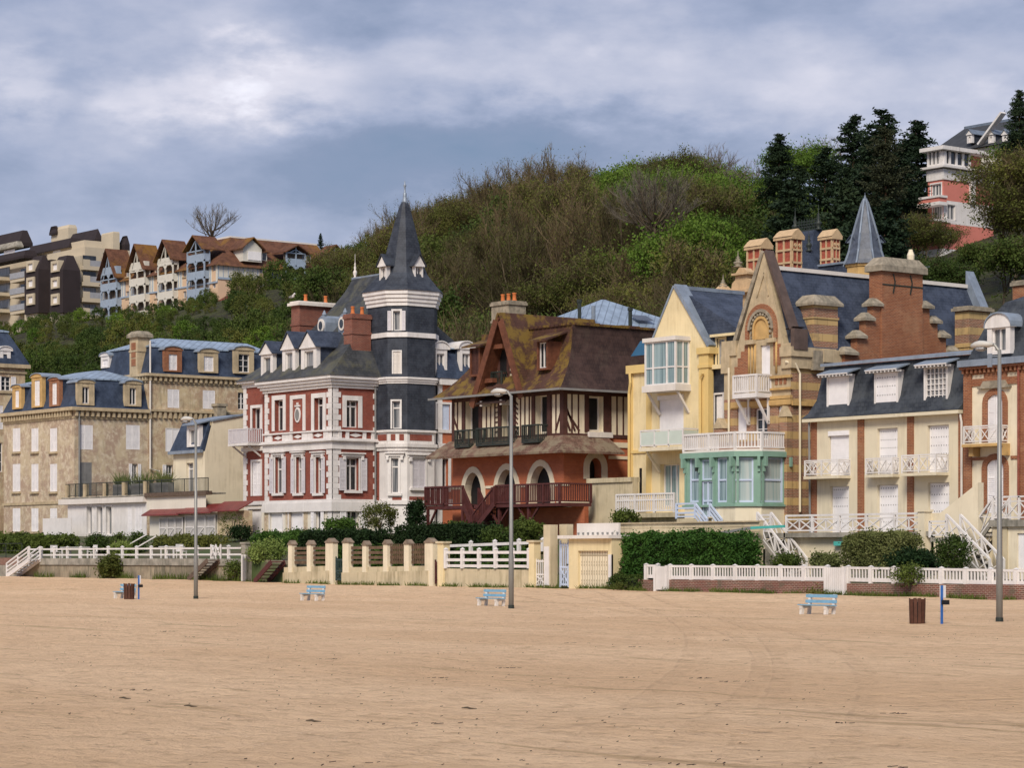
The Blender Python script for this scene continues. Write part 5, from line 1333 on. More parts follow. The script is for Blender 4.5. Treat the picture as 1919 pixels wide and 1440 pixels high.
# stepped brick panels either side of the door
m = MB()
for k, (a, b, t_, bt) in enumerate(((1396, 1403, 645, 702), (1389, 1396, 656, 702), (1383, 1389, 668, 702), (1377, 1383, 684, 702), (1450, 1457, 638, 688), (1457, 1463, 648, 688), (1463, 1469, 660, 688), (1469, 1474, 672, 688))): m.fb(iS, iS.s(a), iS.s(b), zi(bt), zi(t_), -.02, .03)
for a in (1453, 1461, 1469): m.fb(iS, iS.s(a), iS.s(a + 5), zi(724), zi(711), -.02, .03)
I.part('brick_panel', m, BRICK_BR)
# carved arch
cx = iS.s(1428); 
def arcring(r0, r1, zc, o0, o1, mat, n=18, zk=1.12, nm='carved_arch', leg=0):
    m = MB()
    for i in range(n):
        t0, t1 = math.pi * i / n, math.pi * (i + 1) / n
        q = [(cx - r * math.cos(t), zc + r * zk * math.sin(t)) for r, t in ((r0, t0), (r1, t0), (r1, t1), (r0, t1))]
        m.poly(iS, q, o0, o1)
    if leg: m.fb(iS, cx - r1, cx - r0, zc - leg, zc, o0, o1); m.fb(iS, cx + r0, cx + r1, zc - leg, zc, o0, o1)
    return I.part(nm, m, mat)
zc = zi(618); r1 = (iS.s(1456) - iS.s(1397)) / 2
arcring(r1 * .80, r1, zc, 0, .10, BRICK_BR, leg=.5, nm='brick_arch'); arcring(r1 * .68, r1 * .80, zc, 0, .16, STONE_G); 
m = MB()
for i in range(11): t_ = math.pi * (i + .5) / 11; s_, z_ = cx - r1 * .6 * math.cos(t_), zc + r1 * .6 * 1.12 * math.sin(t_); m.fb(iS, s_ - .055, s_ + .055, z_ - .055, z_ + .055, 0, .14)
for s_ in (-1, 1):
    for k in range(2): m.fb(iS, cx + s_ * r1 * .6 - .055, cx + s_ * r1 * .6 + .055, zc - .2 - k * .25, zc - .08 - k * .25, 0, .14)
I.part('arch_beads', m, STONE_G)
arcring(r1 * .42, r1 * .52, zc, 0, .12, STONE_OR, leg=.5)
P = [(cx - r1 * .42 * math.cos(math.pi * i / 12), zc + r1 * .42 * 1.15 * math.sin(math.pi * i / 12)) for i in range(13)] + [(cx + r1 * .42, zc - .5), (cx - r1 * .42, zc - .5)]
I.part('tympanum', MB().poly(iS, P[::-1], 0, .03), STONE_OR)
m = MB(); m.fb(iS, cx - r1 * .95, cx - r1 * .35, zc - .72, zc - .5, 0, .22); m.fb(iS, cx + r1 * .4, cx + r1 * .95, zc - .72, zc - .5, 0, .22)
I.part('capital', m, STONE)
m = MB()
for k in (-.8, -.6, -.42, .93): m.tube([(cx + r1 * k, YI - .03, zc - .72), (cx + r1 * k, YI - .03, zi(702))], [.06, .06], 8)
I.part('column', m, STONE_OR, smooth=True)
m = MB(); w = .22
for p, q in (((cx - .35, zi(556)), (iS.s(1433), zi(512))), ((cx + .5, zi(556)), (iS.s(1433), zi(512)))): m.bar((p[0], YI - .03, p[1]), (q[0], YI - .03, q[1]), .07)
I.part('gable_ornament', m, STONE)
# gable coping: stone left, dark lead on the right
m = MB(); cop(m, iS, (gl_[0] - .25, gl_[1] - .1), (ap[0], ap[1]), -.7, .06, .22); I.part('gable_coping', m, STONE_G)
m = MB(); cop(m, iS, (iS.s(1480), zi(618, 1480)), (ap[0], ap[1] + .05), -.55, .03, .15); m.box(iS.s(1483), iS.s(1490), YI - .05, YI + .9, zi(655, 1485), zi(616, 1485)); m.add([iS.pt(iS.s(1470), zi(622), -.0), iS.pt(iS.s(1487), zi(618), 0), iS.pt(iS.s(1487), zi(618), -.9), iS.pt(iS.s(1470), zi(622), -.9)], [(0, 1, 2, 3)])
I.part('lead_coping', m, plain('brown_lead', (.10, .07, .06), .6, .2))
m = MB(); m.fb(iS, XI0, XI + .2, zi(668, 1470), zi(640, 1470), -.5, .10) if False else None
m.box(iS.s(1466), XI + .25, YI - .2, YI + 3.0, zi(668, 1482), zi(650, 1482)); m.box(iS.s(1466), XI + .15, YI - .1, YI + 3.0, zi(690, 1482), zi(668, 1482)); m.box(XI0 - .1, iS.s(1381), YI - .1, YI + .4, zi(668, 1365), zi(640, 1365)); m.box(XI0 - .15, XI0 + .5, YI - .1, YI + .4, zi(700, 1365), zi(668, 1365))
m.box(XI - .3, XI + .35, YI + 2.0, YI + 5.2, zi(676, 1482), zi(652, 1482)); I.part('stone_shoulder', m, STONE)
m = MB()
for a, b in ((709, 704), (731, 727), (748, 742)): m.fb(iS, iS.s(1446), XI + .1, zi(a, 1465), zi(b, 1465), -.02, .14)
m.fb(iS, iS.s(1372), XI + .1, zi(762), zi(752), -.02, .12); m.box(XI - .1, XI + .14, YI, YI + 3.4, zi(760, 1482), zi(752, 1482)); I.part('stone_band', m, STONE_OR)
m = MB(); m.fb(iS, iS.s(1350), iS.s(1366), Z0, zi(800), 0, .45); m.fb(iS, iS.s(1470), iS.s(1484), Z0, zi(785), 0, .35); I.part('buttress', m, BANDED)
m = MB()
for a, b, z_, o in ((1350, 1366, 800, .45), (1470, 1484, 785, .35)): m.poly(iS, [(iS.s(a) - .06, zi(z_)), (iS.s(b) + .06, zi(z_)), ((iS.s(a) + iS.s(b)) / 2, zi(z_ - 20))], 0, o + .05)
I.part('buttress_cap', m, STONE)
I.part('downpipe', MB().tube([(XI - .2, YI - .2, zi(678, 1482)), (XI + .12, YI + .2, zi(682, 1482)), (XI + .15, YI + .5, zi(700, 1482)), (XI + .15, YI + .5, zi(960, 1482))], [.06] * 4, 6), CREAM)
I.part('downpipe', MB().tube([iS.pt(iS.s(1369), zi(690, 1369), .12), iS.pt(iS.s(1369), zi(830, 1369), .12)], [.055] * 2, 6), CREAM)
# balcony of white wood on struts
bS = FS(YI - 1.0); b0, b1 = bS.s(1375), bS.s(1418); z0, z1 = bS.z(1395, 738), bS.z(1395, 704)
m = MB().box(b0 - .05, b1 + .05, YI - 1.05, YI, z0 - .22, z0)
for x_ in (b0 + .15, b1 - .1): m.bar((x_, YI - .95, z0 - .22), (x_, YI - .1, z0 - 1.5), .11); m.bar((x_, YI - .08, z0 - 1.55), (x_, YI - .08, z0 - .22), .11)
bl = I.part('balcony', m, WHITE); I.part('balcony_railing', railing([(b0, YI, z0), (b0, YI - 1, z0), (b1, YI - 1, z0), (b1, YI, z0)], z1 - z0, step=.15, bw=.055, top=.09, post=.1), WHITE, bl)
# roof
xr = iS.s(1433); zr = ZP(506, xr, YI + 1.6); yr1 = PX(1812, xr)
xe, ze = XI + .25, zi(655, 1482)
dxe = xr - (xe - xr)
m = MB(); m.add([(xr, YI + .4, zr), (xr, yr1, zr), (xe, yr1, ze), (xe, YI + .4, ze), (dxe, yr1, ze), (dxe, YI + .4, ze)], [(0, 3, 2, 1), (0, 1, 4, 5), (1, 2, 4), (0, 5, 3)]); I.part('roof', m, SLATE)
I.part('ridge_capping', MB().bar((xr, YI + .5, zr + .04), (xr, yr1, zr + .04), .3, .2), CREAMW)
n = Vector((xe - xr, 0, ze - zr)).normalized()
m = MB(); 
for (p0, p1) in (((xr, zr), (xe + .2, ze + .2)),):
    m.loft([[(p0[0], yr1 - .1, p0[1] - .1), (p0[0], yr1 + .55, p0[1] - .1), (p0[0], yr1 + .55, p0[1] + .9), (p0[0], yr1 - .1, p0[1] + .9)], [(p1[0], yr1 - .1, p1[1] - .2), (p1[0], yr1 + .55, p1[1] - .2), (p1[0], yr1 + .55, p1[1] + .5), (p1[0], yr1 - .1, p1[1] + .5)]])
I.part('end_gable_coping', m, ZINC_S)
# stepped brick gable with its chimney, facing along the street
XS = XI + .55; sE = FE(XS); zE = lambda px, py: sE.z(px, py)
st = [(1583, 1606, 672), (1606, 1622, 640), (1622, 1637, 606), (1637, 1652, 578), (1652, 1724, 520), (1724, 1742, 574), (1742, 1757, 601), (1757, 1773, 627), (1773, 1792, 655)]
zb = zE(1690, 730)
zcn = [zE(1690, p_) for _, _, p_ in st]
S_ = [(sE.s(a), sE.s(b), z_) for (a, b, _), z_ in zip(st, zcn)]
m = MB()
for a, b, z_ in S_: m.box(XS - .45, XS, a, b, zb - 3, z_)
op = (sE.s(1655), sE.s(1727)); I.part('stepped_gable', m, BRICK_BR)
m = MB()
for i, (a, b, z_) in enumerate(S_):
    if i == 4: continue
    a_, b_ = (a - .2, b - .02) if i < 4 else (a + .02, b + .2)
    m.rects([(XS - .65, XS + .2, a_, b_, z_ - .02), (XS - .65, XS + .2, a_, b_, z_ + .12), (XS - .35, XS - .12, lerp(a_, b_, .3), lerp(a_, b_, .7), z_ + .42)])
I.part('step_capstone', m, STONE_G)
m = MB(); a, b = sE.s(1650), sE.s(1726); zt_ = zE(1690, 512); m.box(XS - .8, XS + .12, a, b, zb, zt_); ch_ = I.part('gable_chimney', m, BRICK_BR)
m = MB().box(XS - .95, XS + .3, a - .2, b + .2, zt_, zt_ + .3); m.rects([(XS - .95, XS + .3, a - .2, b + .2, zt_ + .302), (XS - .7, XS + .05, a + .2, b - .2, zt_ + .75)]); I.part('chimney_cap', m, STONE_G, ch_)
m = MB().box(XS + .10, XS + .15, a + .02, b - .02, zt_ - .72, zt_ - .66)
for k in (.3, .72): y_ = lerp(a, b, k); m.bar((XS + .15, y_ - .12, zt_ - .1), (XS + .15, y_ + .02, zt_ - .5), .05); m.bar((XS + .15, y_ + .02, zt_ - .5), (XS + .15, y_ - .12, zt_ - 1.1), .05)
I.part('iron_tie', m, IRON, ch_)
m = MB(); m.lathe((XS - .4, b - .35, zt_ + .75), [(.18, 0), (.2, .3), (.12, .5), (.1, .6)], 8); I.part('chimney_pot', m, CREAM, ch_)
m = MB(); a, b = sE.s(1657), sE.s(1727); z0, z1 = zE(1690, 672), zE(1690, 652); m.fb(sE, a, b, z1 - .15, z1, 0, .1); m.fb(sE, a, a + .5, z0, z1 - .15, 0, .06); m.fb(sE, b - .4, b, z0, z1 - .15, 0, .06); m.fb(sE, a, a + .9, z0 - .1, z0, 0, .1); I.part('window_lintel', m, STONE)
# banded chimneys
y0 = PX(1508, XI - .3)
BAND2 = BANDED
chimney(I, XI - .9, XI + .15, YI + 1.5, YI + 3.2, ze - .2, ZP(566, XI, YI + 2), BANDED, STONE_G, 0, .22, .2, taper=.35)
m = MB().box(XI - 1.1, XI + .3, YI + 1.3, YI + 3.5, ze - 1.0, ze); m.box(XI - 1.4, XI + .3, YI + 3.5, YI + 5.4, ze - .9, ze - .45); I.part('chimney_base', m, STONE_G)
y0 = yr1 + .2; xq = XI + 1.1; y0 = PX(1816, xq); chimney(I, xq - 1, xq, y0, y0 + 1.7, ze - 4, ZP(573, xq, y0), BANDED, STONE_G, 0, .15, .25)
a = AT(1546, 640, YI + 5.5); I.part('aerial', MB().bar((a[0], a[1], a[2] - .6), (a[0], a[1], a[2] + 1.2), .05).bar((a[0] - .1, a[1], a[2] + .7), (a[0] + .9, a[1], a[2] + .5), .03).bar((a[0] + .2, a[1] - .3, a[2] + .65), (a[0] + .2, a[1] + .3, a[2] + .65), .03).bar((a[0] + .5, a[1] - .25, a[2] + .58), (a[0] + .5, a[1] + .25, a[2] + .58), .03), ZINC_S)
# ================================================================ green bay in front
Bx = XI - .12; BAY = Thing('bay_pavilion', 'sage green glazed bay with a white balustraded balcony on its roof', 'bay', (Bx - 2.5, 88, 2.0))
c9 = .92; YB = YI - 2.85; pS = FS(YB); x_l = pS.s(1283)
fC = Face(Bx - c9, YB, .70711, .70711, .70711, -.70711); fEb = FE(Bx)
zB = lambda py: pS.z(1360, py)
for f, a, b in ((pS, 1292, 1310), (pS, 1344, 1362), (fC, 1373, 1412), (fEb, 1425, 1468)):
    win(BAY, f, f.R(a, b, 858, 942), fm=BLUEW, cols=1, tr=.50, gl=GLS if f is not pS else GLB, rec=.1, fw=.09)
win(BAY, pS, pS.R(1315, 1334, 862, 900), fm=BLUEW, cols=1, gl=GLB, rec=.1); dd_ = win(BAY, pS, pS.R(1315, 1335, 902, 970), fm=BLUEW, cols=2, gl=GLB, rec=.1, tr=.45, name='door')
def poly3(z0, z1, m, o=0):
    P = [(x_l - o, YB - o), (Bx - c9 + o * .41, YB - o), (Bx + o, YB + c9 - o * .41), (Bx + o, YI)]
    for (a, b) in zip(P, P[1:]): m.quad((*a, z0), (*b, z0), (*b, z1), (*a, z1))
    return P
def slab3(m, o, z0, z1): 
    P = [(x_l - o, YI), (x_l - o, YB - o), (Bx - c9 + o * .41, YB - o), (Bx + o, YB + c9 - o * .41), (Bx + o, YI)]
    m.loft([[(*p, z0) for p in P], [(*p, z1) for p in P]])
def bwall(z0, z1):
    m = MB(); m.wall(pS, x_l, Bx - c9, z0, z1); m.wall(fC, 0, c9 * 1.41421, z0, z1); m.wall(fEb, YB + c9, YI, z0, z1); m.quad((x_l, YI, z0), (x_l, YB, z0), (x_l, YB, z1), (x_l, YI, z1)); return m
BAY.part('glazed_wall', bwall(zB(948), zB(848)), GREENW); BAY.part('base_wall', bwall(zB(1000) - .8, zB(948)), CREAM)
m = MB(); slab3(m, .18, zB(857), zB(847)); slab3(m, .10, zB(950), zB(946)); r_ = BAY.part('green_cornice', m, GREENW)
m = MB()
for f, ss in ((pS, [x_l + .1, pS.s(1312), pS.s(1339), Bx - c9 - .08]), (fC, [.12, c9 * 1.41 - .12]), (fEb, [YB + c9 + .1, YI - .12])):
    for s_ in ss: m.fb(f, s_ - .07, s_ + .07, zB(875), zB(857), 0, .3); m.fb(f, s_ - .06, s_ + .06, zB(885), zB(875), 0, .14); m.fb(f, s_ - .06, s_ + .06, zB(946), zB(885), 0, .05)
BAY.part('bracket', m, GREENW)
m = MB(); slab3(m, .08, zB(847), zB(843)); BAY.part('balcony_floor', m, CREAMW)
zb_ = zB(843); P = [(x_l - .05, YI, zb_), (x_l - .05, YB, zb_), (Bx - c9, YB, zb_), (Bx, YB + c9, zb_), (Bx, YI - .1, zb_)]
BAY.part('balcony_railing', railing(P, zB(812) - zb_, step=.15, bw=.06, top=.1, post=.13, every=2.4), WHITE)
m = MB().box(pS.s(1309), pS.s(1309) + .12, YB - .25, YB - .1, zB(882), zB(868)); BAY.part('wall_lantern', m, IRON)
# small pale blue steps to the bay door
q0 = FS(YB - 1.1); a, b = q0.s(1268), q0.s(1303); z1 = zB(972)
m = MB().box(a, b, YB - 1.1, YB, z1 - .9, z1); lp = BAY.part('door_landing', m, CREAM_G)
BAY.part('landing_railing', railing([(a, YB - 1.1, z1), (b, YB - 1.1, z1)], .75, 'rails', top=.09, post=.11), BLUEW, lp)
stair(BAY, (q0.s(1325), YB - 1.1, z1 - .8), (b, YB - 1.1, z1), (0, 1.0, 0), 4, CREAM_G, rail=True, rmat=BLUEW, rstyle='rails', rh=.75)
# ================================================================ white villa with the slate mansard
YK = 88.0; kS = FS(YK); XK0, XK1 = kS.s(1521), kS.s(1806); kE = FE(XK1); zk = lambda py, px=1660: kS.z(px, py)
K = Thing('cream_villa', 'cream rendered terrace villa with charcoal slate mansard, brick pilasters and white lattice balconies', 'house', ((XK0 + XK1) / 2, 93, 2.8))
Z0k = zk(1005); zek = zk(777)
for a, b, t_, bt in ((1555, 1591, 812, 895), (1556, 1591, 914, 985)):
    pass
win(K, kS, kS.R(1554, 1591, 809, 892), shut='roller', sm=SHUTW, rec=.18)
for a, b, t_, bt in ((1644, 1682, 803, 889), (1738, 1778, 797, 886), (1556, 1591, 912, 1000), (1644, 1683, 909, 998), (1739, 1779, 905, 994)): win(K, kS, kS.R(a, b, t_, bt), shut='dotted', sm=SHUTW, rec=.3)
m = MB(); m.wall(kS, XK0, XK1, Z0k, zek, d=.35); m.quad((XK1, YK, Z0k), (XK1, 97, Z0k), (XK1, 97, zek), (XK1, YK, zek)); m.quad((XK0, 97, Z0k), (XK0, YK, Z0k), (XK0, YK, zek), (XK0, 97, zek)); K.part('wall', m, CREAM_K)
m = MB()
for a, b in ((1521, 1531), (1608, 1620), (1701, 1713), (1797, 1806)): m.fb(kS, kS.s(a), kS.s(b), Z0k, zek - .02, -.02, .05)
K.part('brick_pilaster', m, BRICK_BR)
ztk = zk(676)
m = MB(); lv = [(XK0 - .35, XK1, YK - .4, 98, zek), (XK0 - .15, XK1, YK - .1, 98, zek + .25), (XK0 + .12, XK1, YK + .22, 98, zek + .9), (XK0 + .3, XK1, YK + .6, 98, ztk)]; K.part('mansard_roof', m.rects(lv), SLATE_K)
m = MB().add([(XK0 + .2, YK + .4, ztk), (XK1 + .1, YK + .4, ztk), (XK1 + .1, 98, ztk + 1.1), (XK0 + .2, 98, ztk + 1.1), (XK0 + .2, YK + .4, ztk + .14), (XK1 + .1, YK + .4, ztk + .14), (XK1 + .1, 98, ztk + 1.24), (XK0 + .2, 98, ztk + 1.24)], [(0,3,2,1),(4,5,6,7),(0,1,5,4),(1,2,6,5),(2,3,7,6),(3,0,4,7)]); K.part('zinc_roof', m, ZINC_S)
m = MB().fb(kS, XK0 - .3, XK1, zek - .18, zek - .02, 0, .38); K.part('eaves_board', m, CREAM_K)
K.part('downpipe', MB().tube([kS.pt(XK1 - .1, zek, .2), kS.pt(XK1 - .02, zek - .6, .12), kS.pt(XK1 - .02, Z0k, .12)], [.055] * 3, 6), CREAMW)
K.part('downpipe', MB().tube([kS.pt(XK0 + .02, zek, .2), kS.pt(XK0 + .02, Z0k, .12)], [.055] * 2, 6), GREYF)
fd = FS(YK + .05)
for a, b, t_, bt, sh in ((1549, 1591, 702, 768, 1), (1638, 1683, 694, 762, 2), (1731, 1776, 684, 755, 0)):
    r = fd.R(a, b, t_, bt); m = MB(); m.fb(fd, r[0], r[0] + .12, r[2], r[3], -1.0, 0); m.fb(fd, r[1] - .12, r[1], r[2], r[3], -1.0, 0); m.fb(fd, r[0] + .12, r[1] - .12, r[3] - .14, r[3], -.6, 0); m.fb(fd, r[0] + .12, r[1] - .12, r[2], r[2] + .1, -.5, .02)
    d = K.part('dormer', m, WHITE)
    m = MB(); z_ = r[3]; p = [fd.pt(r[0] - .3, z_ - .02, .38), fd.pt(r[1] + .3, z_ - .02, .38), fd.pt(r[1] + .3, z_ + .35, -.9), fd.pt(r[0] - .3, z_ + .35, -.9)]
    m.add(p + [(x, y, z + .07) for x, y, z in p], [(0,3,2,1),(4,5,6,7),(0,1,5,4),(1,2,6,5),(2,3,7,6),(3,0,4,7)]); K.part('dormer_roof', m, ZINC_S, d)
    m = MB(); n = 9
    for i in range(n): s_ = lerp(r[0] - .2, r[1] + .2, i / (n - 1)); m.fb(fd, s_ - .035, s_ + .035, z_ - .12, z_ - .02, .02, .36)
    m.fb(fd, r[0] - .25, r[1] + .25, z_ - .03, z_ + .02, .32, .39); K.part('rafter_end', m, WHITE, d)
    if sh == 1: K.part('shutter', MB().fb(fd, r[0] + .12, r[1] - .12, r[2] + .1, r[3] - .14, -.1, -.04), SHUTW, d)
    elif sh == 2:
        K.part('shutter', MB().fb(fd, r[0] + .12, r[1] - .12, r[2] + .1, r[3] - .14, -.08, -.02), SHUTW, d); m = MB()
        for j in range(4):
            for i in range(8): x = lerp(r[0] + .22, r[1] - .22, i / 7); z = r[3] - .35 - j * .42; m.fb(fd, x - .025, x + .025, z - .03, z + .03, -.02, -.014)
        K.part('shutter_slots', m, GREYF, d)
    else:
        K.part('pane', MB().fb(fd, r[0] + .12, r[1] - .12, r[2] + .1, r[3] - .14, -.2, -.14), GLC, d)
        m = MB(); a_, b_, c_, e_ = r[0] + .12, r[1] - .12, r[2] + .1, r[3] - .14
        for i in range(6): s_ = lerp(a_, b_, i / 5); m.fb(fd, s_ - .025, s_ + .025, c_, e_, -.13, -.06)
        for i in range(7): z = lerp(c_, e_, i / 6); m.fb(fd, a_, b_, z - .022, z + .022, -.12, -.07)
        K.part('window_grille', m, WHITE, d)
def latt(H, f, a, b, t_, bt, dp, slab=CREAM_K, bracket=False, px=None):
    s0, s1 = f.s(a), f.s(b); y0 = f.o[1]; z0 = f.z((a + b) / 2, bt); z1 = f.z((a + b) / 2, t_)
    m = MB().box(s0 - .06, s1 + .06, y0 - dp - .05, y0, z0 - .14, z0); bl = H.part('balcony', m, slab)
    H.part('balcony_railing', railing([(s0, y0, z0), (s0, y0 - dp, z0), (s1, y0 - dp, z0), (s1, y0, z0)], z1 - z0, 'star', top=.06, post=.07, bw=.035, every=1.0, mid=.88), WHITE, bl)
kk = FS(YK)
for a, b, t_, bt, dp in ((1524, 1585, 864, 893, .8), (1632, 1680, 860, 890, .45), (1706, 1768, 854, 887, .8)): latt(K, kk, a + 8 * dp, b + 10 * dp, t_, bt, dp)
# ================================================================ tan and brick house at the right edge
YL = 87.7; rS = FS(YL); XL0, XL1 = rS.s(1808), rS.s(2010); zL = lambda py, px=1865: rS.z(px, py)
LH = Thing('brick_trim_house', 'sand coloured house with brick trim, arched shuttered windows and slate mansard at the right edge', 'house', ((XL0 + XL1) / 2, 93, 2.5))
fL_ = FS(YL)
for (a, b, t_, bt, rise) in ((1851, 1880, 740, 834, .35), (1850, 1882, 862, 962, .35)):
    r = rS.R(a, b, t_, bt); win(LH, rS, r, shut='closed', sm=SHUTW, rec=.12, cols=2)
    pts = arch_pts(r[0], r[1], r[3] - rise, r[3], 8)
    LH.part('brick_arch', arch_band(rS, pts, r[2], .28, .07), BRICK_BR)
    m = MB(); arch_fill(m, rS, r[0], r[1], 0, 0, r[3] + .01, pts, .2); LH.part('arch_spandrel', m, CREAM)
zr0 = zL(690); Z0 = zL(1080)
m = MB().wall(rS, XL0, XL1, Z0, zr0); m.quad((XL1, YL, Z0), (XL1, 99, Z0), (XL1, 99, zr0), (XL1, YL, zr0)); m.quad((XL0, 99, Z0), (XL0, YL, Z0), (XL0, YL, zr0), (XL0, 99, zr0)); LH.part('wall', m, CREAM)
m = MB(); m.fb(rS, XL0 - .02, rS.s(1822), zL(970), zr0, -.02, .08); m.fb(rS, rS.s(1911), rS.s(1923), zL(1000), zr0, -.02, .08); m.fb(rS, XL0, XL1, zL(722), zL(708), -.02, .05); m.fb(rS, XL0, XL1, zL(700), zr0, -.02, .06); m.fb(rS, rS.s(1822), rS.s(1850), zL(862), zL(856), -.02, .05); m.fb(rS, rS.s(1895), XL1, zL(862), zL(856), -.02, .05); m.fb(rS, rS.s(1845), rS.s(1888), zL(710), zL(697), -.02, .055)
LH.part('brick_trim', m, BRICK_BR)
m = MB(); m.fb(rS, XL0 - .1, XL1, zr0, zr0 + .12, -.1, .3)
s_ = XL0
while s_ < XL1: m.fb(rS, s_, s_ + .12, zr0 - .18, zr0, -.02, .22); s_ += .26
LH.part('cornice', m, BRICK_BR)
m = MB().fb(rS, XL0 - .1, XL1, zr0 + .121, zr0 + .42, -.6, .42); LH.part('gutter', m, ZINC_S)
m = MB(); m.fb(rS, rS.s(1836), rS.s(1896), zL(728), zL(724), 0, .2); m.poly(rS, [(rS.s(1841), zL(724)), (rS.s(1891), zL(724)), (rS.s(1886), zL(714)), (rS.s(1846), zL(714))], 0, .16); LH.part('hood', m, STONE_G)
LH.part('mansard_roof', MB().rects([(XL0 - .0, XL1, YL + .05, 99, zr0 + .3), (XL0 + .7, XL1, YL + .75, 99, zL(600)), (XL0 + 1.2, XL1, YL + 1.4, 99, zL(560, 1880)), (XL0 + 1.9, XL1, YL + 2.0, 98, zL(548, 1880))]), SLATE_K)
dormer(LH, FS(YL - .05), 1850, 1893, 614, 664, 588, 1.8, WHITE, 'arch', pil=.26, rm=ZINC_S, cheek=SLATE_K, gl=GLC, over=.12, top=.02)
latt(LH, rS, 1826, 1888, 800, 832, .7, CREAM); 
m = MB(); m.fb(rS, rS.s(1824), rS.s(1893), zL(838), zL(833), 0, .8)
for a in (1829, 1885): m.fb(rS, rS.s(a), rS.s(a + 8), zL(855), zL(838), 0, .5)
LH.part('balcony_slab', m, STONE_OR)
LH.part('downpipe', MB().tube([rS.pt(rS.s(1913), zr0, .16), rS.pt(rS.s(1913), zL(960), .16)], [.06] * 2, 6), BRICK_RED)
# raised terrace of the right house, its stair and its garage
tyR = 83.8; fT_ = FS(tyR); zt_ = fT_.z(1880, 975)
a0, a1 = fT_.s(1862), fT_.s(2010)
win(LH, fT_, fT_.R(1906, 1950, 1000, 1068), shut='panel', sm=SHUTW, rec=.15)
m = MB(); m.wall(fT_, a0, a1, zt_ - 2.6, zt_ - .3); m.quad((a0, YL, zt_ - 2.6), (a0, tyR, zt_ - 2.6), (a0, tyR, zt_ - .3), (a0, YL, zt_ - .3)); LH.part('terrace_wall', m, CREAM)
LH.part('terrace_slab', MB().box(a0 - .15, a1, tyR - .15, YL, zt_ - .3, zt_), CONCRETE)
m = MB(); m.fb(fT_, a0 - .02, fT_.s(1870), zt_ - 2.6, zt_ - .3, -.02, .05); m.fb(fT_, fT_.s(1880), fT_.s(1889), zt_ - 2.6, zt_ - .3, -.02, .05); LH.part('terrace_quoins', m, CREAM_G)
LH.part('brick_infill', MB().fb(fT_, fT_.s(1870), fT_.s(1880), zt_ - 2.6, zt_ - .3, -.02, .02), BRICK_OLD)
LH.part('terrace_railing', railing([(a0, tyR, zt_), (a1, tyR, zt_)], 1.0, 'star', every=1.7, top=.08, post=.1, bw=.05, mid=.8, cross=2), WHITE)
stair(LH, (fT_.s(1815), tyR - .05, zt_ - 1.55), (a0, tyR - .05, zt_), (0, 1.1, 0), 8, CONCRETE, rail=True, rmat=WHITE, rstyle='cross', rh=.95)
# ================================================================ terrace of the cream villa
TV = Thing('terrace', 'raised concrete terrace with white lattice railing in front of the cream villa', 'terrace', ((XK0 + XK1) / 2, 84, .8))
tyK = 83.4; fK = FS(tyK); zt2 = fK.z(1600, 998); a0, a1 = fK.s(1474), fK.s(1730); gz_ = .75
m = MB().box(a0, a1 + .4, tyK + .25, YK, gz_ - .3, zt2 - .22); TV.part('terrace_wall', m, CREAM_K)
TV.part('terrace_slab', MB().box(a0 - .1, a1 + .5, tyK - .1, YK, zt2 - .22, zt2), CONCRETE)
TV.part('railing', railing([(a0, tyK, zt2), (a1, tyK, zt2)], fK.z(1600, 965) - zt2, 'star', every=1.9, top=.09, post=.11, bw=.055, mid=.78), WHITE)
b0, b1 = fK.s(1420), fK.s(1445)
TV.part('stair_landing', MB().box(b0, a0, tyK - .1, tyK + 3, zt2 - .25, zt2 - .002), CONCRETE)
TV.part('landing_railing', railing([(b0, tyK, zt2), (b1, tyK, zt2)], fK.z(1430, 966) - zt2, 'star', every=1.5, top=.09, post=.11, bw=.055, mid=.8), WHITE)
m = MB(); m.poly(fK, [(b0 + .2, gz_), (fK.s(1503), gz_), (b1, zt2 - .3), (b0 + .2, zt2 - .3)], -.9, -.3); TV.part('stair_wall', m, CREAM_K)
stair(TV, (fK.s(1512), tyK, gz_ + .1), (b1, tyK, zt2 - .02), (0, -.9, 0), 12, CONCRETE, rail=True, rmat=WHITE, rstyle='cross', rh=1.0)
TV.part('awning_case', MB().box(fK.s(1562), fK.s(1584), tyK + .0, tyK + .2, zt2 - .62, zt2 - .42), TEAL)
# sloping wall and second stair
SW = Thing('stair_flank_wall', 'sloping cream wall with pier beside the white lattice stair right of the terrace', 'wall', (fK.s(1790), tyK, .8))
pz = fK.z(1730, 960); p0 = fK.s(1727); m = MB().box(p0 - .05, p0 + .35, tyK - .2, tyK + .3, gz_, pz); SW.part('pier', m, CREAM)
SW.part('pier_cap', MB().box(p0 - .1, p0 + .4, tyK - .25, tyK + .35, pz, pz + .1), CREAM)
x2, x3 = fK.s(1741), fK.s(1826); m = MB().poly(fK, [(p0 + .35, gz_), (x3, gz_), (x3, fK.z(1820, 905)), (fK.s(1755), pz - .05), (p0 + .35, pz - .05)], -.6, -.25); SW.part('wall', m, CREAM)
ST = Thing('garden_stair', 'white lattice railed stair going down to the garden right of the shrubs', 'stairs', (fK.s(1800), tyK - 1, .8))
yq = 82.2; fq = FS(yq); l0, l1 = fq.s(1743), fq.s(1774); zl_ = fq.z(1758, 1008)
ST.part('landing', MB().box(l0, l1, yq, tyK, zl_ - .2, zl_), CONCRETE); ST.part('railing', railing([(l0, yq, zl_), (l1, yq, zl_)], fq.z(1758, 978) - zl_, 'cross', every=1.6, top=.08, post=.1, bw=.05, mid=.8), WHITE)
stair(ST, (fq.s(1855), yq, gz_ + .05), (l1, yq, zl_), (0, .9, 0), 10, CONCRETE, rail=True, rmat=WHITE, rstyle='cross', rh=1.0)
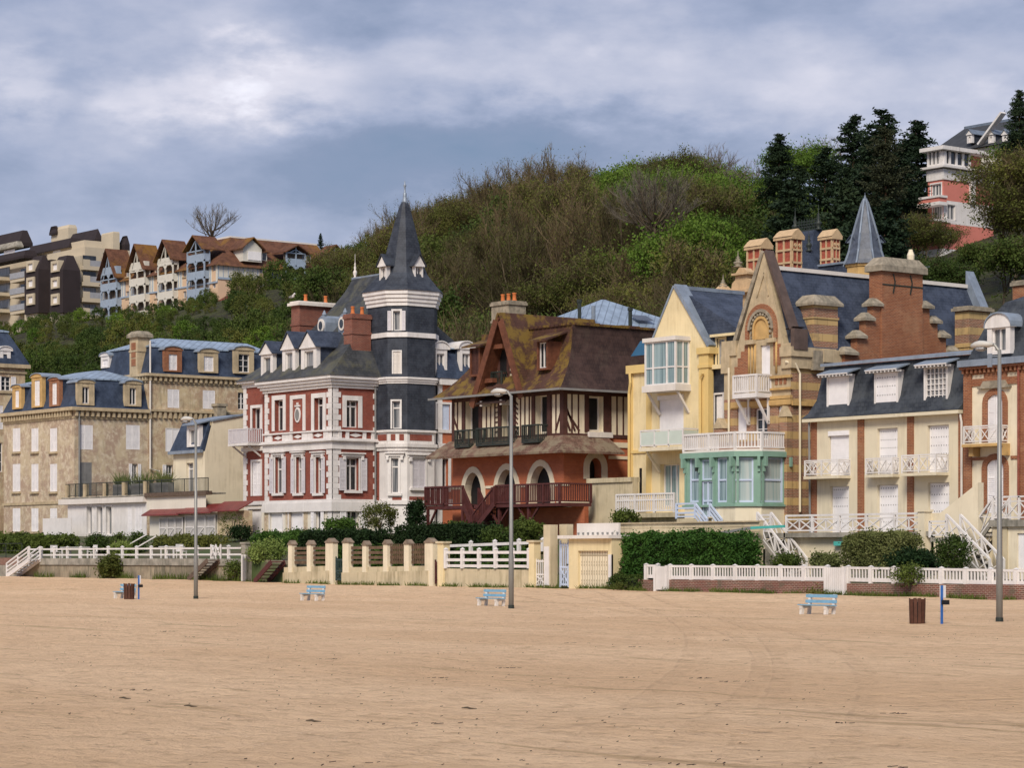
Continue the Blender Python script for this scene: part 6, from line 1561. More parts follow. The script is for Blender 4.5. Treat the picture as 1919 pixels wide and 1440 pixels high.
# ================================================================ tan mansard house and its taller neighbour behind
YB_ = 90.0; tS = FS(YB_); XB = tS.s(139); XB0 = tS.s(7); tE = FE(XB); zb = lambda py, px=139: tS.z(px, py)
TB = Thing('mansard_house', 'weathered tan brick corner house with blue slate mansard behind the white extension', 'house', ((XB0 + XB) / 2, 95, 3.0))
Z0 = zb(1010) - .5; ze = zb(763); YE = PX(277, XB)
for a, b in ((24, 38), (59, 72), (94, 107)):
    for t_, bt in ((803, 847), (870, 922), (953, 997)): win(TB, tS, tS.R(a, b, t_, bt), shut='closed', sm=SHUTW, sill=STONE, rec=.1)
for a, b in ((147, 174), (236, 262)): win(TB, tE, tE.R(a, b, 797, 843), shut='closed', sm=SHUTW, rec=.1)
win(TB, tE, tE.R(147, 172, 867, 930), shut='closed', sm=GREYF, rec=.1)
win(TB, tE, tE.R(247, 258, 870, 925), shut='open', sm=SHUTW, rec=.2)
m = MB(); m.wall(tS, XB0, XB, Z0, ze); m.wall(tE, YB_, YE, Z0, ze); m.quad((XB0, YE, Z0), (XB0, YB_, Z0), (XB0, YB_, ze), (XB0, YE, ze)); TB.part('wall', m, TAN)
def dentils(H, x0, x1, y0, y1, z1, h, o, mat, fs=True):
    m = MB().box(x0 - o, x1 + o, y0 - o, y1, z1 - h * .3, z1); m.box(x0 - .06, x1 + .06, y0 - .06, y1, z1 - h, z1 - h * .85)
    x = x0
    while x < x1: m.box(x, x + .2, y0 - o * .7, y0 - .06, z1 - h * .8, z1 - h * .3); x += .45
    y = y0
    while y < y1: m.box(x1 + .06, x1 + o * .7, y, y + .2, z1 - h * .8, z1 - h * .3); y += .45
    return H.part('cornice', m, mat)
dentils(TB, XB0, XB, YB_, YE, ze, .85, .4, STONE)
TB.part('string_course', MB().box(XB0 - .08, XB + .08, YB_ - .08, YE, zb(944), zb(939)), STONE)
zm = zb(709); TB.part('mansard_roof', MB().rects([(XB0 - .3, XB + .3, YB_ - .3, YE, ze), (XB0 - .05, XB + .05, YB_ - .05, YE, ze + .12), (XB0 + .9, XB - .7, YB_ + .7, YE, zm)]), SLATE_N)
xm = (XB0 + XB) / 2
TB.part('zinc_roof', MB().rects([(XB0 + .8, XB - .6, YB_ + .6, YE + .2, zm), (XB0 + .8, XB - .6, YB_ + .6, YE + .2, zm + .1), (XB0 + 5, XB - 3.2, YB_ + 3.6, YE - 2, zb(686))]), ZINC)
for a, b, t_, bt, ap, mt in ((23, 40, 727, 767, 722, STONE_OR), (59, 79, 708, 764, 701, STONE_OR), (92, 111, 713, 762, 708, BRICK_BR)): dormer(TB, FS(YB_ - .12), a, b, t_, bt, ap, 1.6, mt, 'arch', pil=.42, rm=ZINC_S, cheek=SLATE_N, gl=GLC, over=.12, top=.2, shut='closed')
for a, b, t_, bt in ((145, 177, 718, 760), (234, 265, 720, 762)): dormer(TB, FE(XB + .15), a, b, t_, bt, t_ - 6, 1.6, STONE, 'arch', pil=.42, rm=ZINC_S, cheek=SLATE_N, gl=GL, over=.08, top=.3)
TB.part('downpipe', MB().tube([tE.pt(YB_ + .35, ze, .15), tE.pt(YB_ + .35, Z0, .15)], [.07] * 2, 6), GREYF)
# taller part behind
TC = Thing('tall_mansard_house', 'taller weathered house with slate mansard and three dormers behind the tan corner house', 'house', (XB - 5, YE + 6, 3.3))
YC = YE; YC1 = PX(515, XB); cE = FE(XB + .02); zc_ = lambda py: cE.z(300, py); zec = zc_(701)
for a, b, t_, bt in ((314, 336, 730, 765), (380, 403, 732, 767)): win(TC, cE, cE.R(a, b, t_, bt), shut='closed', sm=SHUTW, rec=.1)
win(TC, cE, cE.R(446, 460, 736, 768), cols=2, rows=3, rec=.15); win(TC, cE, cE.R(310, 337, 803, 847), shut='panel', sm=SHUTW, rec=.05); win(TC, cE, cE.R(311, 324, 872, 920), cols=2, rows=3, shut='open', sm=SHUTW, rec=.2)
XC0 = PY(186, YC)
m = MB(); m.wall(cE, YC, YC1, Z0, zec); m.quad((XC0, YC, Z0), (XB + .02, YC, Z0), (XB + .02, YC, zec), (XC0, YC, zec)); TC.part('wall', m, TAN2)
dentils(TC, XC0, XB + .02, YC, YC1, zec, .7, .35, STONE)
m = MB().box(XB, XB + .25, YC, YC1, zc_(772), zc_(768)); y = YC
while y < YC1: m.box(XB + .02, XB + .2, y, y + .2, zc_(784), zc_(772)); y += .45
TC.part('string_course', m, STONE)
zmc = zc_(650); TC.part('mansard_roof', MB().rects([(XC0 - .3, XB + .3, YC - .1, YC1, zec), (XC0 - .1, XB + .05, YC, YC1, zec + .12), (XC0 + .5, XB - .7, YC + .5, YC1, zmc)]), SLATE_N)
TC.part('zinc_roof', MB().rects([(XC0 + .4, XB - .6, YC + .4, YC1, zmc), (XC0 + .4, XB - .6, YC + .4, YC1, zmc + .1), (XC0 + 3, XB - 2.6, YC + 2.5, YC1 - 1, zc_(628))]), ZINC)
for a, b, t_, bt, mt, sh in ((308, 341, 657, 697, BRICK_BR, 'closed'), (374, 409, 661, 699, STONE, 'closed'), (439, 476, 657, 701, STONE, None)): dormer(TC, FE(XB + .17), a, b, t_, bt, t_ - 7, 1.6, mt, 'arch', pil=.4, rm=ZINC_S, cheek=SLATE_N, gl=GL, over=.08, top=.3, shut=sh, rows=3)
dormer(TC, FS(YC + .1), 189, 204, 668, 690, 662, 1.2, WHITE, 'arch', pil=.2, rm=ZINC_S, cheek=SLATE_N, shut='closed')
m = MB().box(XB - 4, XB - 2.6, YC + .2, YC + .26, zc_(690), zc_(662)); 
for k in (0, .8): p = AT(222 + k * 12, 682, YC + .15); m.add([(p[0], YC + .16, p[2]), (p[0] + .55, YC + .16, p[2]), (p[0] + .75, YC + .42, p[2] + 1.6), (p[0] + .2, YC + .42, p[2] + 1.6)], [(0, 1, 2, 3)])
x0 = PY(245, YC - .2); chimney(TC, x0, x0 + 1.25, YC - .3, YC + .8, zc_(735), ZP(626, x0, YC), STONE, STONE_G, 0, .18, .35, taper=.15)
m = MB()
for k in (.2, .42, .62): z_ = lerp(zc_(700), ZP(630, x0, YC), k); m.box(x0 + .3, x0 + .95, YC - .33, YC - .29, z_, z_ + .55)
TC.part('chimney_panel', m, BRICK_BR)
xq = XB + .1; TC.part('downpipe', MB().tube([cE.pt(YC + .1, zec - .3 + 2.8, .18), cE.pt(YC + .1, zc_(880), .18), cE.pt(YC + .9, zc_(884), .18)], [.07] * 3, 6), CREAMW)
TC.part('small_chimney', MB().box(XB + .1, XB + .75, PX(398, XB), PX(398, XB) + .8, zc_(800), zc_(758)).box(XB + .02, XB + .83, PX(398, XB) - .1, PX(398, XB) + .9, zc_(758), zc_(753)), STONE_G)
# far left sliver of another mansard house
fA = FE(PY(-75, 90)); YA = 96
AH = Thing('slate_mansard_house', 'house edge with tall slate mansard and white round-topped dormer at the left border', 'house', (fA.o[0], 100, 3.3))
xa = fA.o[0]; ya0, ya1 = PX(-90, xa), PX(47, xa); za = lambda py: fA.z(20, py)
win(AH, fA, fA.R(2, 20, 706, 733), cols=2, rows=3, rec=.15, shut='open', sm=SHUTW); win(AH, fA, fA.R(-8, 5, 830, 885), cols=2, rows=3); win(AH, fA, fA.R(-8, 6, 760, 805), shut='closed', sm=SHUTW)
m = MB(); m.wall(fA, ya0, ya1, za(1010), za(684)); m.quad((xa, ya1, za(1010)), (xa - 9, ya1, za(1010)), (xa - 9, ya1, za(684)), (xa, ya1, za(684))); m.quad((xa - 9, ya0, za(1010)), (xa, ya0, za(1010)), (xa, ya0, za(684)), (xa - 9, ya0, za(684))); AH.part('wall', m, TAN2)
m = MB().box(xa - 9.2, xa + .35, ya0, ya1 + .35, za(690), za(683)); m.box(xa - 9, xa + .12, ya0, ya1 + .12, za(738), za(733)); m.box(xa - 9, xa + .12, ya0, ya1 + .12, za(700), za(696)); AH.part('cornice', m, STONE)
AH.part('mansard_roof', MB().rects([(xa - 9.2, xa + .3, ya0, ya1 + .3, za(683)), (xa - 8.6, xa - .5, ya0 + .5, ya1 - .7, za(640)), (xa - 8.2, xa - 1.0, ya0 + 1, ya1 - 1.1, za(622))]), SLATE_N)
AH.part('zinc_roof', MB().rects([(xa - 8.3, xa - .9, ya0 + 1, ya1 - 1, za(622)), (xa - 8.3, xa - .9, ya0 + 1, ya1 - 1, za(619)), (xa - 5, xa - 4, ya0 + 4, ya1 - 4, za(606))]), ZINC)
dormer(AH, FE(xa + .1), 0, 20, 658, 683, 650, 1.5, WHITE, 'arch', pil=.3, rm=WHITE, cheek=SLATE_N, cols=2)
# ================================================================ white garden-level extension with its terrace
YD = 87.0; dS_ = FS(YD); d0, d1 = dS_.s(116), dS_.s(275); zd_ = lambda py, px=200: dS_.z(px, py)
EX = Thing('terrace_extension', 'single storey white extension with planted roof terrace before the tan corner house', 'building', ((d0 + d1) / 2, 89, 3.0))
for a, b in ((163, 173), (182, 193), (199, 210)): win(EX, dS_, dS_.R(a, b, 950, 1003), cols=1, gl=GLC, rec=.25, sur=.1)
for a, b in ((239, 247), (252, 266)): win(EX, dS_, dS_.R(a, b, 950, 998), shut='closed', sm=SHUTW, rec=.12)
m = MB(); m.wall(dS_, d0 + .9, d1, zd_(1030), zd_(942)); EX.part('wall', m, WHITE)
dt = dS_.s(386); m = MB().box(d0, d1, YD - .3, YB_, zd_(944), zd_(934)); EX.part('roof_fascia', m, CREAMW)
EX.part('dark_terrace_edge', MB().box(d1, dt + .3, YD - .2, YD + .3, zd_(935), zd_(928)), WOODW)
EX.part('terrace_floor', MB().box(d0 + .2, dt + .25, YD - .15, YD + 1.4, zd_(933), zd_(930.5)), CONCRETE)
EX.part('side_wall', MB().wall(dS_, d1, dt, zd_(965), zd_(935), []), OFFWHITE)
z0 = zd_(930.5); m = railing([(d0 + .6, YD, z0), (dt + .3, YD, z0)], zd_(905) - z0, step=.16, bw=.025, top=.05, post=.04); EX.part('terrace_railing', m, IRON)
m = MB()
for a in (126, 160, 197, 233, 273): s_ = dS_.s(a); m.box(s_ - .15, s_ + .15, YD - .12, YD + .18, z0, zd_(906))
EX.part('terrace_pier', m, STONE)
EX.part('patio_screen', MB().fb(FS(85.5), FS(85.5).s(80), FS(85.5).s(133), FS(85.5).z(100, 1012), FS(85.5).z(100, 972), -.1, 0), WHITE)
for a, b in ((203, 230), (237, 272), (281, 306)):
    P_ = Thing('planter', {203: 'left', 237: 'middle', 281: 'right'}[a] + ' grey trough planter with spiky plants on the roof terrace', 'planter', (dS_.s((a + b) / 2), YD + .6, z0), 'grey trough planters on the roof terrace')
    s0, s1 = dS_.s(a), dS_.s(b); P_.part('trough', MB().box(s0, s1, YD + .35, YD + .85, z0, zd_(909)), GREYF)
    m = MB(); rg = random.Random(a)
    for i in range(150): x = rg.uniform(s0, s1); twig(m, (x, YD + .6, zd_(909) - .05), (x + rg.gauss(0, .3), YD + .6 + rg.gauss(0, .3), zd_(909) + rg.uniform(.3, 1.1)), .04, rg)
    P_.part('foliage', m, LF_VAR)
# small cream house with the slate mansard
YS = 88.6; sS_ = FS(YS); XS1 = sS_.s(384); s0 = sS_.s(325); sEE = FE(XS1); zs = lambda py: sS_.z(384, py)
SM = Thing('cream_gable_house', 'small cream house with blank side wall and slate mansard beside the brick villa', 'house', (XS1 - 2, 91, 3.2))
win(SM, sS_, sS_.R(349, 362, 868, 926), cols=1, gl=GLC, tr=.8, rec=.25)
ye = PX(462, XS1)
m = MB(); m.wall(sS_, s0, XS1, zs(1015), zs(846)); m.add([sEE.pt(YS, zs(1015)), sEE.pt(ye, zs(1015)), sEE.pt(ye, sEE.z(460, 778)), sEE.pt(PX(398, XS1), sEE.z(398, 789)), sEE.pt(YS, zs(846))], [(0, 1, 2, 3, 4)]); SM.part('wall', m, CREAM)
y2 = PX(397, XS1); zt_ = sEE.z(397, 790)
m = MB().add([(s0 - .2, YS - .25, zs(847)), (XS1 - .25, YS - .25, zs(847)), (XS1 - .25, y2, zt_ + .05), (s0 + .3, y2, zt_ + .05), (XS1 - .25, y2, zs(847)), (s0 - .2, y2, zs(847))], [(0, 1, 2, 3), (1, 4, 2), (0, 3, 5)]); SM.part('mansard_roof', m, SLATE_N)
SM.part('zinc_edge', MB().box(s0 - .2, XS1 - .1, YS - .35, YS - .1, zs(849), zs(843)).bar((XS1 - .1, y2, zt_ + .05), (XS1 - .1, ye, sEE.z(460, 778) + .05), .4, .12), ZINC_S)
SM.part('zinc_roof', MB().add([(s0, y2, zt_ + .1), (XS1, y2, zt_ + .1), (XS1, ye, sEE.z(460, 778) + .08), (s0, ye, sEE.z(460, 778) + .08)], [(0, 1, 2, 3)]), ZINC_S)
dormer(SM, FS(YS - .2), 350, 373, 798, 838, 790, 1.2, WHITE, 'flat', pil=.25, rm=ZINC_S, cheek=SLATE_N, gl=GLC, cols=2)
# sheds with red corrugated canopies and white trellis doors
for i, (a, b, t0_, t1_, lab) in enumerate(((278, 344, 953, 966, 'white trellis door shed under the leftmost red corrugated canopy'), (344, 405, 951, 962, 'white trellis door shed under the middle red corrugated canopy'), (405, 456, 946, 958, 'tan planked shed under the rightmost red canopy by the brick villa'))):
    f = FS(86.8); s0, s1 = f.s(a), f.s(b); zt_, zl_ = f.z((a + b) / 2, t0_), f.z((a + b) / 2, t1_); zg0 = f.z((a + b) / 2, 1012)
    D_ = Thing('garden_shed', lab, 'shed', ((s0 + s1) / 2, 87.5, zg0), 'canopied sheds beside the brick villa')
    D_.part('wall', MB().box(s0, s1, 86.9, 87.5, zg0 - .5, zl_), OFFWHITE if i < 2 else TAN2)
    m = MB(); q = [(s0 - .1, 86.3, zl_ - .05), (s1 + .1, 86.3, zl_ - .05), (s1 + .1, 87.5, zt_ + .15), (s0 - .1, 87.5, zt_ + .15)]; m.add(q + [(x, y, z + .08) for x, y, z in q], [(0,3,2,1),(4,5,6,7),(0,1,5,4),(1,2,6,5),(2,3,7,6),(3,0,4,7)]); D_.part('canopy', m, REDROOF)
    if i < 2:
        a_ = lerp(s0, s1, .32 if i == 0 else .05); n = 3
        for k in range(n):
            x0_, x1_ = lerp(a_, s1, k / n) + .05, lerp(a_, s1, (k + 1) / n) - .05; m = MB()
            m.fb(f, x0_, x0_ + .08, zg0, zl_ - .15, 0, .05); m.fb(f, x1_ - .08, x1_, zg0, zl_ - .15, 0, .05)
            for z_ in (zg0, lerp(zg0, zl_, .45), zl_ - .23): m.fb(f, x0_ + .08, x1_ - .08, z_, z_ + .08, 0, .05)
            x = x0_ + .2
            while x < x1_ - .1: m.fb(f, x, x + .05, zg0 + .08, zl_ - .23, .0, .03); x += .13
            m.bar((x0_ + .1, 86.76, zg0 + .1), (x1_ - .1, 86.76, lerp(zg0, zl_, .45)), .06)
            D_.part('trellis_door', m, WHITE); D_.part('door_panel', MB().fb(f, x0_ + .04, x1_ - .04, zg0 + .02, zl_ - .2, -.09, -.04), GREYF)
# ================================================================ brown roofed residence on the ridge
YO = 203.0; oS = FS(YO); XO = oS.s(408); XO0 = oS.s(193); oE = FE(XO); zo = lambda py, px=408: oS.z(px, py)
RS = Thing('residence', 'long holiday residence on the ridge with brown lichened roofs and blue balcony towers', 'apartment building', ((XO0 + XO) / 2, 210, 41))
z0 = zo(600) - 2; ze_ = zo(495); YO1 = PX(632, XO); zmid = zo(523)
for a in (236, 290, 343):
    for t_ in (506, 546, 577): win(RS, oS, oS.R(a, a + 6, t_, t_ + 13), cols=1, gl=GLC, rec=.2, sill=STONE)
for a, t_ in ((398, 527), (398, 495)): win(RS, oS, oS.R(a, a + 6, t_, t_ + 13), cols=1, gl=GLC, rec=.2)
for a, b, t_, bt in ((487, 498, 500, 512), (487, 498, 528, 541), (511, 518, 503, 515), (511, 518, 535, 548), (570, 576, 505, 518)): win(RS, oE, oE.R(a, b, t_, bt), cols=2, gl=GLC, rec=.2)
m = MB(); m.wall(oS, XO0, XO, z0, ze_); m.wall(oE, YO, YO1, z0, ze_); m.quad((XO0, YO + 14, z0), (XO0, YO, z0), (XO0, YO, ze_), (XO0, YO + 14, ze_)); RS.part('wall', m, RES_W)
m = MB(); m.fb(oS, XO0, XO, zo(533), ze_, .0, .06) if False else None
HTW = plain('half_timber_white', (.62, .60, .54), .8, .05, 1)
m = MB()
for q in ((XO0, oS.s(234)), (oS.s(243), oS.s(289)), (oS.s(297), oS.s(342)), (oS.s(350), oS.s(397)), (oS.s(405), XO)): m.fb(oS, *q, zo(528), ze_, -.02, .06)
m.fb(oE, YO - .06, oE.s(486), zo(520), ze_, -.02, .06); RS.part('upper_cladding', m, HTW)
m = MB(); x = XO0
m.fb(oS, XO0, XO, zo(530), zo(527), -.02, .16); m.fb(oE, YO, oE.s(486), zo(523), zo(519), -.02, .14)
while x < XO:
    if not any(h[0] - .2 < x < h[1] + .2 and h[3] > zo(525) for h in oS.holes): m.fb(oS, x, x + .14, zo(527), ze_, .0, .12)
    x += .75
y = YO
while y < oE.s(484): m.fb(oE, y, y + .10, zo(519), ze_, 0, .10); y += .9
RS.part('blue_timbers', m, BLUEF)
RS.part('slate_panel', MB().fb(oE, oE.s(501), oE.s(526), zo(556), ze_, .0, .08), SLATE_N)
zr = ZP(444, XO - 6, YO + 6); dp = 15
m = MB().add([(XO0 - .5, YO - .6, ze_ - .2), (XO + .6, YO - .6, ze_ - .2), (XO + .6, YO1, ze_ - .2), (XO0 - .5, YO + dp, ze_ - .2), (XO0 + 2, YO + 6, zr), (XO - 6, YO + 6, zr), (XO - 6, YO1, zr), (XO - 13, YO1, ze_), (XO - 13, YO + dp, ze_)],
   [(0, 1, 5, 4), (1, 2, 6, 5), (0, 4, 3), (4, 5, 8, 3), (5, 6, 7, 8)]); RS.part('roof', m, TILE_RES)
RS.part('ridge_capping', MB().bar((XO0 + 2, YO + 6, zr), (XO - 6, YO + 6, zr), .4, .25).bar((XO - 6, YO + 6, zr), (XO - 6, YO1, zr), .4, .25), CREAMW)
def btower(f, a, b, top, zs_list, colr, apex, out=1.0, gm=TILE_RES, E_=False):
    s0, s1 = f.s(a), f.s(b); zt = zo(top) if f is oS else f.z((a + b) / 2, top)
    m = MB(); n = len(zs_list); zz = [f.z((a + b) / 2, q) for q in zs_list]
    for s_ in (s0, (s0 + s1) / 2 - .1, s1 - .2): m.fb(f, s_, s_ + .2, z0, zt, out - .2, out)
    m.fb(f, s1 - .2, s1, z0, zt, -.1, .1)
    for z_ in zz:
        m.fb(f, s0, s1, z_ - .25, z_, 0, out)
        for k in range(2):
            x0_, x1_ = lerp(s0, s1, k / 2) + .1, lerp(s0, s1, (k + 1) / 2) - .1; zt2 = z_ - .25
            m.poly(f, [(x0_, zt2), (x0_, zt2 - .6), (x0_ + .55, zt2)], out - .15, out - .02); m.poly(f, [(x1_, zt2), (x1_ - .55, zt2), (x1_, zt2 - .6)], out - .15, out - .02)
    t = RS.part('balcony_tower', m, BLUEF if colr else HTW)
    m = MB()
    for z_ in zz: m.fb(f, s0 + .05, s1 - .05, z_, z_ + 1.0, out - .1, out - .03); m.fb(f, s1 - .1, s1 - .03, z_, z_ + 1.0, .1, out - .1)
    RS.part('balcony_front', m, BLUEF if colr else HTW, t)
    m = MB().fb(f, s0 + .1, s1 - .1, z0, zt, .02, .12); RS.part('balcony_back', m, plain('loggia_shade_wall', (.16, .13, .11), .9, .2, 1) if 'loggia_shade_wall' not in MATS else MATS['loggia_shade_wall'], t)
    za_ = f.z((a + b) / 2, apex + 3)
    m = MB(); mid = (s0 + s1) / 2
    for q in (-1, 1):
        e = mid + q * ((s1 - s0) / 2 + .35); p = [f.pt(e, zt - .0, out + .6), f.pt(mid, za_, out + .6), f.pt(mid, za_, -2.6), f.pt(e, zt - .0, -2.6)]
        m.add(p + [(x, y, z + .18) for x, y, z in p], [(0,1,2,3),(4,7,6,5),(0,4,5,1),(1,5,6,2),(2,6,7,3),(3,7,4,0)])
    RS.part('gable_roof', m, gm, t)
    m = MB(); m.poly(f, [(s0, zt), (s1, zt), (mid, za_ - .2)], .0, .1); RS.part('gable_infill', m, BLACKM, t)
    m = MB(); m.bar(f.pt(mid, zt, out - .1), f.pt(mid, za_, out - .1), .18); m.bar(f.pt(s0, zt, out - .1), f.pt(s1, zt, out - .1), .18); m.bar(f.pt(lerp(s0, mid, .3), zt, out - .1), f.pt(mid, za_ - .6, out - .1), .14); m.bar(f.pt(lerp(s1, mid, .3), zt, out - .1), f.pt(mid, za_ - .6, out - .1), .14)
    RS.part('gable_truss', m, BLUEF if colr else HTW, t)
btower(oS, 198, 228, 490, (513, 543, 574, 603), True, 466); btower(oS, 252, 281, 484, (504, 534, 565, 596), False, 457); btower(oS, 305, 334, 475, (496, 527, 559, 590), False, 449); btower(oS, 360, 393, 466, (490, 522, 554, 587), True, 441)
btower(oE, 530, 567, 476, (498, 531, 562), True, 459)
btower(oE, 609, 640, 480, (502, 534), False, 458, .4)
f = oE; s0, s1 = f.s(453), f.s(488); zt = f.z(470, 466)
m = MB().poly(f, [(s0, f.z(470, 491)), (s1, f.z(470, 491)), (s1, zt), ((s0 + s1) / 2, f.z(470, 450)), (s0, zt)], -5, .4); dd = RS.part('gable_dormer', m, HTW)
RS.part('dormer_blind', MB().fb(f, lerp(s0, s1, .25), lerp(s0, s1, .95), f.z(470, 488), f.z(470, 472), .4, .5), SHUTW, dd)
gable_roof(RS, Face(XO + .3, 0, 0, 1, 1, 0), s0, s1, zt, f.z(470, 447), 6, .5, TILE_RES, dd, 'dormer_roof', t=.18, front=.6)
for a, b in ((488, 508), (572, 590)):
    s0, s1 = f.s(a), f.s(b); z_, z2 = f.z((a + b) / 2, 488 if a < 500 else 490), f.z((a + b) / 2, 472 if a < 500 else 476); d = RS.part('shed_dormer', MB().fb(f, s0, s1, z_, z2, -4, -1.2), HTW); RS.part('pane', MB().fb(f, s0 + .2, (s0 + s1) / 2 - .2, z_ + .2, z2 - .2, -1.2, -1.15).fb(f, (s0 + s1) / 2 + .2, s1 - .2, z_ + .2, z2 - .2, -1.2, -1.15), GL, d)
    RS.part('dormer_roof', MB().fb(f, s0 - .4, s1 + .4, z2, z2 + .15, -5, -.8), TILE_RES, d)
xo2 = XO + 4; a, b = PX(430, xo2), PX(525, xo2); z_ = ZP(565, xo2, a); z2 = ZP(542, xo2, a)
LO = Thing('low_roofed_annex', 'low annex with dark red-brown hipped roof under the residence', 'building', (xo2, a, 38))
LO.part('wall', MB().box(XO + .1, xo2, a, b, z_ - 4, z_), HTW); LO.part('roof', MB().rects([(XO + .05, xo2 + .5, a - .5, b + .5, z_), (XO + .1, XO + 1, a + 3, b - 1, z2)]), plain('dark_red_tile', (.13, .035, .028), .85, .2, 1))
# ================================================================ dark slate apartment block
YP = 204.0; aS = FS(YP); za = lambda py, px=70: aS.z(px, py)
AP = Thing('apartment_block', 'stepped apartment block with dark slate bays and cream balconies on the far left ridge', 'apartment building', (aS.s(90), 212, 41))
def blk(name, a, b, t_, bt, y0, dpt, mat, lean=0, parent=None):
    f = FS(y0); s0, s1 = f.s(a), f.s(b); z0_, z1_ = f.z((a + b) / 2, bt), f.z((a + b) / 2, t_)
    if lean: m = MB().rects([(s0, s1, y0, y0 + dpt, z0_), (s0, s1, y0, y0 + dpt, z1_ - lean), (s0 + lean * .35, s1 - lean * .35, y0 + lean * .5, y0 + dpt - lean * .3, z1_)])
    else: m = MB().box(s0, s1, y0, y0 + dpt, z0_, z1_)
    return AP.part(name, m, mat, parent), f
xe = PY(150, 207); eF = FE(xe); ye1 = PX(244, xe)
AP.part('core', MB().box(aS.s(-60), xe, 207, PX(190, xe), za(640), eF.z(160, 480)).box(xe - 14, xe - .05, 208, ye1, za(640), eF.z(200, 466)), APT)
rail_m = plain('grey_balcony_glass', (.32, .33, .36), .4, .1, 1)
for i, (a, b, t_, y0, dp, wx) in enumerate(((46, 72, 479, 203.6, 2.7, 52), (93, 118, 479, 203.2, 3.3, 98))):
    w_, f = blk('slate_bay', a, b, t_, 588, y0, dp, APT_DK, 2.6)
    for t2 in (489, 520, 551):
        r = f.R(wx, wx + 14, t2, t2 + 21); m = MB()
        for q in ((r[0], r[0] + .5, r[2], r[3]), (r[1] - .5, r[1], r[2], r[3]), (r[0] + .5, r[1] - .5, r[3] - .5, r[3]), (r[0] + .5, r[1] - .5, r[2], r[2] + .3)): m.fb(f, *q, -.8, .3)
        AP.part('window_surround', m, APT, w_); AP.part('pane', MB().fb(f, r[0] + .5, r[1] - .5, r[2] + .3, r[3] - .5, .0, .05), SHUTW, w_)
    blk('bay_foot', a, b, 588, 640, y0 + .4, dp - .3, APT)
blk('link_wall', 60, 96, 490, 640, 206, 1, APT_DK)
for t_ in (520, 549, 580):
    for (a, b) in ((-40, -2), (19, 46)):
        dark = a < 0; f = FS(204.5 if dark else 205); s0, s1 = f.s(a), f.s(b); z_ = f.z((a + b) / 2, t_ + 2); y_ = f.o[1]
        bb = AP.part('balcony', MB().box(s0, s1, y_, 207, z_ - .6, z_), APT); AP.part('balcony_front', MB().box(s0, s1, y_ - .1, y_ + .05, z_ - .5 if dark else z_, z_ + 1.05), APT_DK if dark else rail_m, bb)
        AP.part('balcony_window', MB().box(s0 + .3, s1 - .6, 206.9, 206.98, z_, z_ + 2.0), GLC if dark else GL, bb)
AP.part('terrace_storey', MB().box(aS.s(-60), PY(158, 209), 209, 212.5, za(490), FS(209).z(100, 462)), APT)
for a, b in ((8, 28), (40, 58), (66, 84), (100, 114)): f = FS(209); r = f.R(a, b, 469, 477); AP.part('window', MB().fb(f, *r, 0, .08), SHUTW if a != 40 else GL)
blk('mansard_band', -60, 45, 479, 494, 204.6, 2.6, APT_DK, 1.0); blk('mansard_band', 47, 128, 453, 470, 208.3, 3.2, APT_DK, 1.8); blk('mansard_band', -60, 30, 461, 472, 208.3, 1.5, CONCRETE, .8)
blk('roof_block', -30, 36, 437, 468, 214, 2.8, APT_DK, 2.4); blk('roof_block', 96, 128, 424, 452, 218, 1.8, APT, .6); blk('roof_block', 92, 104, 424, 440, 217.5, .5, APT_DK, 1.2); blk('roof_block', 124, 178, 433, 458, 216, 1.6, APT_DK, 2); blk('roof_block', 190, 212, 436, 470, 217, 1.3, APT, .2); blk('roof_block', 222, 234, 442, 470, 219, 1.0, APT_DK, 1.6)
for t_ in (497, 527, 557, 588):
    z_ = eF.z(168, t_ + 3); s0, s1 = eF.s(151), eF.s(187); bb = AP.part('balcony', MB().fb(eF, s0, s1, z_ - .7, z_, 0, 1.0), APT); AP.part('balcony_front', MB().fb(eF, s0, lerp(s0, s1, .35), z_, z_ + 1.1, .9, 1.0), APT, bb); AP.part('balcony_glass', MB().fb(eF, lerp(s0, s1, .35), s1, z_, z_ + 1.0, .92, .98), rail_m, bb)
    AP.part('balcony_window', MB().fb(eF, s0 + .4, s1 - .8, z_, z_ + 1.9, .02, .08), GLC if t_ > 530 else GL, bb)
f2 = FE(xe - .04)
for t_ in (474, 504, 535, 566): s_ = f2.s(193); AP.part('window', MB().fb(f2, s_, s_ + .6, f2.z(195, t_ + 12), f2.z(195, t_), 0, .08), GL)
# ================================================================ salmon apartment house on the hill, right
YN = 172.0; nS = FS(YN); XN = nS.s(1768); XN0 = nS.s(1739); nE = FE(XN); zn = lambda py, px=1768: nS.z(px, py)
PK = Thing('salmon_building', 'salmon and white rendered building with glazed top storey high among the trees', 'apartment building', (XN - 3, YN + 5, 32))
YN1 = PX(1862, XN)
for f, a, b, t_, bt, c_ in ((nS, 1745, 1764, 345, 371, 3), (nS, 1749, 1765, 386, 414, 3), (nE, 1775, 1790, 384, 412, 2), (nE, 1838, 1858, 332, 352, 3)): win(PK, f, f.R(a, b, t_, bt), cols=c_, sur=.12, gl=GLC, rec=.15)
m = MB(); m.wall(nS, XN0, XN, zn(420), zn(334)); m.wall(nE, YN, YN1, zn(375), zn(334)); PK.part('wall', m, PINK)
m = MB(); m.wall(nE, YN, YN1, zn(418), zn(375)); m.box(XN0 - .1, XN + .1, YN - .1, YN1, zn(336), zn(316)); m.box(XN0 - .5, XN + .5, YN - .5, YN1, zn(314), zn(310)); m.fb(nE, nE.s(1816), nE.s(1824), zn(375), zn(316), 0, .3); m.fb(nS, XN0 - .1, XN, zn(420), zn(378), 0, .12) if False else None
PK.part('white_band', m, WHITE)
m = MB(); top = []
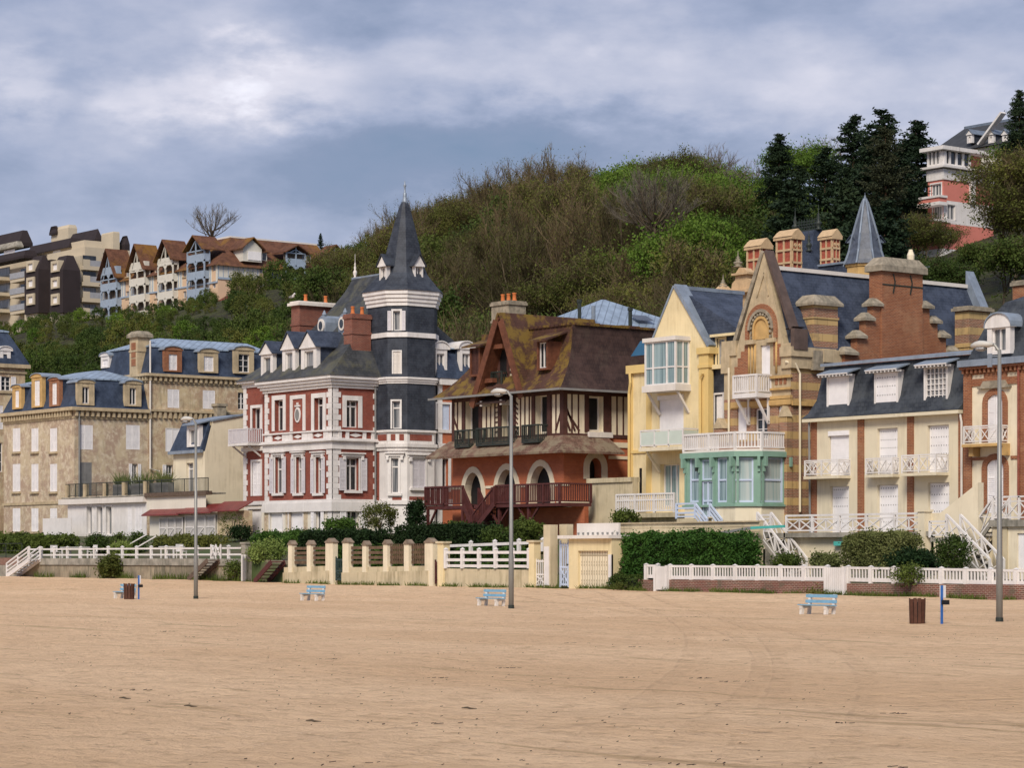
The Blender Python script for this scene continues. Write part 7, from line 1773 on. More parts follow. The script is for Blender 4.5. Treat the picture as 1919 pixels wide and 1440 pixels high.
for k in range(5): s_ = lerp(XN0, XN, k / 4); m.fb(nS, s_ - .12, s_ + .12, zn(310), zn(282), -.3, 0)
for k in range(5): s_ = lerp(YN, nE.s(1818), k / 4); m.fb(nE, s_ - .12, s_ + .12, zn(310), zn(282), -.3, 0)
m.fb(nS, XN0, XN, zn(310), zn(305), -.3, -.02); m.fb(nE, YN, nE.s(1818), zn(310), zn(305), -.3, -.02); m.box(XN0 - .5, XN + .5, YN - .6, nE.s(1855), zn(281), zn(274)); PK.part('top_storey', m, WHITE)
PK.part('pane', MB().fb(nS, XN0 + .05, XN - .05, zn(305), zn(281), -.2, -.12).fb(nE, YN + .05, nE.s(1818), zn(305), zn(281), -.2, -.12), GL)
PK.part('salmon_strip', MB().fb(nE, nE.s(1818), nE.s(1850), zn(310), zn(281), -2, -.8), PINK)
for t_, bt, o in ((372, 380, 1.0), (420, 436, 2.2)):
    m = MB().box(XN0 - .3, XN + o * .4, YN - o, YN, zn(bt), zn(t_)); bb = PK.part('balcony', m, PINK); PK.part('balcony_rim', MB().box(XN0 - .4, XN + o * .4 + .1, YN - o - .1, YN, zn(bt) - .3, zn(bt)).box(XN0 - .4, XN + o * .4 + .1, YN - o - .1, YN, zn(t_), zn(t_) + .2), WHITE, bb)
PK.part('lower_wall', MB().box(XN0 - 3, XN, YN + .01, YN1, zn(530), zn(418) - .01), PINK)
PK.part('lower_band', MB().box(XN0 - 3.1, XN + .1, YN - .2, YN1, zn(480), zn(466)), WHITE)
PK.part('back_wall', MB().quad((XN0, YN, zn(430)), (XN0, YN1, zn(430)), (XN0, YN1, zn(336)), (XN0, YN, zn(336))).quad((XN0, YN1, zn(430)), (XN, YN1, zn(430)), (XN, YN1, zn(336)), (XN0, YN1, zn(336))), PINK)
# grand house with a long slate roof behind it
YQ = 205.0; qS = FS(YQ); q0, q1 = qS.s(1738), qS.s(1990); zq = lambda py: qS.z(1850, py)
GQ = Thing('slate_roofed_mansion', 'mansion with a long dark slate roof and white gabled dormers above the salmon building', 'house', (qS.s(1850), 212, 43))
GQ.part('wall', MB().box(q0, q1, YQ, YQ + 10, zq(420), zq(275)), OFFWHITE); xk = qS.s(1868)
GQ.part('roof', MB().add([(q0, YQ - .5, zq(275)), (q1, YQ - .5, zq(275)), (q1, YQ + 5, zq(213)), (q0 + 1, YQ + 5, zq(213)), (q1, YQ + 10, zq(275)), (q0, YQ + 10, zq(275))], [(0, 1, 2, 3), (3, 2, 4, 5), (0, 3, 5)]), plain('dark_slate_far', (.045, .048, .055), .7, .2, 1))
GQ.part('ridge_capping', MB().bar((q0 + 1, YQ + 5, zq(213)), (q1, YQ + 5, zq(213)), .4, .3), LEAD)
for a in (1812, 1852, 1878, 1902): dormer(GQ, FS(YQ - .2), a, a + 10, 251, 268, 243, 3, WHITE, pil=.25, cheek=SLATE_D, rm=LEAD, gl=GLC)
m = MB(); f = FS(YQ - .4); p, q_ = (f.s(1836), f.z(1836, 272)), (f.s(1880), f.z(1880, 212)); cop(m, f, p, q_, -.5, .3, .22); GQ.part('white_bargeboard', m, WHITE)
# ================================================================ chateau behind the gothic villa
YM = 118.0
CH = Thing('chateau', 'chateau with ornate red brick chimneys, blue slate pavilion roof and iron ridge cresting', 'house', (PY(1500, 122), 124, 5))
ORB = plain('chateau_red_brick', (.34, .085, .055), .85, .25, 6); OST = plain('chateau_ochre_stone', (.52, .37, .22), .85, .12, 4)
def ornate(a, b, t_, bt, y):
    f = FS(y); X1 = f.s(b) ; wE = .9; x1 = PY((a + b) / 2 + (b - a) * .12, y); x0 = PY(a, y); zt, z0_ = ZP(t_ + 14, x1, y), ZP(bt, x1, y) - 2
    y1 = PX(b, x1); c = CH.part('chimney', MB().box(x0, x1, y, y1, z0_, zt), ORB)
    m = MB().box(x0 - .15, x1 + .15, y - .15, y1 + .15, zt, zt + .2); m.poly(FE(x1 + .15), [(y - .2, zt + .2), (y1 + .2, zt + .2), (lerp(y, y1, .8), zt + .55), ((y + y1) / 2, zt + .72), (lerp(y, y1, .2), zt + .55)], -(x1 - x0) - .3, 0); CH.part('chimney_cap', m, OST, c)
    m = MB(); e = FE(x1); s = FS(y)
    for q in (0, .46, .92): yy = lerp(y, y1, q); m.fb(e, yy, yy + (y1 - y) * .07, z0_, zt, -.02, .07); xx = lerp(x0, x1, q); m.fb(s, xx, xx + (x1 - x0) * .1, z0_, zt, -.02, .07)
    for q in (.2, .62): zz = lerp(ZP(bt, x1, y), zt, q); m.fb(e, y, y1, zz, zz + .14, -.02, .09); m.fb(s, x0, x1, zz, zz + .14, -.02, .09)
    for q in (.28, .75):
        cy_ = lerp(y, y1, q); cz = lerp(ZP(bt, x1, y), zt, .80); r = (y1 - y) * .13
        m.poly(e, [(cy_ - r, cz), (cy_, cz - r * 1.4), (cy_ + r, cz), (cy_, cz + r * 1.4)], .0, .08)
    CH.part('chimney_stonework', m, OST, c)
ornate(1400, 1443, 452, 522, 112); ornate(1455, 1502, 434, 505, 116); ornate(1538, 1573, 434, 497, 122)
f = FS(128); x0 = f.s(1468); x1 = x0 + 2.7; zc0, zc1 = f.z(1500, 520), f.z(1500, 432)
CH.part('pavilion_roof', MB().rects([(x0 - 1.2, x1 + .6, 127.6, 131.5, zc0 - 1), (x0 - .1, x1, 128.2, 130.4, lerp(zc0, zc1, .5)), (x0 + .2, x1 - .1, 128.6, 129.4, zc1)]), SLATE)
m = MB(); xs1, xs2, yy = x0 + .2, x1 - .1, 129.0; m.bar((xs1, yy, zc1), (xs2, yy, zc1), .8, .14)
for h in (.15, .75): m.bar((xs1, yy, zc1 + h), (xs2, yy, zc1 + h), .07)
x = xs1 + .15
while x < xs2: m.bar((x, yy, zc1), (x, yy, zc1 + .95), .05); m.bar((x - .13, yy, zc1 + .3), (x + .13, yy, zc1 + .6), .05); m.bar((x + .13, yy, zc1 + .3), (x - .13, yy, zc1 + .6), .05); x += .27
CH.part('ridge_cresting', m, IRON)
for x in (xs1, xs2): finial(CH, x, yy, zc1, 1.9, IRON, r=.22)
a = AT(1494, 508, 119); CH.part('hip_roof', MB().rects([(a[0] - .3, a[0] + 1.1, 119, 120.4, a[2] - .6), (a[0] + .35, a[0] + .45, 119.6, 119.8, a[2] + 1.4)]), SLATE); finial(CH, a[0] + .4, 119.7, a[2] + 1.3, 1.7, IRON, r=.18)
a = AT(1527, 490, 118.5)
b = AT(1560, 500, 121); CH.part('low_roof', MB().box(b[0] - 2, b[0] + 2.6, 121, 130, b[2] - 2, b[2] + .1), SLATE); CH.part('roof_flashing', MB().box(b[0] - 2, b[0] + 2.7, 120.9, 130, b[2] + .101, b[2] + .25), ZINC_S)
m = MB().box(PY(1470, 120), PY(1530, 120), 121, 127, 4, zc0 - .9); CH.part('wall', m, STONE_OR)
# scrolled stone gable left of the stone front
f = FS(104); x = f.s(1390); zt, zb2 = f.z(1395, 500), f.z(1395, 600)
m = MB(); m.poly(f, [(f.s(1372), f.z(1390, 545)), (f.s(1412), f.z(1390, 545)), (f.s(1408), f.z(1390, 528)), (f.s(1403), f.z(1390, 524)), (f.s(1403), f.z(1390, 512)), (f.s(1396), f.z(1390, 503)), (f.s(1388), f.z(1390, 501)), (f.s(1380), f.z(1390, 512)), (f.s(1380), f.z(1390, 524)), (f.s(1374), f.z(1390, 530))], -.5, .1); m.fb(f, f.s(1370), f.s(1413), f.z(1390, 550), f.z(1390, 544), -.6, .35); m.fb(f, f.s(1377), f.s(1407), f.z(1390, 516), f.z(1390, 512), -.6, .3); m.fb(f, f.s(1386), f.s(1406), 4, f.z(1390, 549), -.6, 0)
CH.part('scrolled_gable', m, OST)
for px, py in ((1383, 501), (1355, 545)): a = AT(px, py, 104); finial(CH, *a, 1.0, STONE_G, r=.25)
m = MB(); a = AT(1355, 560, 104); m.rects([(a[0] - .9, a[0] + .9, 103, 105, a[2] - 4), (a[0] - .9, a[0] + .9, 103, 105, a[2] - .2), (a[0] - .1, a[0] + .1, 103.9, 104.1, a[2] + .9)]); CH.part('stone_pinnacle', m, OST)
# slate turret
f = FS(112); ct = AT(1621, 500, 112); rt = (f.s(1640) - f.s(1600)) * .5
TU = Thing('slate_turret', 'conical faceted slate turret with lead ribs on an ochre stone drum', 'turret', (ct[0], 112, 5))
d_ = dep(ct[0], 112); px_m = FPX / d_; hp = lambda py: ZP(py, ct[0], 112)
oct_ = lambda r, z: [(ct[0] + r * math.cos(R(22.5 + 45 * k)), 112 + r * math.sin(R(22.5 + 45 * k)), z) for k in range(8)]
TU.part('drum', MB().loft([oct_(36 / px_m, 4), oct_(36 / px_m, hp(496))]), STONE_OR); TU.part('drum_cornice', MB().loft([oct_(38 / px_m, hp(502)), oct_(40 / px_m, hp(496))]), STONE_OR)
prof = ((42, 497), (38, 489), (31, 470), (24, 440), (15, 410), (6, 382), (1.5, 373))
TU.part('cone_roof', MB().loft([oct_(r / px_m, hp(y)) for r, y in prof]), plain('turret_slate', (.075, .09, .125), .45, .3, 3, .3, (.14, .15, .16)))
m = MB()
for k in range(8):
    P = [oct_(r / px_m + .02, hp(y))[k] for r, y in prof]
    for p, q in zip(P, P[1:]): m.bar(p, q, .10)
TU.part('lead_rib', m, ZINC_S)
finial(TU, ct[0], 112, hp(376), .5, LEAD, r=.12)
for k, (px, py) in enumerate(((1597, 452), (1647, 452))):
    ff = FS(112 - 27 / px_m * .75) if k == 0 else FE(ct[0] + 27 / px_m * .75); dormer(TU, ff, px - 6, px + 6, 452, 486, 443, .8, LEAD, 'gable', pil=.1, gl=GLC, cheek=LEAD, rm=SLATE, top=.1)
# pyramid zinc roof house behind the timbered villa
xz, yz = PY(1130, 106), 106.0; pz_ = ZP(562, xz, yz); 
ZH = Thing('zinc_roofed_house', 'house with a pale blue-grey pyramid zinc roof and skylight behind the dark tiled roof', 'house', (xz, yz, 4))
wq = 5.4; zq0 = ZP(613, PY(1125, 101), 101); ZH.part('roof', MB().rects([(xz - wq, xz + wq, yz - wq, yz + wq + 1.5, zq0 - .4), (xz - wq, xz + wq, yz - wq, yz + wq + 1.5, zq0 - .3), (xz - .1, xz + .1, yz - .1, yz + .1, pz_)]), ZINC)
ZH.part('wall', MB().box(xz - wq + .4, xz + wq - .4, yz - wq + .4, yz + wq, 4, zq0 - .35), OFFWHITE)
for px, py, h in ((1086, 588, .9), (1181, 598, .7)): a = AT(px, py, 102.5); ZH.part('flue', MB().lathe((a[0], a[1], a[2] - .5), [(.12, 0), (.12, h + .3), (.17, h + .32), (.17, h + .5)], 8), IRON)
a = AT(1112, 606, 101.5); ZH.part('flue', MB().lathe((a[0], a[1], a[2] - .5), [(.13, 0), (.13, 1.6)], 8), ZINC_S)
slope = (pz_ - zq0) / wq
def onE(y, z_up=.05): # point on the street side slope
    pass
xk, yk = xz + wq * .52, yz - .2; zk_ = zq0 + slope * (wq * .48)
ZH.part('skylight', MB().add([(xk, yk, zk_ + .1), (xk, yk + 1.5, zk_ + .1), (xk + .9, yk + 1.5, zk_ - .9 * slope + .1), (xk + .9, yk, zk_ - .9 * slope + .1)], [(0, 1, 2, 3)]), GL)
# brick chimney at the right border
a = AT(1898, 575, 110); RC = Thing('hilltop_chimney_house', 'house with brown brick chimney showing above the slate mansard at the right border', 'house', (a[0], 112, 5)); chimney(RC, a[0], a[0] + 1.4, 110, 111, 5, ZP(527, a[0], 110), BRICK_BR, STONE_G, 0, .12, .3); RC.part('roof', MB().rects([(a[0] - 2, a[0] + 9, 109, 117, a[2] - 4), (a[0] - .5, a[0] + 6, 112, 114, a[2] - .3)]), SLATE_D)
# ================================================================ garden walls, fences and gates along the sand
wS = FS(YW); wz = lambda px, py: wS.z(px, py)
def X_(px): return wS.s(px)
def base_of(px): return sand_z(X_(px), YW) - .35
def seg(mb, a, b, t_, y0=YW, th=.35, zb=None): mb.box(X_(a), X_(b), y0, y0 + th, zb if zb is not None else base_of((a + b) / 2), wz((a + b) / 2, t_)); return mb
def long_wall(T_, a, b, pts, mat, name='wall', y0=YW, th=.35, n=10, zb=None):
    """wall whose top follows the given pixel heights"""
    m = MB(); xs_ = [lerp(X_(a), X_(b), i / n) for i in range(n + 1)]
    pxs = [lerp(a, b, i / n) for i in range(n + 1)]
    for i in range(n):
        z0, z1 = [interp([(X_(p), wz(p, q)) for p, q in pts], x) for x in (xs_[i], xs_[i + 1])]
        g0, g1 = [sand_z(x, YW) - .35 if zb is None else zb for x in (xs_[i], xs_[i + 1])]
        m.add([(xs_[i], y0, g0), (xs_[i+1], y0, g1), (xs_[i+1], y0 + th, g1), (xs_[i], y0 + th, g0), (xs_[i], y0, z0), (xs_[i+1], y0, z1), (xs_[i+1], y0 + th, z1), (xs_[i], y0 + th, z0)], [(4,5,6,7),(0,1,5,4),(3,7,6,2)] + ([(0,4,7,3)] if i == 0 else []) + ([(1,2,6,5)] if i == n - 1 else []))
    return T_.part(name, m, mat)
def TH(name, label, cat, px, group=None, y=YW): return Thing(name, label, cat, (FS(y).s(px), y, base_of(px) + .35), group)
# far left
t = TH('retaining_wall', 'low concrete wall with red brick top and dark iron railing at the left border', 'wall', 10)
long_wall(t, -80, 36, [(-80, 1060), (36, 1060)], CONCRETE); long_wall(t, -80, 36, [(-80, 1046), (36, 1046)], BRICK_OLD, 'brick_top', YW + .04, .3, 4, wz(0, 1060) + .002)
t.part('railing', railing([(X_(-80), YW + .2, wz(-20, 1046)), (X_(36), YW + .2, wz(36, 1046))], .95, 'none', every=2.2, top=.04, post=.04, mid=.5), IRON)
t = TH('retaining_wall', 'long stained concrete retaining wall topped by white two-rail fence, left', 'wall', 260)
long_wall(t, 36, 458, [(36, 1049), (458, 1050)], CEMENT, n=20); long_wall(t, 76, 458, [(76, 1047), (458, 1048)], CONCRETE, 'coping', YW - .08, .5, 20, wz(250, 1060))
rl = [(X_(50), YW + .15, wz(50, 1048)), (X_(455), YW + .15, wz(455, 1048))]
t = TH('white_fence', 'white two-rail timber fence on the long stained retaining wall', 'fence', 250)
m = MB(); p, q = Vector(rl[0]), Vector(rl[1]); n = 15
for i in range(n + 1): a = p.lerp(q, i / n); m = MB().box(a.x - .07, a.x + .07, a.y - .07, a.y + .07, a.z - .1, a.z + .72); m.rects([(a.x - .09, a.x + .09, a.y - .09, a.y + .09, a.z + .72), (a.x - .09, a.x + .09, a.y - .09, a.y + .09, a.z + .75), (a.x - .01, a.x + .01, a.y - .01, a.y + .01, a.z + .81)]); t.part('post', m, WHITE)
for h in (.62, .25): t.part('rail', MB().bar(p + Vector((0, 0, h)), q + Vector((0, 0, h)), .05, .1), WHITE)
g = TH('small_gate', 'small white gate with crossed bars in the two-rail fence', 'gate', 403)
m = MB(); a, b = X_(394), X_(412); z0 = wz(403, 1048)
for s_ in (a, (a + b) / 2, b): m.box(s_ - .04, s_ + .04, YW + .02, YW + .08, z0, z0 + .85)
for u, v in ((a, (a + b) / 2), ((a + b) / 2, b)): m.bar((u, YW + .05, z0 + .1), (v, YW + .05, z0 + .8), .05); m.bar((u, YW + .05, z0 + .8), (v, YW + .05, z0 + .1), .05)
g.part('gate_leaf', m, WHITE)
t = Thing('beach_stair', 'white railed wooden stair down to the sand at the far left', 'stairs', (X_(58), YW - 1, .6))
stair(t, (X_(36), YW - .9, sand_z(X_(36), YW - 1)), (X_(78), YW - .1 - .8, wz(78, 1050)), (0, .8, 0), 7, WHITE, rail=True, rmat=WHITE, rstyle='rails', rh=.85)
t = Thing('beach_stair', 'dark old wooden steps on the stained wall under the small crossed gate', 'stairs', (X_(400), YW - 1, .6))
stair(t, (X_(377), YW - .9, sand_z(X_(377), YW - 1)), (X_(414), YW - .9, wz(414, 1052)), (0, .8, 0), 7, WOODW)
t = TH('post', 'tall mossy concrete post beside the open white gate', 'post', 459); seg_m = MB().box(X_(456), X_(464), YW - .15, YW + .3, base_of(460), wz(460, 1020)); t.part('shaft', seg_m, CONCRETE); t.part('cap', MB().box(X_(455), X_(465), YW - .2, YW + .35, wz(460, 1020), wz(460, 1017)), CONCRETE)
t = TH('white_gate', 'narrow white slatted gate standing open left of the round green shrub', 'gate', 469); m = MB()
for i in range(6): x = lerp(X_(465), X_(475), i / 5); m.box(x - .035, x + .035, YW - .2 - i * .12, YW - .14 - i * .12, base_of(470) + .4, wz(470, 1040 + (i in (2, 3)) * 3))
m.bar((X_(465), YW - .17, wz(470, 1050)), (X_(475), YW - .77, wz(470, 1050)), .05, .1); m.bar((X_(465), YW - .17, wz(470, 1074)), (X_(475), YW - .77, wz(470, 1074)), .05, .1); t.part('gate_leaf', m, WHITE)
t = TH('garden_wall', 'low dark wall behind the maroon steps and round green shrub', 'wall', 500); long_wall(t, 440, 545, [(440, 1049), (545, 1052)], CEMENT, y0=YW + .5)
t = Thing('beach_stair', 'maroon wooden steps between the round green shrub and the pillared wall', 'stairs', (X_(515), YW - .6, .6))
stair(t, (X_(499), YW - .8, sand_z(X_(499), YW - 1)), (X_(531), YW - .8, wz(531, 1055)), (0, .9, 0), 6, DECKW)
# pillared wall of the brick villa
t = TH('pillared_wall', 'cream garden wall with tile-capped pillars and brown slat panels', 'wall', 680)
for a, b in ((532, 618), (642, 804)):
    long_wall(t, a, b, [(a, 1064), (b, 1061)], CREAM_G); long_wall(t, a, b, [(a, 1074), (b, 1070)], CREAM_G, 'plinth', YW - .08, .5)
pil_l = [(541, 549, 1022), (576, 584, 1022), (611, 626, 1018), (643, 655, 1018), (680, 688, 1023), (719, 728, 1021), (758, 768, 1021), (797, 813, 1018)]
CAPT = plain('orange_lichen_cap', (.22, .17, .13), .9, .3, 3, .4)
for a, b, t_ in pil_l:
    z1 = wz((a + b) / 2, t_); zb_ = base_of((a + b) / 2); m = MB().box(X_(a), X_(b) - .05, YW - .04, YW + .28, zb_, z1); p = t.part('pillar', m, CREAM)
    t.part('pillar_cap', MB().rects([(X_(a) - .04, X_(b), YW - .08, YW + .32, z1), (X_(a) - .04, X_(b), YW - .08, YW + .32, z1 + .05), ((X_(a) + X_(b)) / 2 - .03, (X_(a) + X_(b)) / 2 - .01, YW - .07, YW + .31, z1 + .26)]), CAPT, p)
PW_ = plain('brown_slat_wood', (.13, .085, .055), .85, .25, 5)
for (a, b), st_ in (((549, 576), 0), ((584, 611), 0), ((655, 680), 0), ((688, 719), 0), ((728, 758), 1), ((768, 797), 1)):
    m = MB(); x0, x1 = X_(a), X_(b); z0 = wz((a + b) / 2, 1061); 
    for k in range(4): m.box(x0, x1, YW + .1, YW + .14, z0 + .1 + k * .26, z0 + .26 + k * .26)
    if st_:
        x = x0 + .08
        while x < x1: m.box(x, x + .05, YW + .06, YW + .1, z0 + .1, z0 + 1.15); x += .16
    t.part('slat_panel', m, PW_)
def gate(name, label, a, b, t_, bt, mat, style='bars', y=YW + .05, cat='gate'):
    g = TH(name, label, cat, (a + b) / 2); x0, x1 = X_(a), X_(b); z0, z1 = wz((a + b) / 2, bt), wz((a + b) / 2, t_); m = MB()
    m.box(x0, x0 + .07, y, y + .06, z0, z1 + .12); m.box(x1 - .07, x1, y, y + .06, z0, z1 + .12)
    for k in (.06, .45, .95): m.box(x0 + .07, x1 - .07, y + .005, y + .05, lerp(z0, z1, k) - .04, lerp(z0, z1, k) + .04)
    n = max(3, int((x1 - x0) / .13))
    for i in range(1, n): x = lerp(x0, x1, i / n); dz = .14 * abs(i / n - .5) if style == 'dip' else 0; m.box(x - .02, x + .02, y + .01, y + .045, z0 + .05, z1 + dz)
    if style != 'bars2': m.bar((x0, y + .03, z0 + .1), (x1, y + .03, lerp(z0, z1, .45)), .05); m.bar((x1, y + .03, z0 + .1), (x0, y + .03, lerp(z0, z1, .45)), .05)
    g.part('gate_leaf', m, mat); g.part('handle', MB().box(x1 - .12, x1 - .02, y - .05, y, lerp(z0, z1, .5), lerp(z0, z1, .5) + .05), IRON); return g
gate('iron_gate', 'dark green iron gate between two cream pillars of the pillared wall', 627, 642, 1048, 1089, plain('dark_green_gate', (.035, .06, .06), .6, .1, 3), 'dip')
gate('maroon_gate', 'narrow maroon garden gate at the right end of the pillared wall', 813, 821, 1054, 1095, DECKW, 'dip')
# plain cream wall with the white three-rail fence
t = TH('garden_wall', 'plain cream garden wall with stained foot under the white three-rail fence', 'wall', 905)
long_wall(t, 822, 994, [(822, 1066), (994, 1069)], CREAM_G)
for a, b, t_ in ((822, 833, 1019), (993, 1003, 1017)):
    z1 = wz((a + b) / 2, t_); t.part('pillar', MB().box(X_(a), X_(b), YW - .08, YW + .34, base_of(900), z1), YELLOW); t.part('pillar_cap', MB().box(X_(a) - .08, X_(b) + .08, YW - .15, YW + .4, z1, z1 + .1), CREAM_G)
def rail_fence(label, a, b, rails, posts, y, yb, grp=None, dz=0):
    t = TH('rail_fence', label, 'fence', (a + b) / 2, grp, y); f = FS(y); n = posts
    for r0, r1 in rails: t.part('rail', MB().bar((f.s(a), y, f.z(a, r0)), (f.s(b), y, f.z(b, r1)), .05, .14), WHITE)
    for i in range(n + 1):
        px = lerp(a, b, i / n); x = f.s(px); zt = f.z(px, lerp(rails[0][0], rails[0][1], i / n)) + .16; zb_ = f.z(px, yb)
        m = MB().box(x - .08, x + .08, y - .1, y + .06, zb_, zt); m.rects([(x - .1, x + .1, y - .12, y + .08, zt), (x - .01, x + .01, y - .02, y, zt + .09)]); t.part('post', m, WHITE)
rail_fence('white three-rail fence on the plain cream garden wall', 836, 992, ((1036, 1036), (1050, 1050), (1061, 1062)), 5, YW + .0, 1066)
rail_fence('white sloping rail fence behind the plain cream wall', 838, 1018, ((1024, 1017), ), 4, YW + 2.2, 1034)
# gate piers, blue gate and garage
gate('white_gate', 'white double slatted gate beside the tall cream pier', 1000, 1021, 1050, 1100, WHITE, 'dip')
t = TH('gate_pier', 'tall cream pier with mail panel between the white gate and the blue gate', 'pier', 1033)
t.part('pier', MB().box(X_(1023), X_(1036), YW - .15, YW + .3, base_of(1033), wz(1033, 984)), CREAM_G); t.part('panel', MB().fb(wS, X_(1025), X_(1034), wz(1033, 1098), wz(1033, 1025), .15, .19), WHITE)
t.part('rear_pier', MB().box(X_(1030), X_(1044), YW + .6, YW + 1.0, base_of(1033), wz(1033, 983)), CREAM_G)
gate('blue_gate', 'pale blue slatted pedestrian gate left of the cream garage', 1047, 1064, 1018, 1101, BLUEW, 'bars')
GA = TH('garage', 'cream single garage with perforated folding door and white parapet', 'garage', 1105)
gw = FS(YW); r = (X_(1083), X_(1139), wz(1110, 1103), wz(1110, 1033)); gw.holes.append((*r, .25))
ztop = wz(1105, 1010); m = MB().wall(gw, X_(1066), X_(1146), base_of(1100), ztop); m.quad((X_(1146), YW, base_of(1100)), (X_(1146), YW + 4.5, base_of(1100)), (X_(1146), YW + 4.5, ztop), (X_(1146), YW, ztop)); m.quad((X_(1066), YW, ztop), (X_(1146), YW, ztop), (X_(1146), YW + 4.5, ztop), (X_(1066), YW + 4.5, ztop)); GA.part('wall', m, YELLOW)
m = MB(); m.box(r[0] - .02, r[1] + .02, YW + .14, YW + .2, r[2] - .2, r[3]); gd = GA.part('garage_door', m, CREAM)
m = MB()
for k in range(1, 12): x = lerp(r[0], r[1], k / 12); m.box(x - .012, x + .012, YW + .13, YW + .14, r[2], r[3])
for k in (.88,): z = lerp(r[2], r[3], k); m.box(r[0], r[1], YW + .125, YW + .139, z - .03, z + .03)
for row in (.12, .2, .38, .45, .62, .70):
    for k in range(24):
        if k % 2: x = lerp(r[0], r[1], (k + .3) / 24); z = lerp(r[2], r[3], row); m.box(x - .02, x + .02, YW + .132, YW + .14, z - .05, z + .05)
GA.part('door_perforations', m, plain('tan_perforation', (.38, .32, .22), .8, .1, 3), gd)
m = MB().box(X_(1052), X_(1148), YW - .25, YW + 4.6, ztop, ztop + .16); GA.part('roof_slab', m, CREAMW)
m = MB().box(X_(1066), X_(1144), YW + .5, YW + .62, ztop + .16, wz(1105, 981)); GA.part('parapet', m, CREAMW)
m = MB()
for k in range(9): x = lerp(X_(1070), X_(1143), k / 8); m.box(x - .035, x + .035, YW + .42, YW + .5, ztop + .2, ztop + .3)
GA.part('parapet_drain', m, GREYF)
GA.part('door_jamb', MB().box(X_(1141), X_(1146), YW - .05, YW + .1, base_of(1140), wz(1143, 1040)), WHITE)
t = Thing('boundary_wall', 'long beige boarded wall behind the big clipped hedge', 'wall', (PY(1280, 80), 80, 1))
f = FS(80.2); m = MB(); x0, x1 = f.s(1130), f.s(1424); m.box(x0, x1, 80.2, 80.4, .3, f.z(1280, 981)); t.part('wall', m, CREAM_G)
m = MB()
for k in range(9): z = f.z(1280, 981) - .22 * (k + 1); m.box(x0, x1, 80.185, 80.2, z, z + .02)
m.box(x0, x1, 80.1, 80.5, f.z(1280, 981), f.z(1280, 981) + .06); t.part('board_joint', m, STONE)
t = Thing('rolled_awning', 'grey and teal rolled awning leaning along the beige wall', 'awning', (PY(1380, 79.9), 79.9, 2)); a, b, c = AT(1325, 1004, 79.8), AT(1408, 990, 79.8), AT(1470, 987, 80); t.part('cloth_roll', MB().bar(a, b, .12), GREYF); t.part('case', MB().bar(b, c, .12), TEAL)
# white picket fence on the low brick wall
t = TH('brick_wall', 'low old red brick wall under the white picket fence, right of the big hedge', 'wall', 1400)
for a, b, p_ in ((1196, 1231, 1086), (1252, 1550, 1087), (1586, 2000, 1094)):
    long_wall(t, a, b, [(a, p_), (b, p_ + (3 if b < 1600 else 3))], BRICK_OLD, n=8)
t2 = TH('picket_fence', 'long white picket fence with pointed posts on the low brick wall', 'fence', 1500)
for a, b, ta, tb, ba, bb, n in ((1208, 1230, 1061, 1061, 1081, 1081, 1), (1253, 1548, 1062, 1064, 1083, 1086, 7), (1587, 2000, 1065, 1072, 1087, 1095, 9)):
    x0, x1 = X_(a), X_(b); y = YW + .12
    for i in range(n):
        p0, p1 = lerp(x0, x1, i / n), lerp(x0, x1, (i + 1) / n); g = lambda x, u, v: interp([(x0, wz(a, u)), (x1, wz(b, v))], x); m = MB()
        m.bar((p0, y, g(p0, ta, tb)), (p1, y, g(p1, ta, tb)), .07, .1); m.bar((p0, y, g(p0, ba, bb) - .0), (p1, y, g(p1, ba, bb)), .06, .16)
        x = p0 + .1
        while x < p1 - .03: m.box(x - .035, x + .035, y - .02, y + .02, g(x, ba, bb), g(x, ta, tb)); x += .175
        t2.part('picket_panel', m, WHITE)
    for i in range(n + 1): x = lerp(x0, x1, i / n); zt = interp([(x0, wz(a, ta)), (x1, wz(b, tb))], x) + .06; zb_ = interp([(x0, wz(a, ba)), (x1, wz(b, bb))], x) - .35; m = MB().box(x - .075, x + .075, y - .1, y + .06, zb_, zt); m.rects([(x - .09, x + .09, y - .12, y + .08, zt), (x - .01, x + .01, y - .02, y, zt + .06)]); t2.part('post', m, WHITE)
def board_gate(label, a, b, t_, bt):
    g = TH('board_gate', label, 'gate', (a + b) / 2); x0, x1 = X_(a), X_(b); z0, z1 = wz((a + b) / 2, bt), wz((a + b) / 2, t_); m = MB(); n = 8
    for i in range(n): x = lerp(x0, x1, i / n); m.box(x + .008, lerp(x0, x1, (i + 1) / n) - .008, YW - .12, YW - .08, z0, z1)
    for k in (.15, .85): m.box(x0, x1, YW - .08, YW - .05, lerp(z0, z1, k) - .05, lerp(z0, z1, k) + .05)
    g.part('gate_leaf', m, WHITE)
    for x in (x0 - .08, x1 + .08): g.part('gate_post', MB().box(x - .07, x + .07, YW - .15, YW + .05, z0 - .2, z1 + .04), WHITE)
board_gate('white boarded gate between the big hedge and the picket fence', 1233, 1250, 1062, 1106); board_gate('white boarded gate midway along the picket fence near the stair foot', 1553, 1582, 1064, 1112)
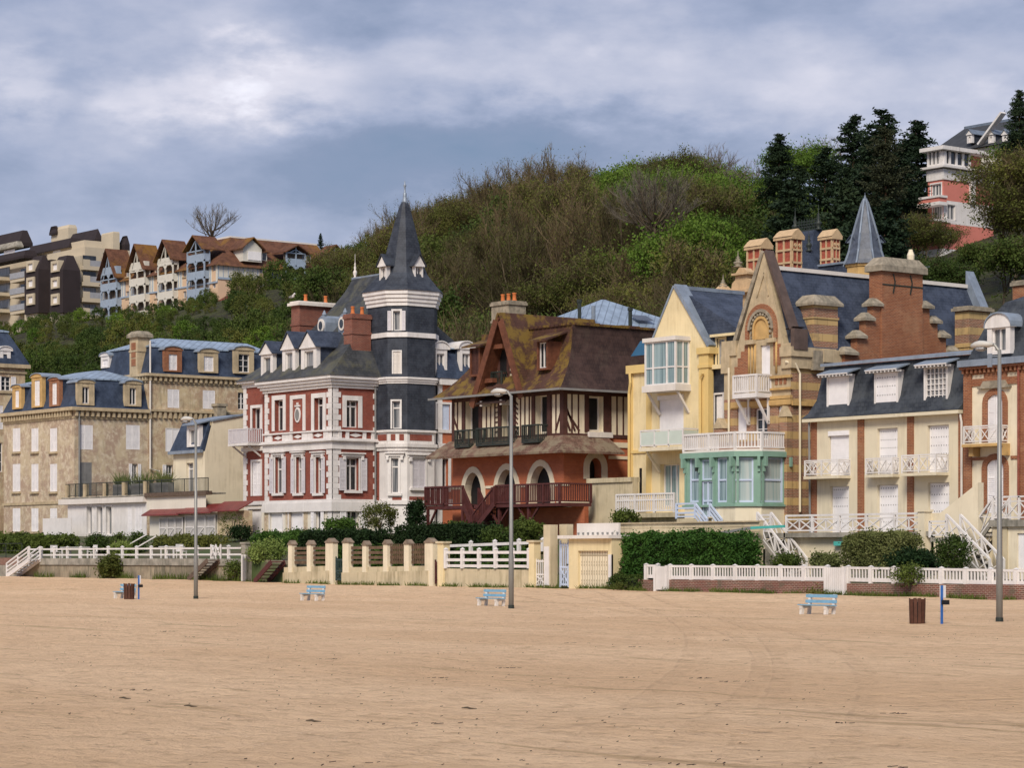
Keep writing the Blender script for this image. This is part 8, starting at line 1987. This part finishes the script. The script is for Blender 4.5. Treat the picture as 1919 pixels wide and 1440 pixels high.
# ================================================================ planting
def hedge(name, label, px0, px1, pt_, y0, y1, zb_, mat, n, ls, core=(.012, .02, .008), cat='hedge', lump=.25, rnds=.35, px_mid=None, twigs=0):
    f = FS(y0); x0, x1 = f.s(px0), max(f.s(px0) + 1, FS(y1).s(px1)); zt = f.z((px0 + px1) / 2, pt_); rg = random.Random(int(px0) + 3); H_ = Thing(name, label, cat, ((x0 + x1) / 2, (y0 + y1) / 2, zb_))
    m = MB(); L, D, Hh_ = x1 - x0, y1 - y0, zt - zb_; k = min(.25, Hh_ * .2)
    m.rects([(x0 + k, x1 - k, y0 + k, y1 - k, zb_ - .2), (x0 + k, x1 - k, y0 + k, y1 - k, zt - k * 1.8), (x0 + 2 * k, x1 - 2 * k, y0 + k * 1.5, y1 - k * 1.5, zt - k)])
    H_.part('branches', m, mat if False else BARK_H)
    m = MB(); A1, A2, A3 = L * Hh_, D * Hh_, L * D; tot = A1 * 1.3 + A2 * 2 + A3
    for i in range(n):
        q = rg.random() * tot; u, v = rg.random(), rg.random()
        if q < A1 * 1.3: c = [x0 + u * L, y0, zb_ + v * Hh_]; nn = (0, -1, 0)
        elif q < A1 * 1.3 + A2: c = [x1, y0 + u * D, zb_ + v * Hh_]; nn = (1, 0, 0)
        elif q < A1 * 1.3 + 2 * A2: c = [x0, y0 + u * D, zb_ + v * Hh_]; nn = (-1, 0, 0)
        else: c = [x0 + u * L, y0 + v * D, zt]; nn = (0, 0, 1)
        r_ = min(rnds, Hh_ * .45)                              # round the shoulders
        cz = max(0, (c[2] - (zt - r_)) / r_); ex = max(0, (x0 + r_ - c[0]) / r_, (c[0] - (x1 - r_)) / r_)
        c[1] += nn[1] * 0 + (cz ** 2) * r_ * .5 * (1 if nn[1] else 0); c[2] -= (ex ** 2) * r_ * .6 * (1 if c[2] > zt - r_ else 0)
        w = lump * mnoise.noise((c[0] * 1.1, c[1] * 1.1, c[2] * 1.3)) + .5 * lump * mnoise.noise((c[0] * 3, c[1] * 3, c[2] * 3)) - .04
        dpt = rg.random() ** 2 * .25 if rg.random() > .05 else -rg.random() * .2
        c = Vector(c) + Vector(nn) * (w - dpt); leaf_quad(m, c, ls, rg)
    H_.part('foliage', m, mat); return H_
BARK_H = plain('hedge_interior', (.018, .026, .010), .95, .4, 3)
def gz(px, y): return garden_z(PY(px, y), y)
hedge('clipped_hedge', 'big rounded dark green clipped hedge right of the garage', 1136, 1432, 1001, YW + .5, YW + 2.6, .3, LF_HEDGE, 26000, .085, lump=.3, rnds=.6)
hedge('ivy_clump', 'trailing green ivy at the foot of the big clipped hedge', 1140, 1225, 1078, YW - .1, YW + .6, .25, LF_MID, 2200, .075, lump=.3, cat='ivy')
hedge('variegated_hedge', 'tall variegated olive hedge in front of the lattice terrace', 1578, 1732, 999, 80.2, 82.2, .7, LF_VAR, 15000, .07, lump=.2)
hedge('variegated_shrub', 'low variegated shrub left of the tall variegated hedge', 1517, 1578, 1036, 79.0, 80.4, .7, LF_VAR, 4500, .07, cat='shrub', lump=.25)
hedge('garden_hedge', 'mid green hedge behind the white two-rail fence at left', -30, 150, 1005, 80.5, 82.5, 2.0, LF_MID, 9000, .12, lump=.4)
hedge('garden_hedge', 'low dull hedge on the bank below the trellis sheds', 285, 440, 1008, 82, 84, 2.0, LF_OLIVE, 5000, .11, lump=.5)
hedge('garden_hedge', 'green hedge below the brick villa left part', 470, 640, 1000, 82.5, 84.5, 2.0, LF_HEDGE, 8000, .11, lump=.4)
hedge('yew_hedge', 'long very dark clipped hedge before the brick villa right part', 556, 742, 995, 80, 82, 1.6, LF_DKH, 9000, .10, lump=.15)
hedge('yew_hedge', 'tall very dark hedge before the wooden deck', 736, 948, 984, 81.5, 83.5, 1.6, LF_DKH, 11000, .10, lump=.15)
hedge('low_hedge', 'low green hedge just behind the pillared wall', 586, 800, 1026, 77.3, 78.6, 1.2, LF_HEDGE, 7000, .10, lump=.2)
hedge('low_hedge', 'low green hedge behind the white three-rail fence', 838, 1000, 1030, 78.6, 80, 1.0, LF_HEDGE, 6000, .10, lump=.3)
hedge('clipped_hedge', 'green shrub hedge left of the tall cream pier', 948, 1022, 976, 81.5, 83, 1.6, LF_MID, 5500, .10, lump=.4)
def bush(seed, label, px, py_b, py_t, wpx, y, mat, n=2600, ls=.09, name='garden_shrub', cat='shrub', lump=.3):
    x = PY(px, y); d = dep(x, y); h = (py_b - py_t) * d / FPX; w = wpx * d / FPX; zb_ = ZP(py_b, x, y)
    b = make_bush(seed, w, h, mat, n, ls, name, lump=lump); b.location = (x, y, zb_); setp(b, label, cat); return b
for a in ((201, 'bright rounded shrub spilling over the maroon steps', 500, 1054, 1012, 62, 76.9, LF_PALE, 4200, .09), (202, 'rounded light shrub behind the two-rail fence', 229, 1047, 1017, 36, 78, LF_PALE, 2500),
          (203, 'dark round shrub below the rightmost red canopy', 452, 1010, 986, 38, 84, LF_DKH, 1800), (204, 'loose yellow-green bush before the villa basement', 712, 990, 941, 62, 85.5, LF_OLIVE, 2600, .08), (205, 'dark pointed evergreen between the tower and the deck', 780, 992, 935, 30, 85.5, LF_DKH, 2400),
          (206, 'tall leafy shrub before the white extension', 182, 1040, 1000, 44, 80, LF_MID, 2400), (207, 'narrow feathery shrub right of the tall leafy shrub', 224, 1040, 998, 30, 80.4, LF_MID, 1500), (208, 'small feathery shrub by the extension corner', 258, 1040, 996, 30, 80.8, LF_MID, 1500),
          (209, 'dark shrub leaning over the picket fence', 1712, 1078, 1030, 90, 77.2, LF_DKH, 3600), (210, 'green shrub drooping through the picket fence onto the brick wall', 1705, 1096, 1060, 54, 75.95, LF_MID, 1700, .07), (211, 'white flowering shrub beside the second lattice stair', 1784, 1064, 1004, 62, 80.4, LF_MID, 2600, .08),
          (212, 'small dark shrub under the first lattice stair', 1474, 1064, 1040, 42, 79.5, LF_MID, 1700, .08), (213, 'small shrub on the landing under the yellow house terrace', 1172, 978, 958, 44, 85.5, LF_MID, 1300, .09), (214, 'wild grassy tuft growing against the stained retaining wall', 210, 1082, 1040, 40, 75.6, LF_OLIVE, 2600, .12),
          (215, 'ivy on the right end of the stained retaining wall', 440, 1080, 1052, 40, 75.8, LF_MID, 1500, .08), (216, 'round green bush left of the yew hedge top', 640, 995, 972, 60, 84.5, LF_HEDGE, 2200), (217, 'small twisted shrub before the tan shed', 436, 1004, 958, 40, 85.5, LF_OLIVE, 500, .07), (218, 'leafy hydrangea before the brown hedge', 930, 1020, 990, 50, 79.5, LF_MID, 1800), (219, 'low spreading shrub by the maroon steps', 555, 1018, 996, 60, 81, LF_HEDGE, 1800),
          (220, 'small green shrub at the deck stair foot', 858, 1000, 980, 36, 84, LF_MID, 1200), (221, 'low weeds at the picket wall foot', 1530, 1118, 1108, 44, 75.8, LF_OLIVE, 700, .06), (222, 'weeds at the foot of the garage pier', 1165, 1106, 1096, 50, 75.7, LF_OLIVE, 700, .06)):
    bush(*a)
# white blossoms on the flowering shrub
# weeds along every wall foot
m = MB(); rg = random.Random(99)
for i in range(5200):
    px = rg.uniform(70, 1919)
    if not (mnoise.noise((px * .02, 0, 5)) > -.12): continue
    x = X_(px) ; y = YW - rg.uniform(.05, .45); z = sand_z(x, y); twig(m, (x, y, z - .02), (x + rg.gauss(0, .1), y + rg.gauss(0, .08), z + rg.uniform(.05, .28) * (1.9 if px < 460 else 1)), .03, rg)
o = mesh_obj('wall_foot_weeds', m, LF_MID); setp(o, 'thin green weeds along the foot of the garden walls', 'weeds', kind='stuff')
# shrubs and small trees on the left slope
SH = 0; LB = ['grey-green', 'yellow-green', 'bright green', 'olive brown']
for y in frange(112, 201, 6.2):
    for k in range(60):
        px = rg.uniform(0, 580); 
    x = PY(-40, y)
    while x < PY(600, y):
        x += rg.uniform(3.2, 5.6); r_ = CA * x + CB * y; px = CX0 + FPX * r_ / dep(x, y); yy = y + rg.uniform(-2, 2)
        if px > 600 or px < -20: continue
        z = hill_z(x, yy); pyt = HY - (z + 3 - HC) * FPX / dep(x, yy)
        if pyt > 712 or (px < 560 and y < 135 and rg.random() < .5): continue
        if z > 37.5 and px > 190 and px < 560 and rg.random() < .2: continue
        q = rg.random(); kind = 'bush0' if q < .3 else 'bush1' if q < .55 else 'bushb' if q < .68 else 'busho'
        nm = {'bush0': 'mid green rounded shrub', 'bush1': 'mid green rounded shrub', 'bushb': 'bright green shrub', 'busho': 'olive thin-leaved shrub'}[kind]
        w = ('under the dark apartment block' if px < 150 else 'left of the residence' if px < 260 else 'under the residence' if px < 430 else 'left of the brick villa roof')
        h = 'on the crest' if z > 33 else 'midway up the slope' if z > 22 else 'low on the slope'
        sc = rg.uniform(.9, 1.5) * (1.0 if z < 32 or px > 430 else .62)
        place(T[kind], USED, x, yy, z - .4, '%s %s %s' % (nm, h, w), 'shrub', '%s %s %s' % (nm, h, w), sc, szz=rg.uniform(.9, 1.4)); SH += 1
# named single trees
def tree_at(k, px, py_b, py_t, y, label, wsc=1.0, h0=10.0):
    x = PY(px, y); zb_ = ZP(py_b, x, y); h = ZP(py_t, x, y) - zb_; s_ = h / h0; o = place(T[k], USED, x, y, zb_, label, 'tree', None, s_); o.rotation_euler = (0, 0, 0.5); o.scale = (s_ * wsc, s_ * wsc, s_); return o
tree_at('grey0', 398, 470, 388, 216, 'leafless grey tree rising above the residence roof', 1.25, 10.2)
tree_at('fir0', 601, 470, 437, 214, 'small dark conifer at the right end of the residence', .8, 17)
for a in (('fir0', 1462, 420, 250, 170), ('fir1', 1598, 450, 215, 172), ('fir2', 1655, 470, 205, 168), ('fir0', 1722, 480, 225, 176), ('fir1', 1545, 470, 275, 164), ('old0', 1660, 475, 235, 150), ('fir2', 1500, 470, 310, 166), ('fir1', 1690, 480, 268, 160), ('fir0', 1912, 330, 168, 160), ('fir2', 1625, 470, 262, 176)):
    tree_at(*a, {1462: 'leftmost tall dark conifer on the skyline', 1598: 'tall dark conifer behind the slate turret, left one', 1655: 'tallest dark conifer behind the slate turret', 1722: 'dark conifer just left of the salmon building', 1545: 'dark conifer above the ornate chimneys', 1660: 'dull thin conifer with bare trunk behind the slate turret', 1500: 'shorter dark conifer right of the leftmost one', 1690: 'dark conifer filling the gap before the salmon building', 1912: 'dark conifer at the upper right border', 1625: 'dark conifer between the two tallest ones'}[a[1]], {1660: 1.0, 1912: .9}.get(a[1], 1.1), 17 if a[0] != 'old0' else 19)
for a in (('lime1', 1516, 400, 262, 186, 'pale spring tree between the dark conifers'), ('grey0', 1548, 400, 255, 190, 'thin bare tree between the conifers'), ('haze0', 1900, 560, 352, 150, 'large yellow-green budding tree before the salmon building'), ('haze1', 1925, 520, 300, 154, 'yellow-green tree at the right border below the conifer'), ('lime0', 1912, 400, 262, 165, 'bright green tree at the right border before the mansion roof'), ('mid1', 1818, 560, 458, 140, 'budding tree at the foot of the salmon building'), ('mid0', 1700, 560, 470, 134, 'green tree right of the slate turret'), ('mid1', 1880, 600, 450, 128, 'dark green tree above the right border chimney'), ('mid0', 1780, 600, 480, 126, 'dark green tree above the end gable coping'), ('haze0', 1730, 540, 410, 138, 'olive tree below the salmon balconies'), ('grey0', 1330, 380, 270, 198, 'bare grey tree on the skyline above the yellow gable'), ('grey0', 1400, 420, 300, 190, 'thin bare tree left of the leftmost tall conifer'), ('pale0', 1225, 480, 322, 145, 'large bare tree with fan of pale branches at centre')):
    tree_at(a[0], a[1], a[2], a[3], a[4], a[5], 1.1, {'grey0': 11, 'pale0': 14}.get(a[0], 9.7))
a = AT(548, 563, 91.2); g = Thing('seagull', 'white seagull standing on the left brick chimney of the brick villa', 'bird', a); g.part('body', MB().tube([(a[0] - .3, a[1], a[2] + .2), (a[0] - .1, a[1], a[2] + .24), (a[0] + .1, a[1], a[2] + .27), (a[0] + .18, a[1], a[2] + .38), (a[0] + .26, a[1], a[2] + .42), (a[0] + .36, a[1], a[2] + .40)], [.02, .08, .09, .05, .055, .01], 8), WHITE, smooth=True); g.part('wing', MB().bar((a[0] - .3, a[1] - .07, a[2] + .22), (a[0] + .08, a[1] - .08, a[2] + .28), .03, .1), GREYF)
# ================================================================ furniture on the beach
def on_sand(px, py):
    d = HC * FPX / (py - HY)
    for _ in range(6):
        r_ = (px - CX0) / FPX * d; x, y = CA * r_ - CB * d, CB * r_ + CA * d; d = (HC - sand_z(x, y)) * FPX / (py - HY)
    return (x, y, sand_z(x, y))
def lamp(px, pb, ptp, label):
    x, y, z = on_sand(px, pb); d = dep(x, y); h = (pb - ptp) * d / FPX; T_ = Thing('street_lamp', label, 'street lamp', (x, y, z), 'tall grey street lamps on the beach'); 
    T_.part('pole', MB().tube([(x, y, z - .4), (x, y, z + 1.9), (x, y, z + 2.0), (x, y, z + h - .15)], [.098, .098, .078, .055], 12), POLE, smooth=True)
    T_.part('pole_foot', MB().tube([(x, y, z - .3), (x, y, z + .12)], [.12, .115], 12), IRON)
    dv = Vector((-CA * .9 - .1, -CB * .5, 0)).normalized() if False else Vector((-.95, -.3, 0)).normalized(); e = Vector((x, y, z + h))
    m = MB().tube([e + Vector((0, 0, -.2)), e + dv * .15, e + dv * .45], [.05, .05, .04], 8); T_.part('arm', m, POLE)
    a = Vector((-dv.y, dv.x, 0)); rings = []
    for k, (w, hh, zz) in enumerate(((.05, .05, 0), (.13, .09, .0), (.17, .11, .01), (.17, .12, .01), (.13, .1, 0), (.05, .05, -.02))):
        c = e + dv * (.2 + k * .14) + Vector((0, 0, zz + .02)); rings.append([c + a * w * math.cos(t) + Vector((0, 0, hh * math.sin(t))) for t in [math.pi * i / 5 for i in range(10)]])
    hd = T_.part('lamp_head', MB().loft(rings), plain('lamp_casing', (.50, .49, .46), .5, .05, 2) if 'lamp_casing' not in MATS else MATS['lamp_casing'], smooth=True)
    c = e + dv * .58 + Vector((0, 0, -.06)); T_.part('lamp_glass', MB().loft([[c + a * w * math.cos(t) + dv * w * 1.5 * math.sin(t) + Vector((0, 0, zz)) for t in [math.pi * i / 6 for i in range(12)]] for w, zz in ((.13, 0), (.12, -.07), (.04, -.11))]), GLC, hd, smooth=True)
    return T_
lamp(367, 1123, 786, 'tall grey street lamp at left, before the canopied sheds'); lamp(958, 1141, 734, 'tall grey street lamp at centre, before the wooden deck')
L3 = lamp(1873, 1166, 646, 'tall grey street lamp at right, carrying a small square sign back'); x, y, z = on_sand(1873, 1166); zq_ = z + (1166 - 675) * dep(x, y) / FPX
L3.part('sign_panel', MB().bar((x - .05, y, zq_ + .12), (x - .22, y - .08, zq_ + .12), .03).bar((x - .05, y, zq_ - .12), (x - .22, y - .08, zq_ - .12), .03).box(x - .36, x - .2, y - .12, y - .09, zq_ - .2, zq_ + .2), ZINC_S)
def bench(px, pb, label):
    x, y, z = on_sand(px, pb); T_ = Thing('bench', label, 'bench', (x, y, z), 'pale blue and white benches on the beach'); L = .72
    for s_ in (-L * .78, L * .78):
        m = MB().bar((x + s_, y - .32, z - .2), (x + s_, y - .27, z + .24), .10, .12).bar((x + s_, y + .02, z - .2), (x + s_, y + .12, z + .66), .10, .09).bar((x + s_, y - .36, z + .22), (x + s_, y + .08, z + .26), .09, .08); T_.part('bench_support', m, CREAMW)
    for yy, zz in ((-.34, .29), (-.2, .28), (-.06, .275)): T_.part('seat_slat', MB().box(x - L, x + L, y + yy, y + yy + .115, z + zz, z + zz + .035), BENCHB)
    for zz in (.37, .55): yy = .05 + (zz - .3) * .13; T_.part('backrest_slat', MB().box(x - L, x + L, y + yy - .03, y + yy + .0, z + zz, z + zz + .105), BENCHB)
bench(590, 1122, 'pale blue bench between the left lamp and the centre lamp'); bench(925, 1136, 'pale blue bench just left of the centre lamp'); bench(1537, 1152, 'pale blue bench before the picket fence at right'); bench(238, 1110, 'pale blue bench partly hidden behind the left brown bin')
def litter_bin(px, pb, label, wpx):
    x, y, z = on_sand(px, pb); r_ = wpx * dep(x, y) / FPX / 2; T_ = Thing('litter_bin', label, 'litter bin', (x, y, z), 'brown slatted litter bins on the beach'); n = 12
    for k in range(n):
        an = 2 * math.pi * k / n; c = Vector((math.cos(an), math.sin(an), 0)); a = Vector((-c.y, c.x, 0)) * r_ * math.pi / n * .86; u = c * (r_ * .92); o_ = c * r_ * 1.0
        P = [Vector((x, y, z - .15)) + q for q in (u - a, u + a, o_ + a, o_ - a)]; Q = [p + Vector((0, 0, .15 + .70 + .015 * (k % 3))) + c * .02 for p in P]
        T_.part('slat', MB().add(P + Q, [(0,3,2,1),(4,5,6,7),(0,1,5,4),(1,2,6,5),(2,3,7,6),(3,0,4,7)]), BINW)
    T_.part('inner_drum', MB().tube([(x, y, z - .1), (x, y, z + .62)], [r_ * .85, r_ * .85], 12), BLACKM)
litter_bin(242, 1123, 'brown slatted litter bin at left beside the blue post', 19); litter_bin(1719, 1168, 'brown slatted litter bin at right beside the blue post', 28)
def signpost(px, pb, ptp, label):
    x, y, z = on_sand(px, pb); h = (pb - ptp) * dep(x, y) / FPX; T_ = Thing('sign_post', label, 'sign post', (x, y, z), 'slim blue posts with white boards')
    T_.part('post', MB().bar((x, y, z - .3), (x, y, z + h), .055), SIGNB); T_.part('board', MB().box(x - .11, x + .11, y + .03, y + .05, z + h * .62 if h > 1.2 else z + h * .68, z + h + .0), WHITE)
    T_.part('bag_dispenser', MB().box(x + .03, x + .2, y - .05, y + .1, z + h * .5, z + h * .62), BLACKM)
signpost(260, 1123, 1078, 'slim blue post with white board right of the left bin'); signpost(1765, 1168, 1096, 'slim blue post with white board right of the right bin')
# tables and chairs on the terrace
def gtable(label, a, b, y, zt):
    f = FS(y); x0, x1 = f.s(a), f.s(b); z0 = f.z((a + b) / 2, 1047); T_ = Thing('garden_table', label, 'table', ((x0 + x1) / 2, y, z0)); T_.part('tabletop', MB().box(x0, x1, y, y + .8, z0 + .68, z0 + .73), WHITE)
    for x in (x0 + .15, x1 - .15):
        for yy in (.1, .7): T_.part('leg', MB().box(x - .04, x + .04, y + yy - .04, y + yy + .04, z0, z0 + .68), WHITE)
gtable('long white garden table behind the two-rail fence, left', 112, 148, 77.2, .7); gtable('white picnic table behind the two-rail fence, right', 297, 325, 77.2, .7)
def gchair(label, px, y, rz=0):
    f = FS(y); x = f.s(px); z0 = f.z(px, 1047); T_ = Thing('garden_chair', label, 'chair', (x, y, z0), 'white garden chairs on the terrace'); T_.part('seat', MB().box(x - .25, x + .25, y - .25, y + .25, z0 + .4, z0 + .44), WHITE); T_.part('backrest', MB().box(x - .25 if rz else x - .25, x + .25 if not rz else x - .2, y + .2 if not rz else y - .25, y + .25, z0 + .44, z0 + .86), WHITE)
    for a in (-.21, .21):
        for b in (-.21, .21): T_.part('leg', MB().box(x + a - .02, x + a + .02, y + b - .02, y + b + .02, z0, z0 + .4), WHITE)
gchair('white garden chair at the left end of the long white table', 104, 77.4, 1); gchair('white garden chair right of the long white table', 173, 77.6); gchair('white garden chair left of the picnic table', 340, 77.6, 1)
# handrails of the garden path
t = Thing('handrail', 'pair of sloping white handrails on the lawn steps behind the two-rail fence', 'handrail', (PY(260, 79), 79, 2)); t.part('rail', MB().bar(AT(240, 1022, 79), AT(274, 1003, 79.5), .07), WHITE); t.part('rail', MB().bar(AT(258, 1026, 78.5), AT(292, 1006, 79), .07), WHITE)
# weed and driftwood on the sand
m = MB(); rg = random.Random(17)
for i in range(900):
    d = 20 + 75 * rg.random() ** 1.5; px = rg.uniform(-40, 1960); r_ = (px - CX0) / FPX * d; x, y = CA * r_ - CB * d, CB * r_ + CA * d
    if mnoise.noise((x * .15, y * .15, 9)) < -.05: continue
    big = rg.random() < .05; k = rg.randint(3, 9) if big else 1; z = sand_z(x, y)
    for j in range(k):
        u = rg.gauss(0, .16 if big else 0); p = Vector((x + CA * u + rg.gauss(0, .03), y + CB * u + rg.gauss(0, .03), z + .008)); a = rg.gauss(.9, .7); L = rg.uniform(.01, .035) * (2.5 if big else 1)
        m.bar(p, p + Vector((math.cos(a) * L, math.sin(a) * L, rg.uniform(0, .01))), rg.uniform(.006, .014), rg.uniform(.004, .009))
o = mesh_obj('seaweed_scraps', m, plain('dry_seaweed', (.06, .038, .028), .9, .3, 5)); setp(o, 'scattered dark scraps of dry seaweed and twigs on the sand', 'seaweed', kind='stuff')
for i, (px, py) in enumerate(((585, 1354), (232, 1311), (355, 1326), (877, 1330))):
    x, y, z = on_sand(px, py); rg = random.Random(i); T_ = Thing('driftwood', ['small dark driftwood lump in the centre-left foreground sand', 'dark twig on the sand at far left foreground', 'dark stick on the sand left of the driftwood lump', 'little twig on the sand right of the driftwood lump'][i], 'driftwood', (x, y, z))
    pts = [(x - .13, y, z + .01), (x - .04, y + .02, z + .018), (x + .05, y, z + .012), (x + .14, y + .03, z + .012)]; T_.part('stick', MB().tube(pts, [.006, .013, .012, .004], 6), BARK)
# unused prototypes go
for k, r_ in T.items():
    if r_ not in USED:
        for ch in list(r_.children): bpy.data.objects.remove(ch)
        bpy.data.objects.remove(r_)

# things that share a label are told apart by their place, counted from the left
by = {}
for o in bpy.data.objects:
    if o.parent is None and o.get('label') and o.get('group') == o.get('label'): by.setdefault(o['label'], []).append(o)
ORD = ['leftmost', 'second', 'third', 'fourth', 'fifth', 'sixth', 'seventh', 'eighth', 'ninth', 'tenth', 'eleventh', 'twelfth', 'thirteenth', 'fourteenth', 'fifteenth', 'sixteenth', 'seventeenth', 'eighteenth', 'nineteenth', 'twentieth']
for lab, L_ in by.items():
    if len(L_) < 2: continue
    L_.sort(key=lambda o: (CA * o.location.x + CB * o.location.y) / dep(o.location.x, o.location.y))
    for i, o in enumerate(L_):
        if i < 20: o['label'] = ('leftmost ' if i == 0 else ORD[i] + '-from-left ') + lab
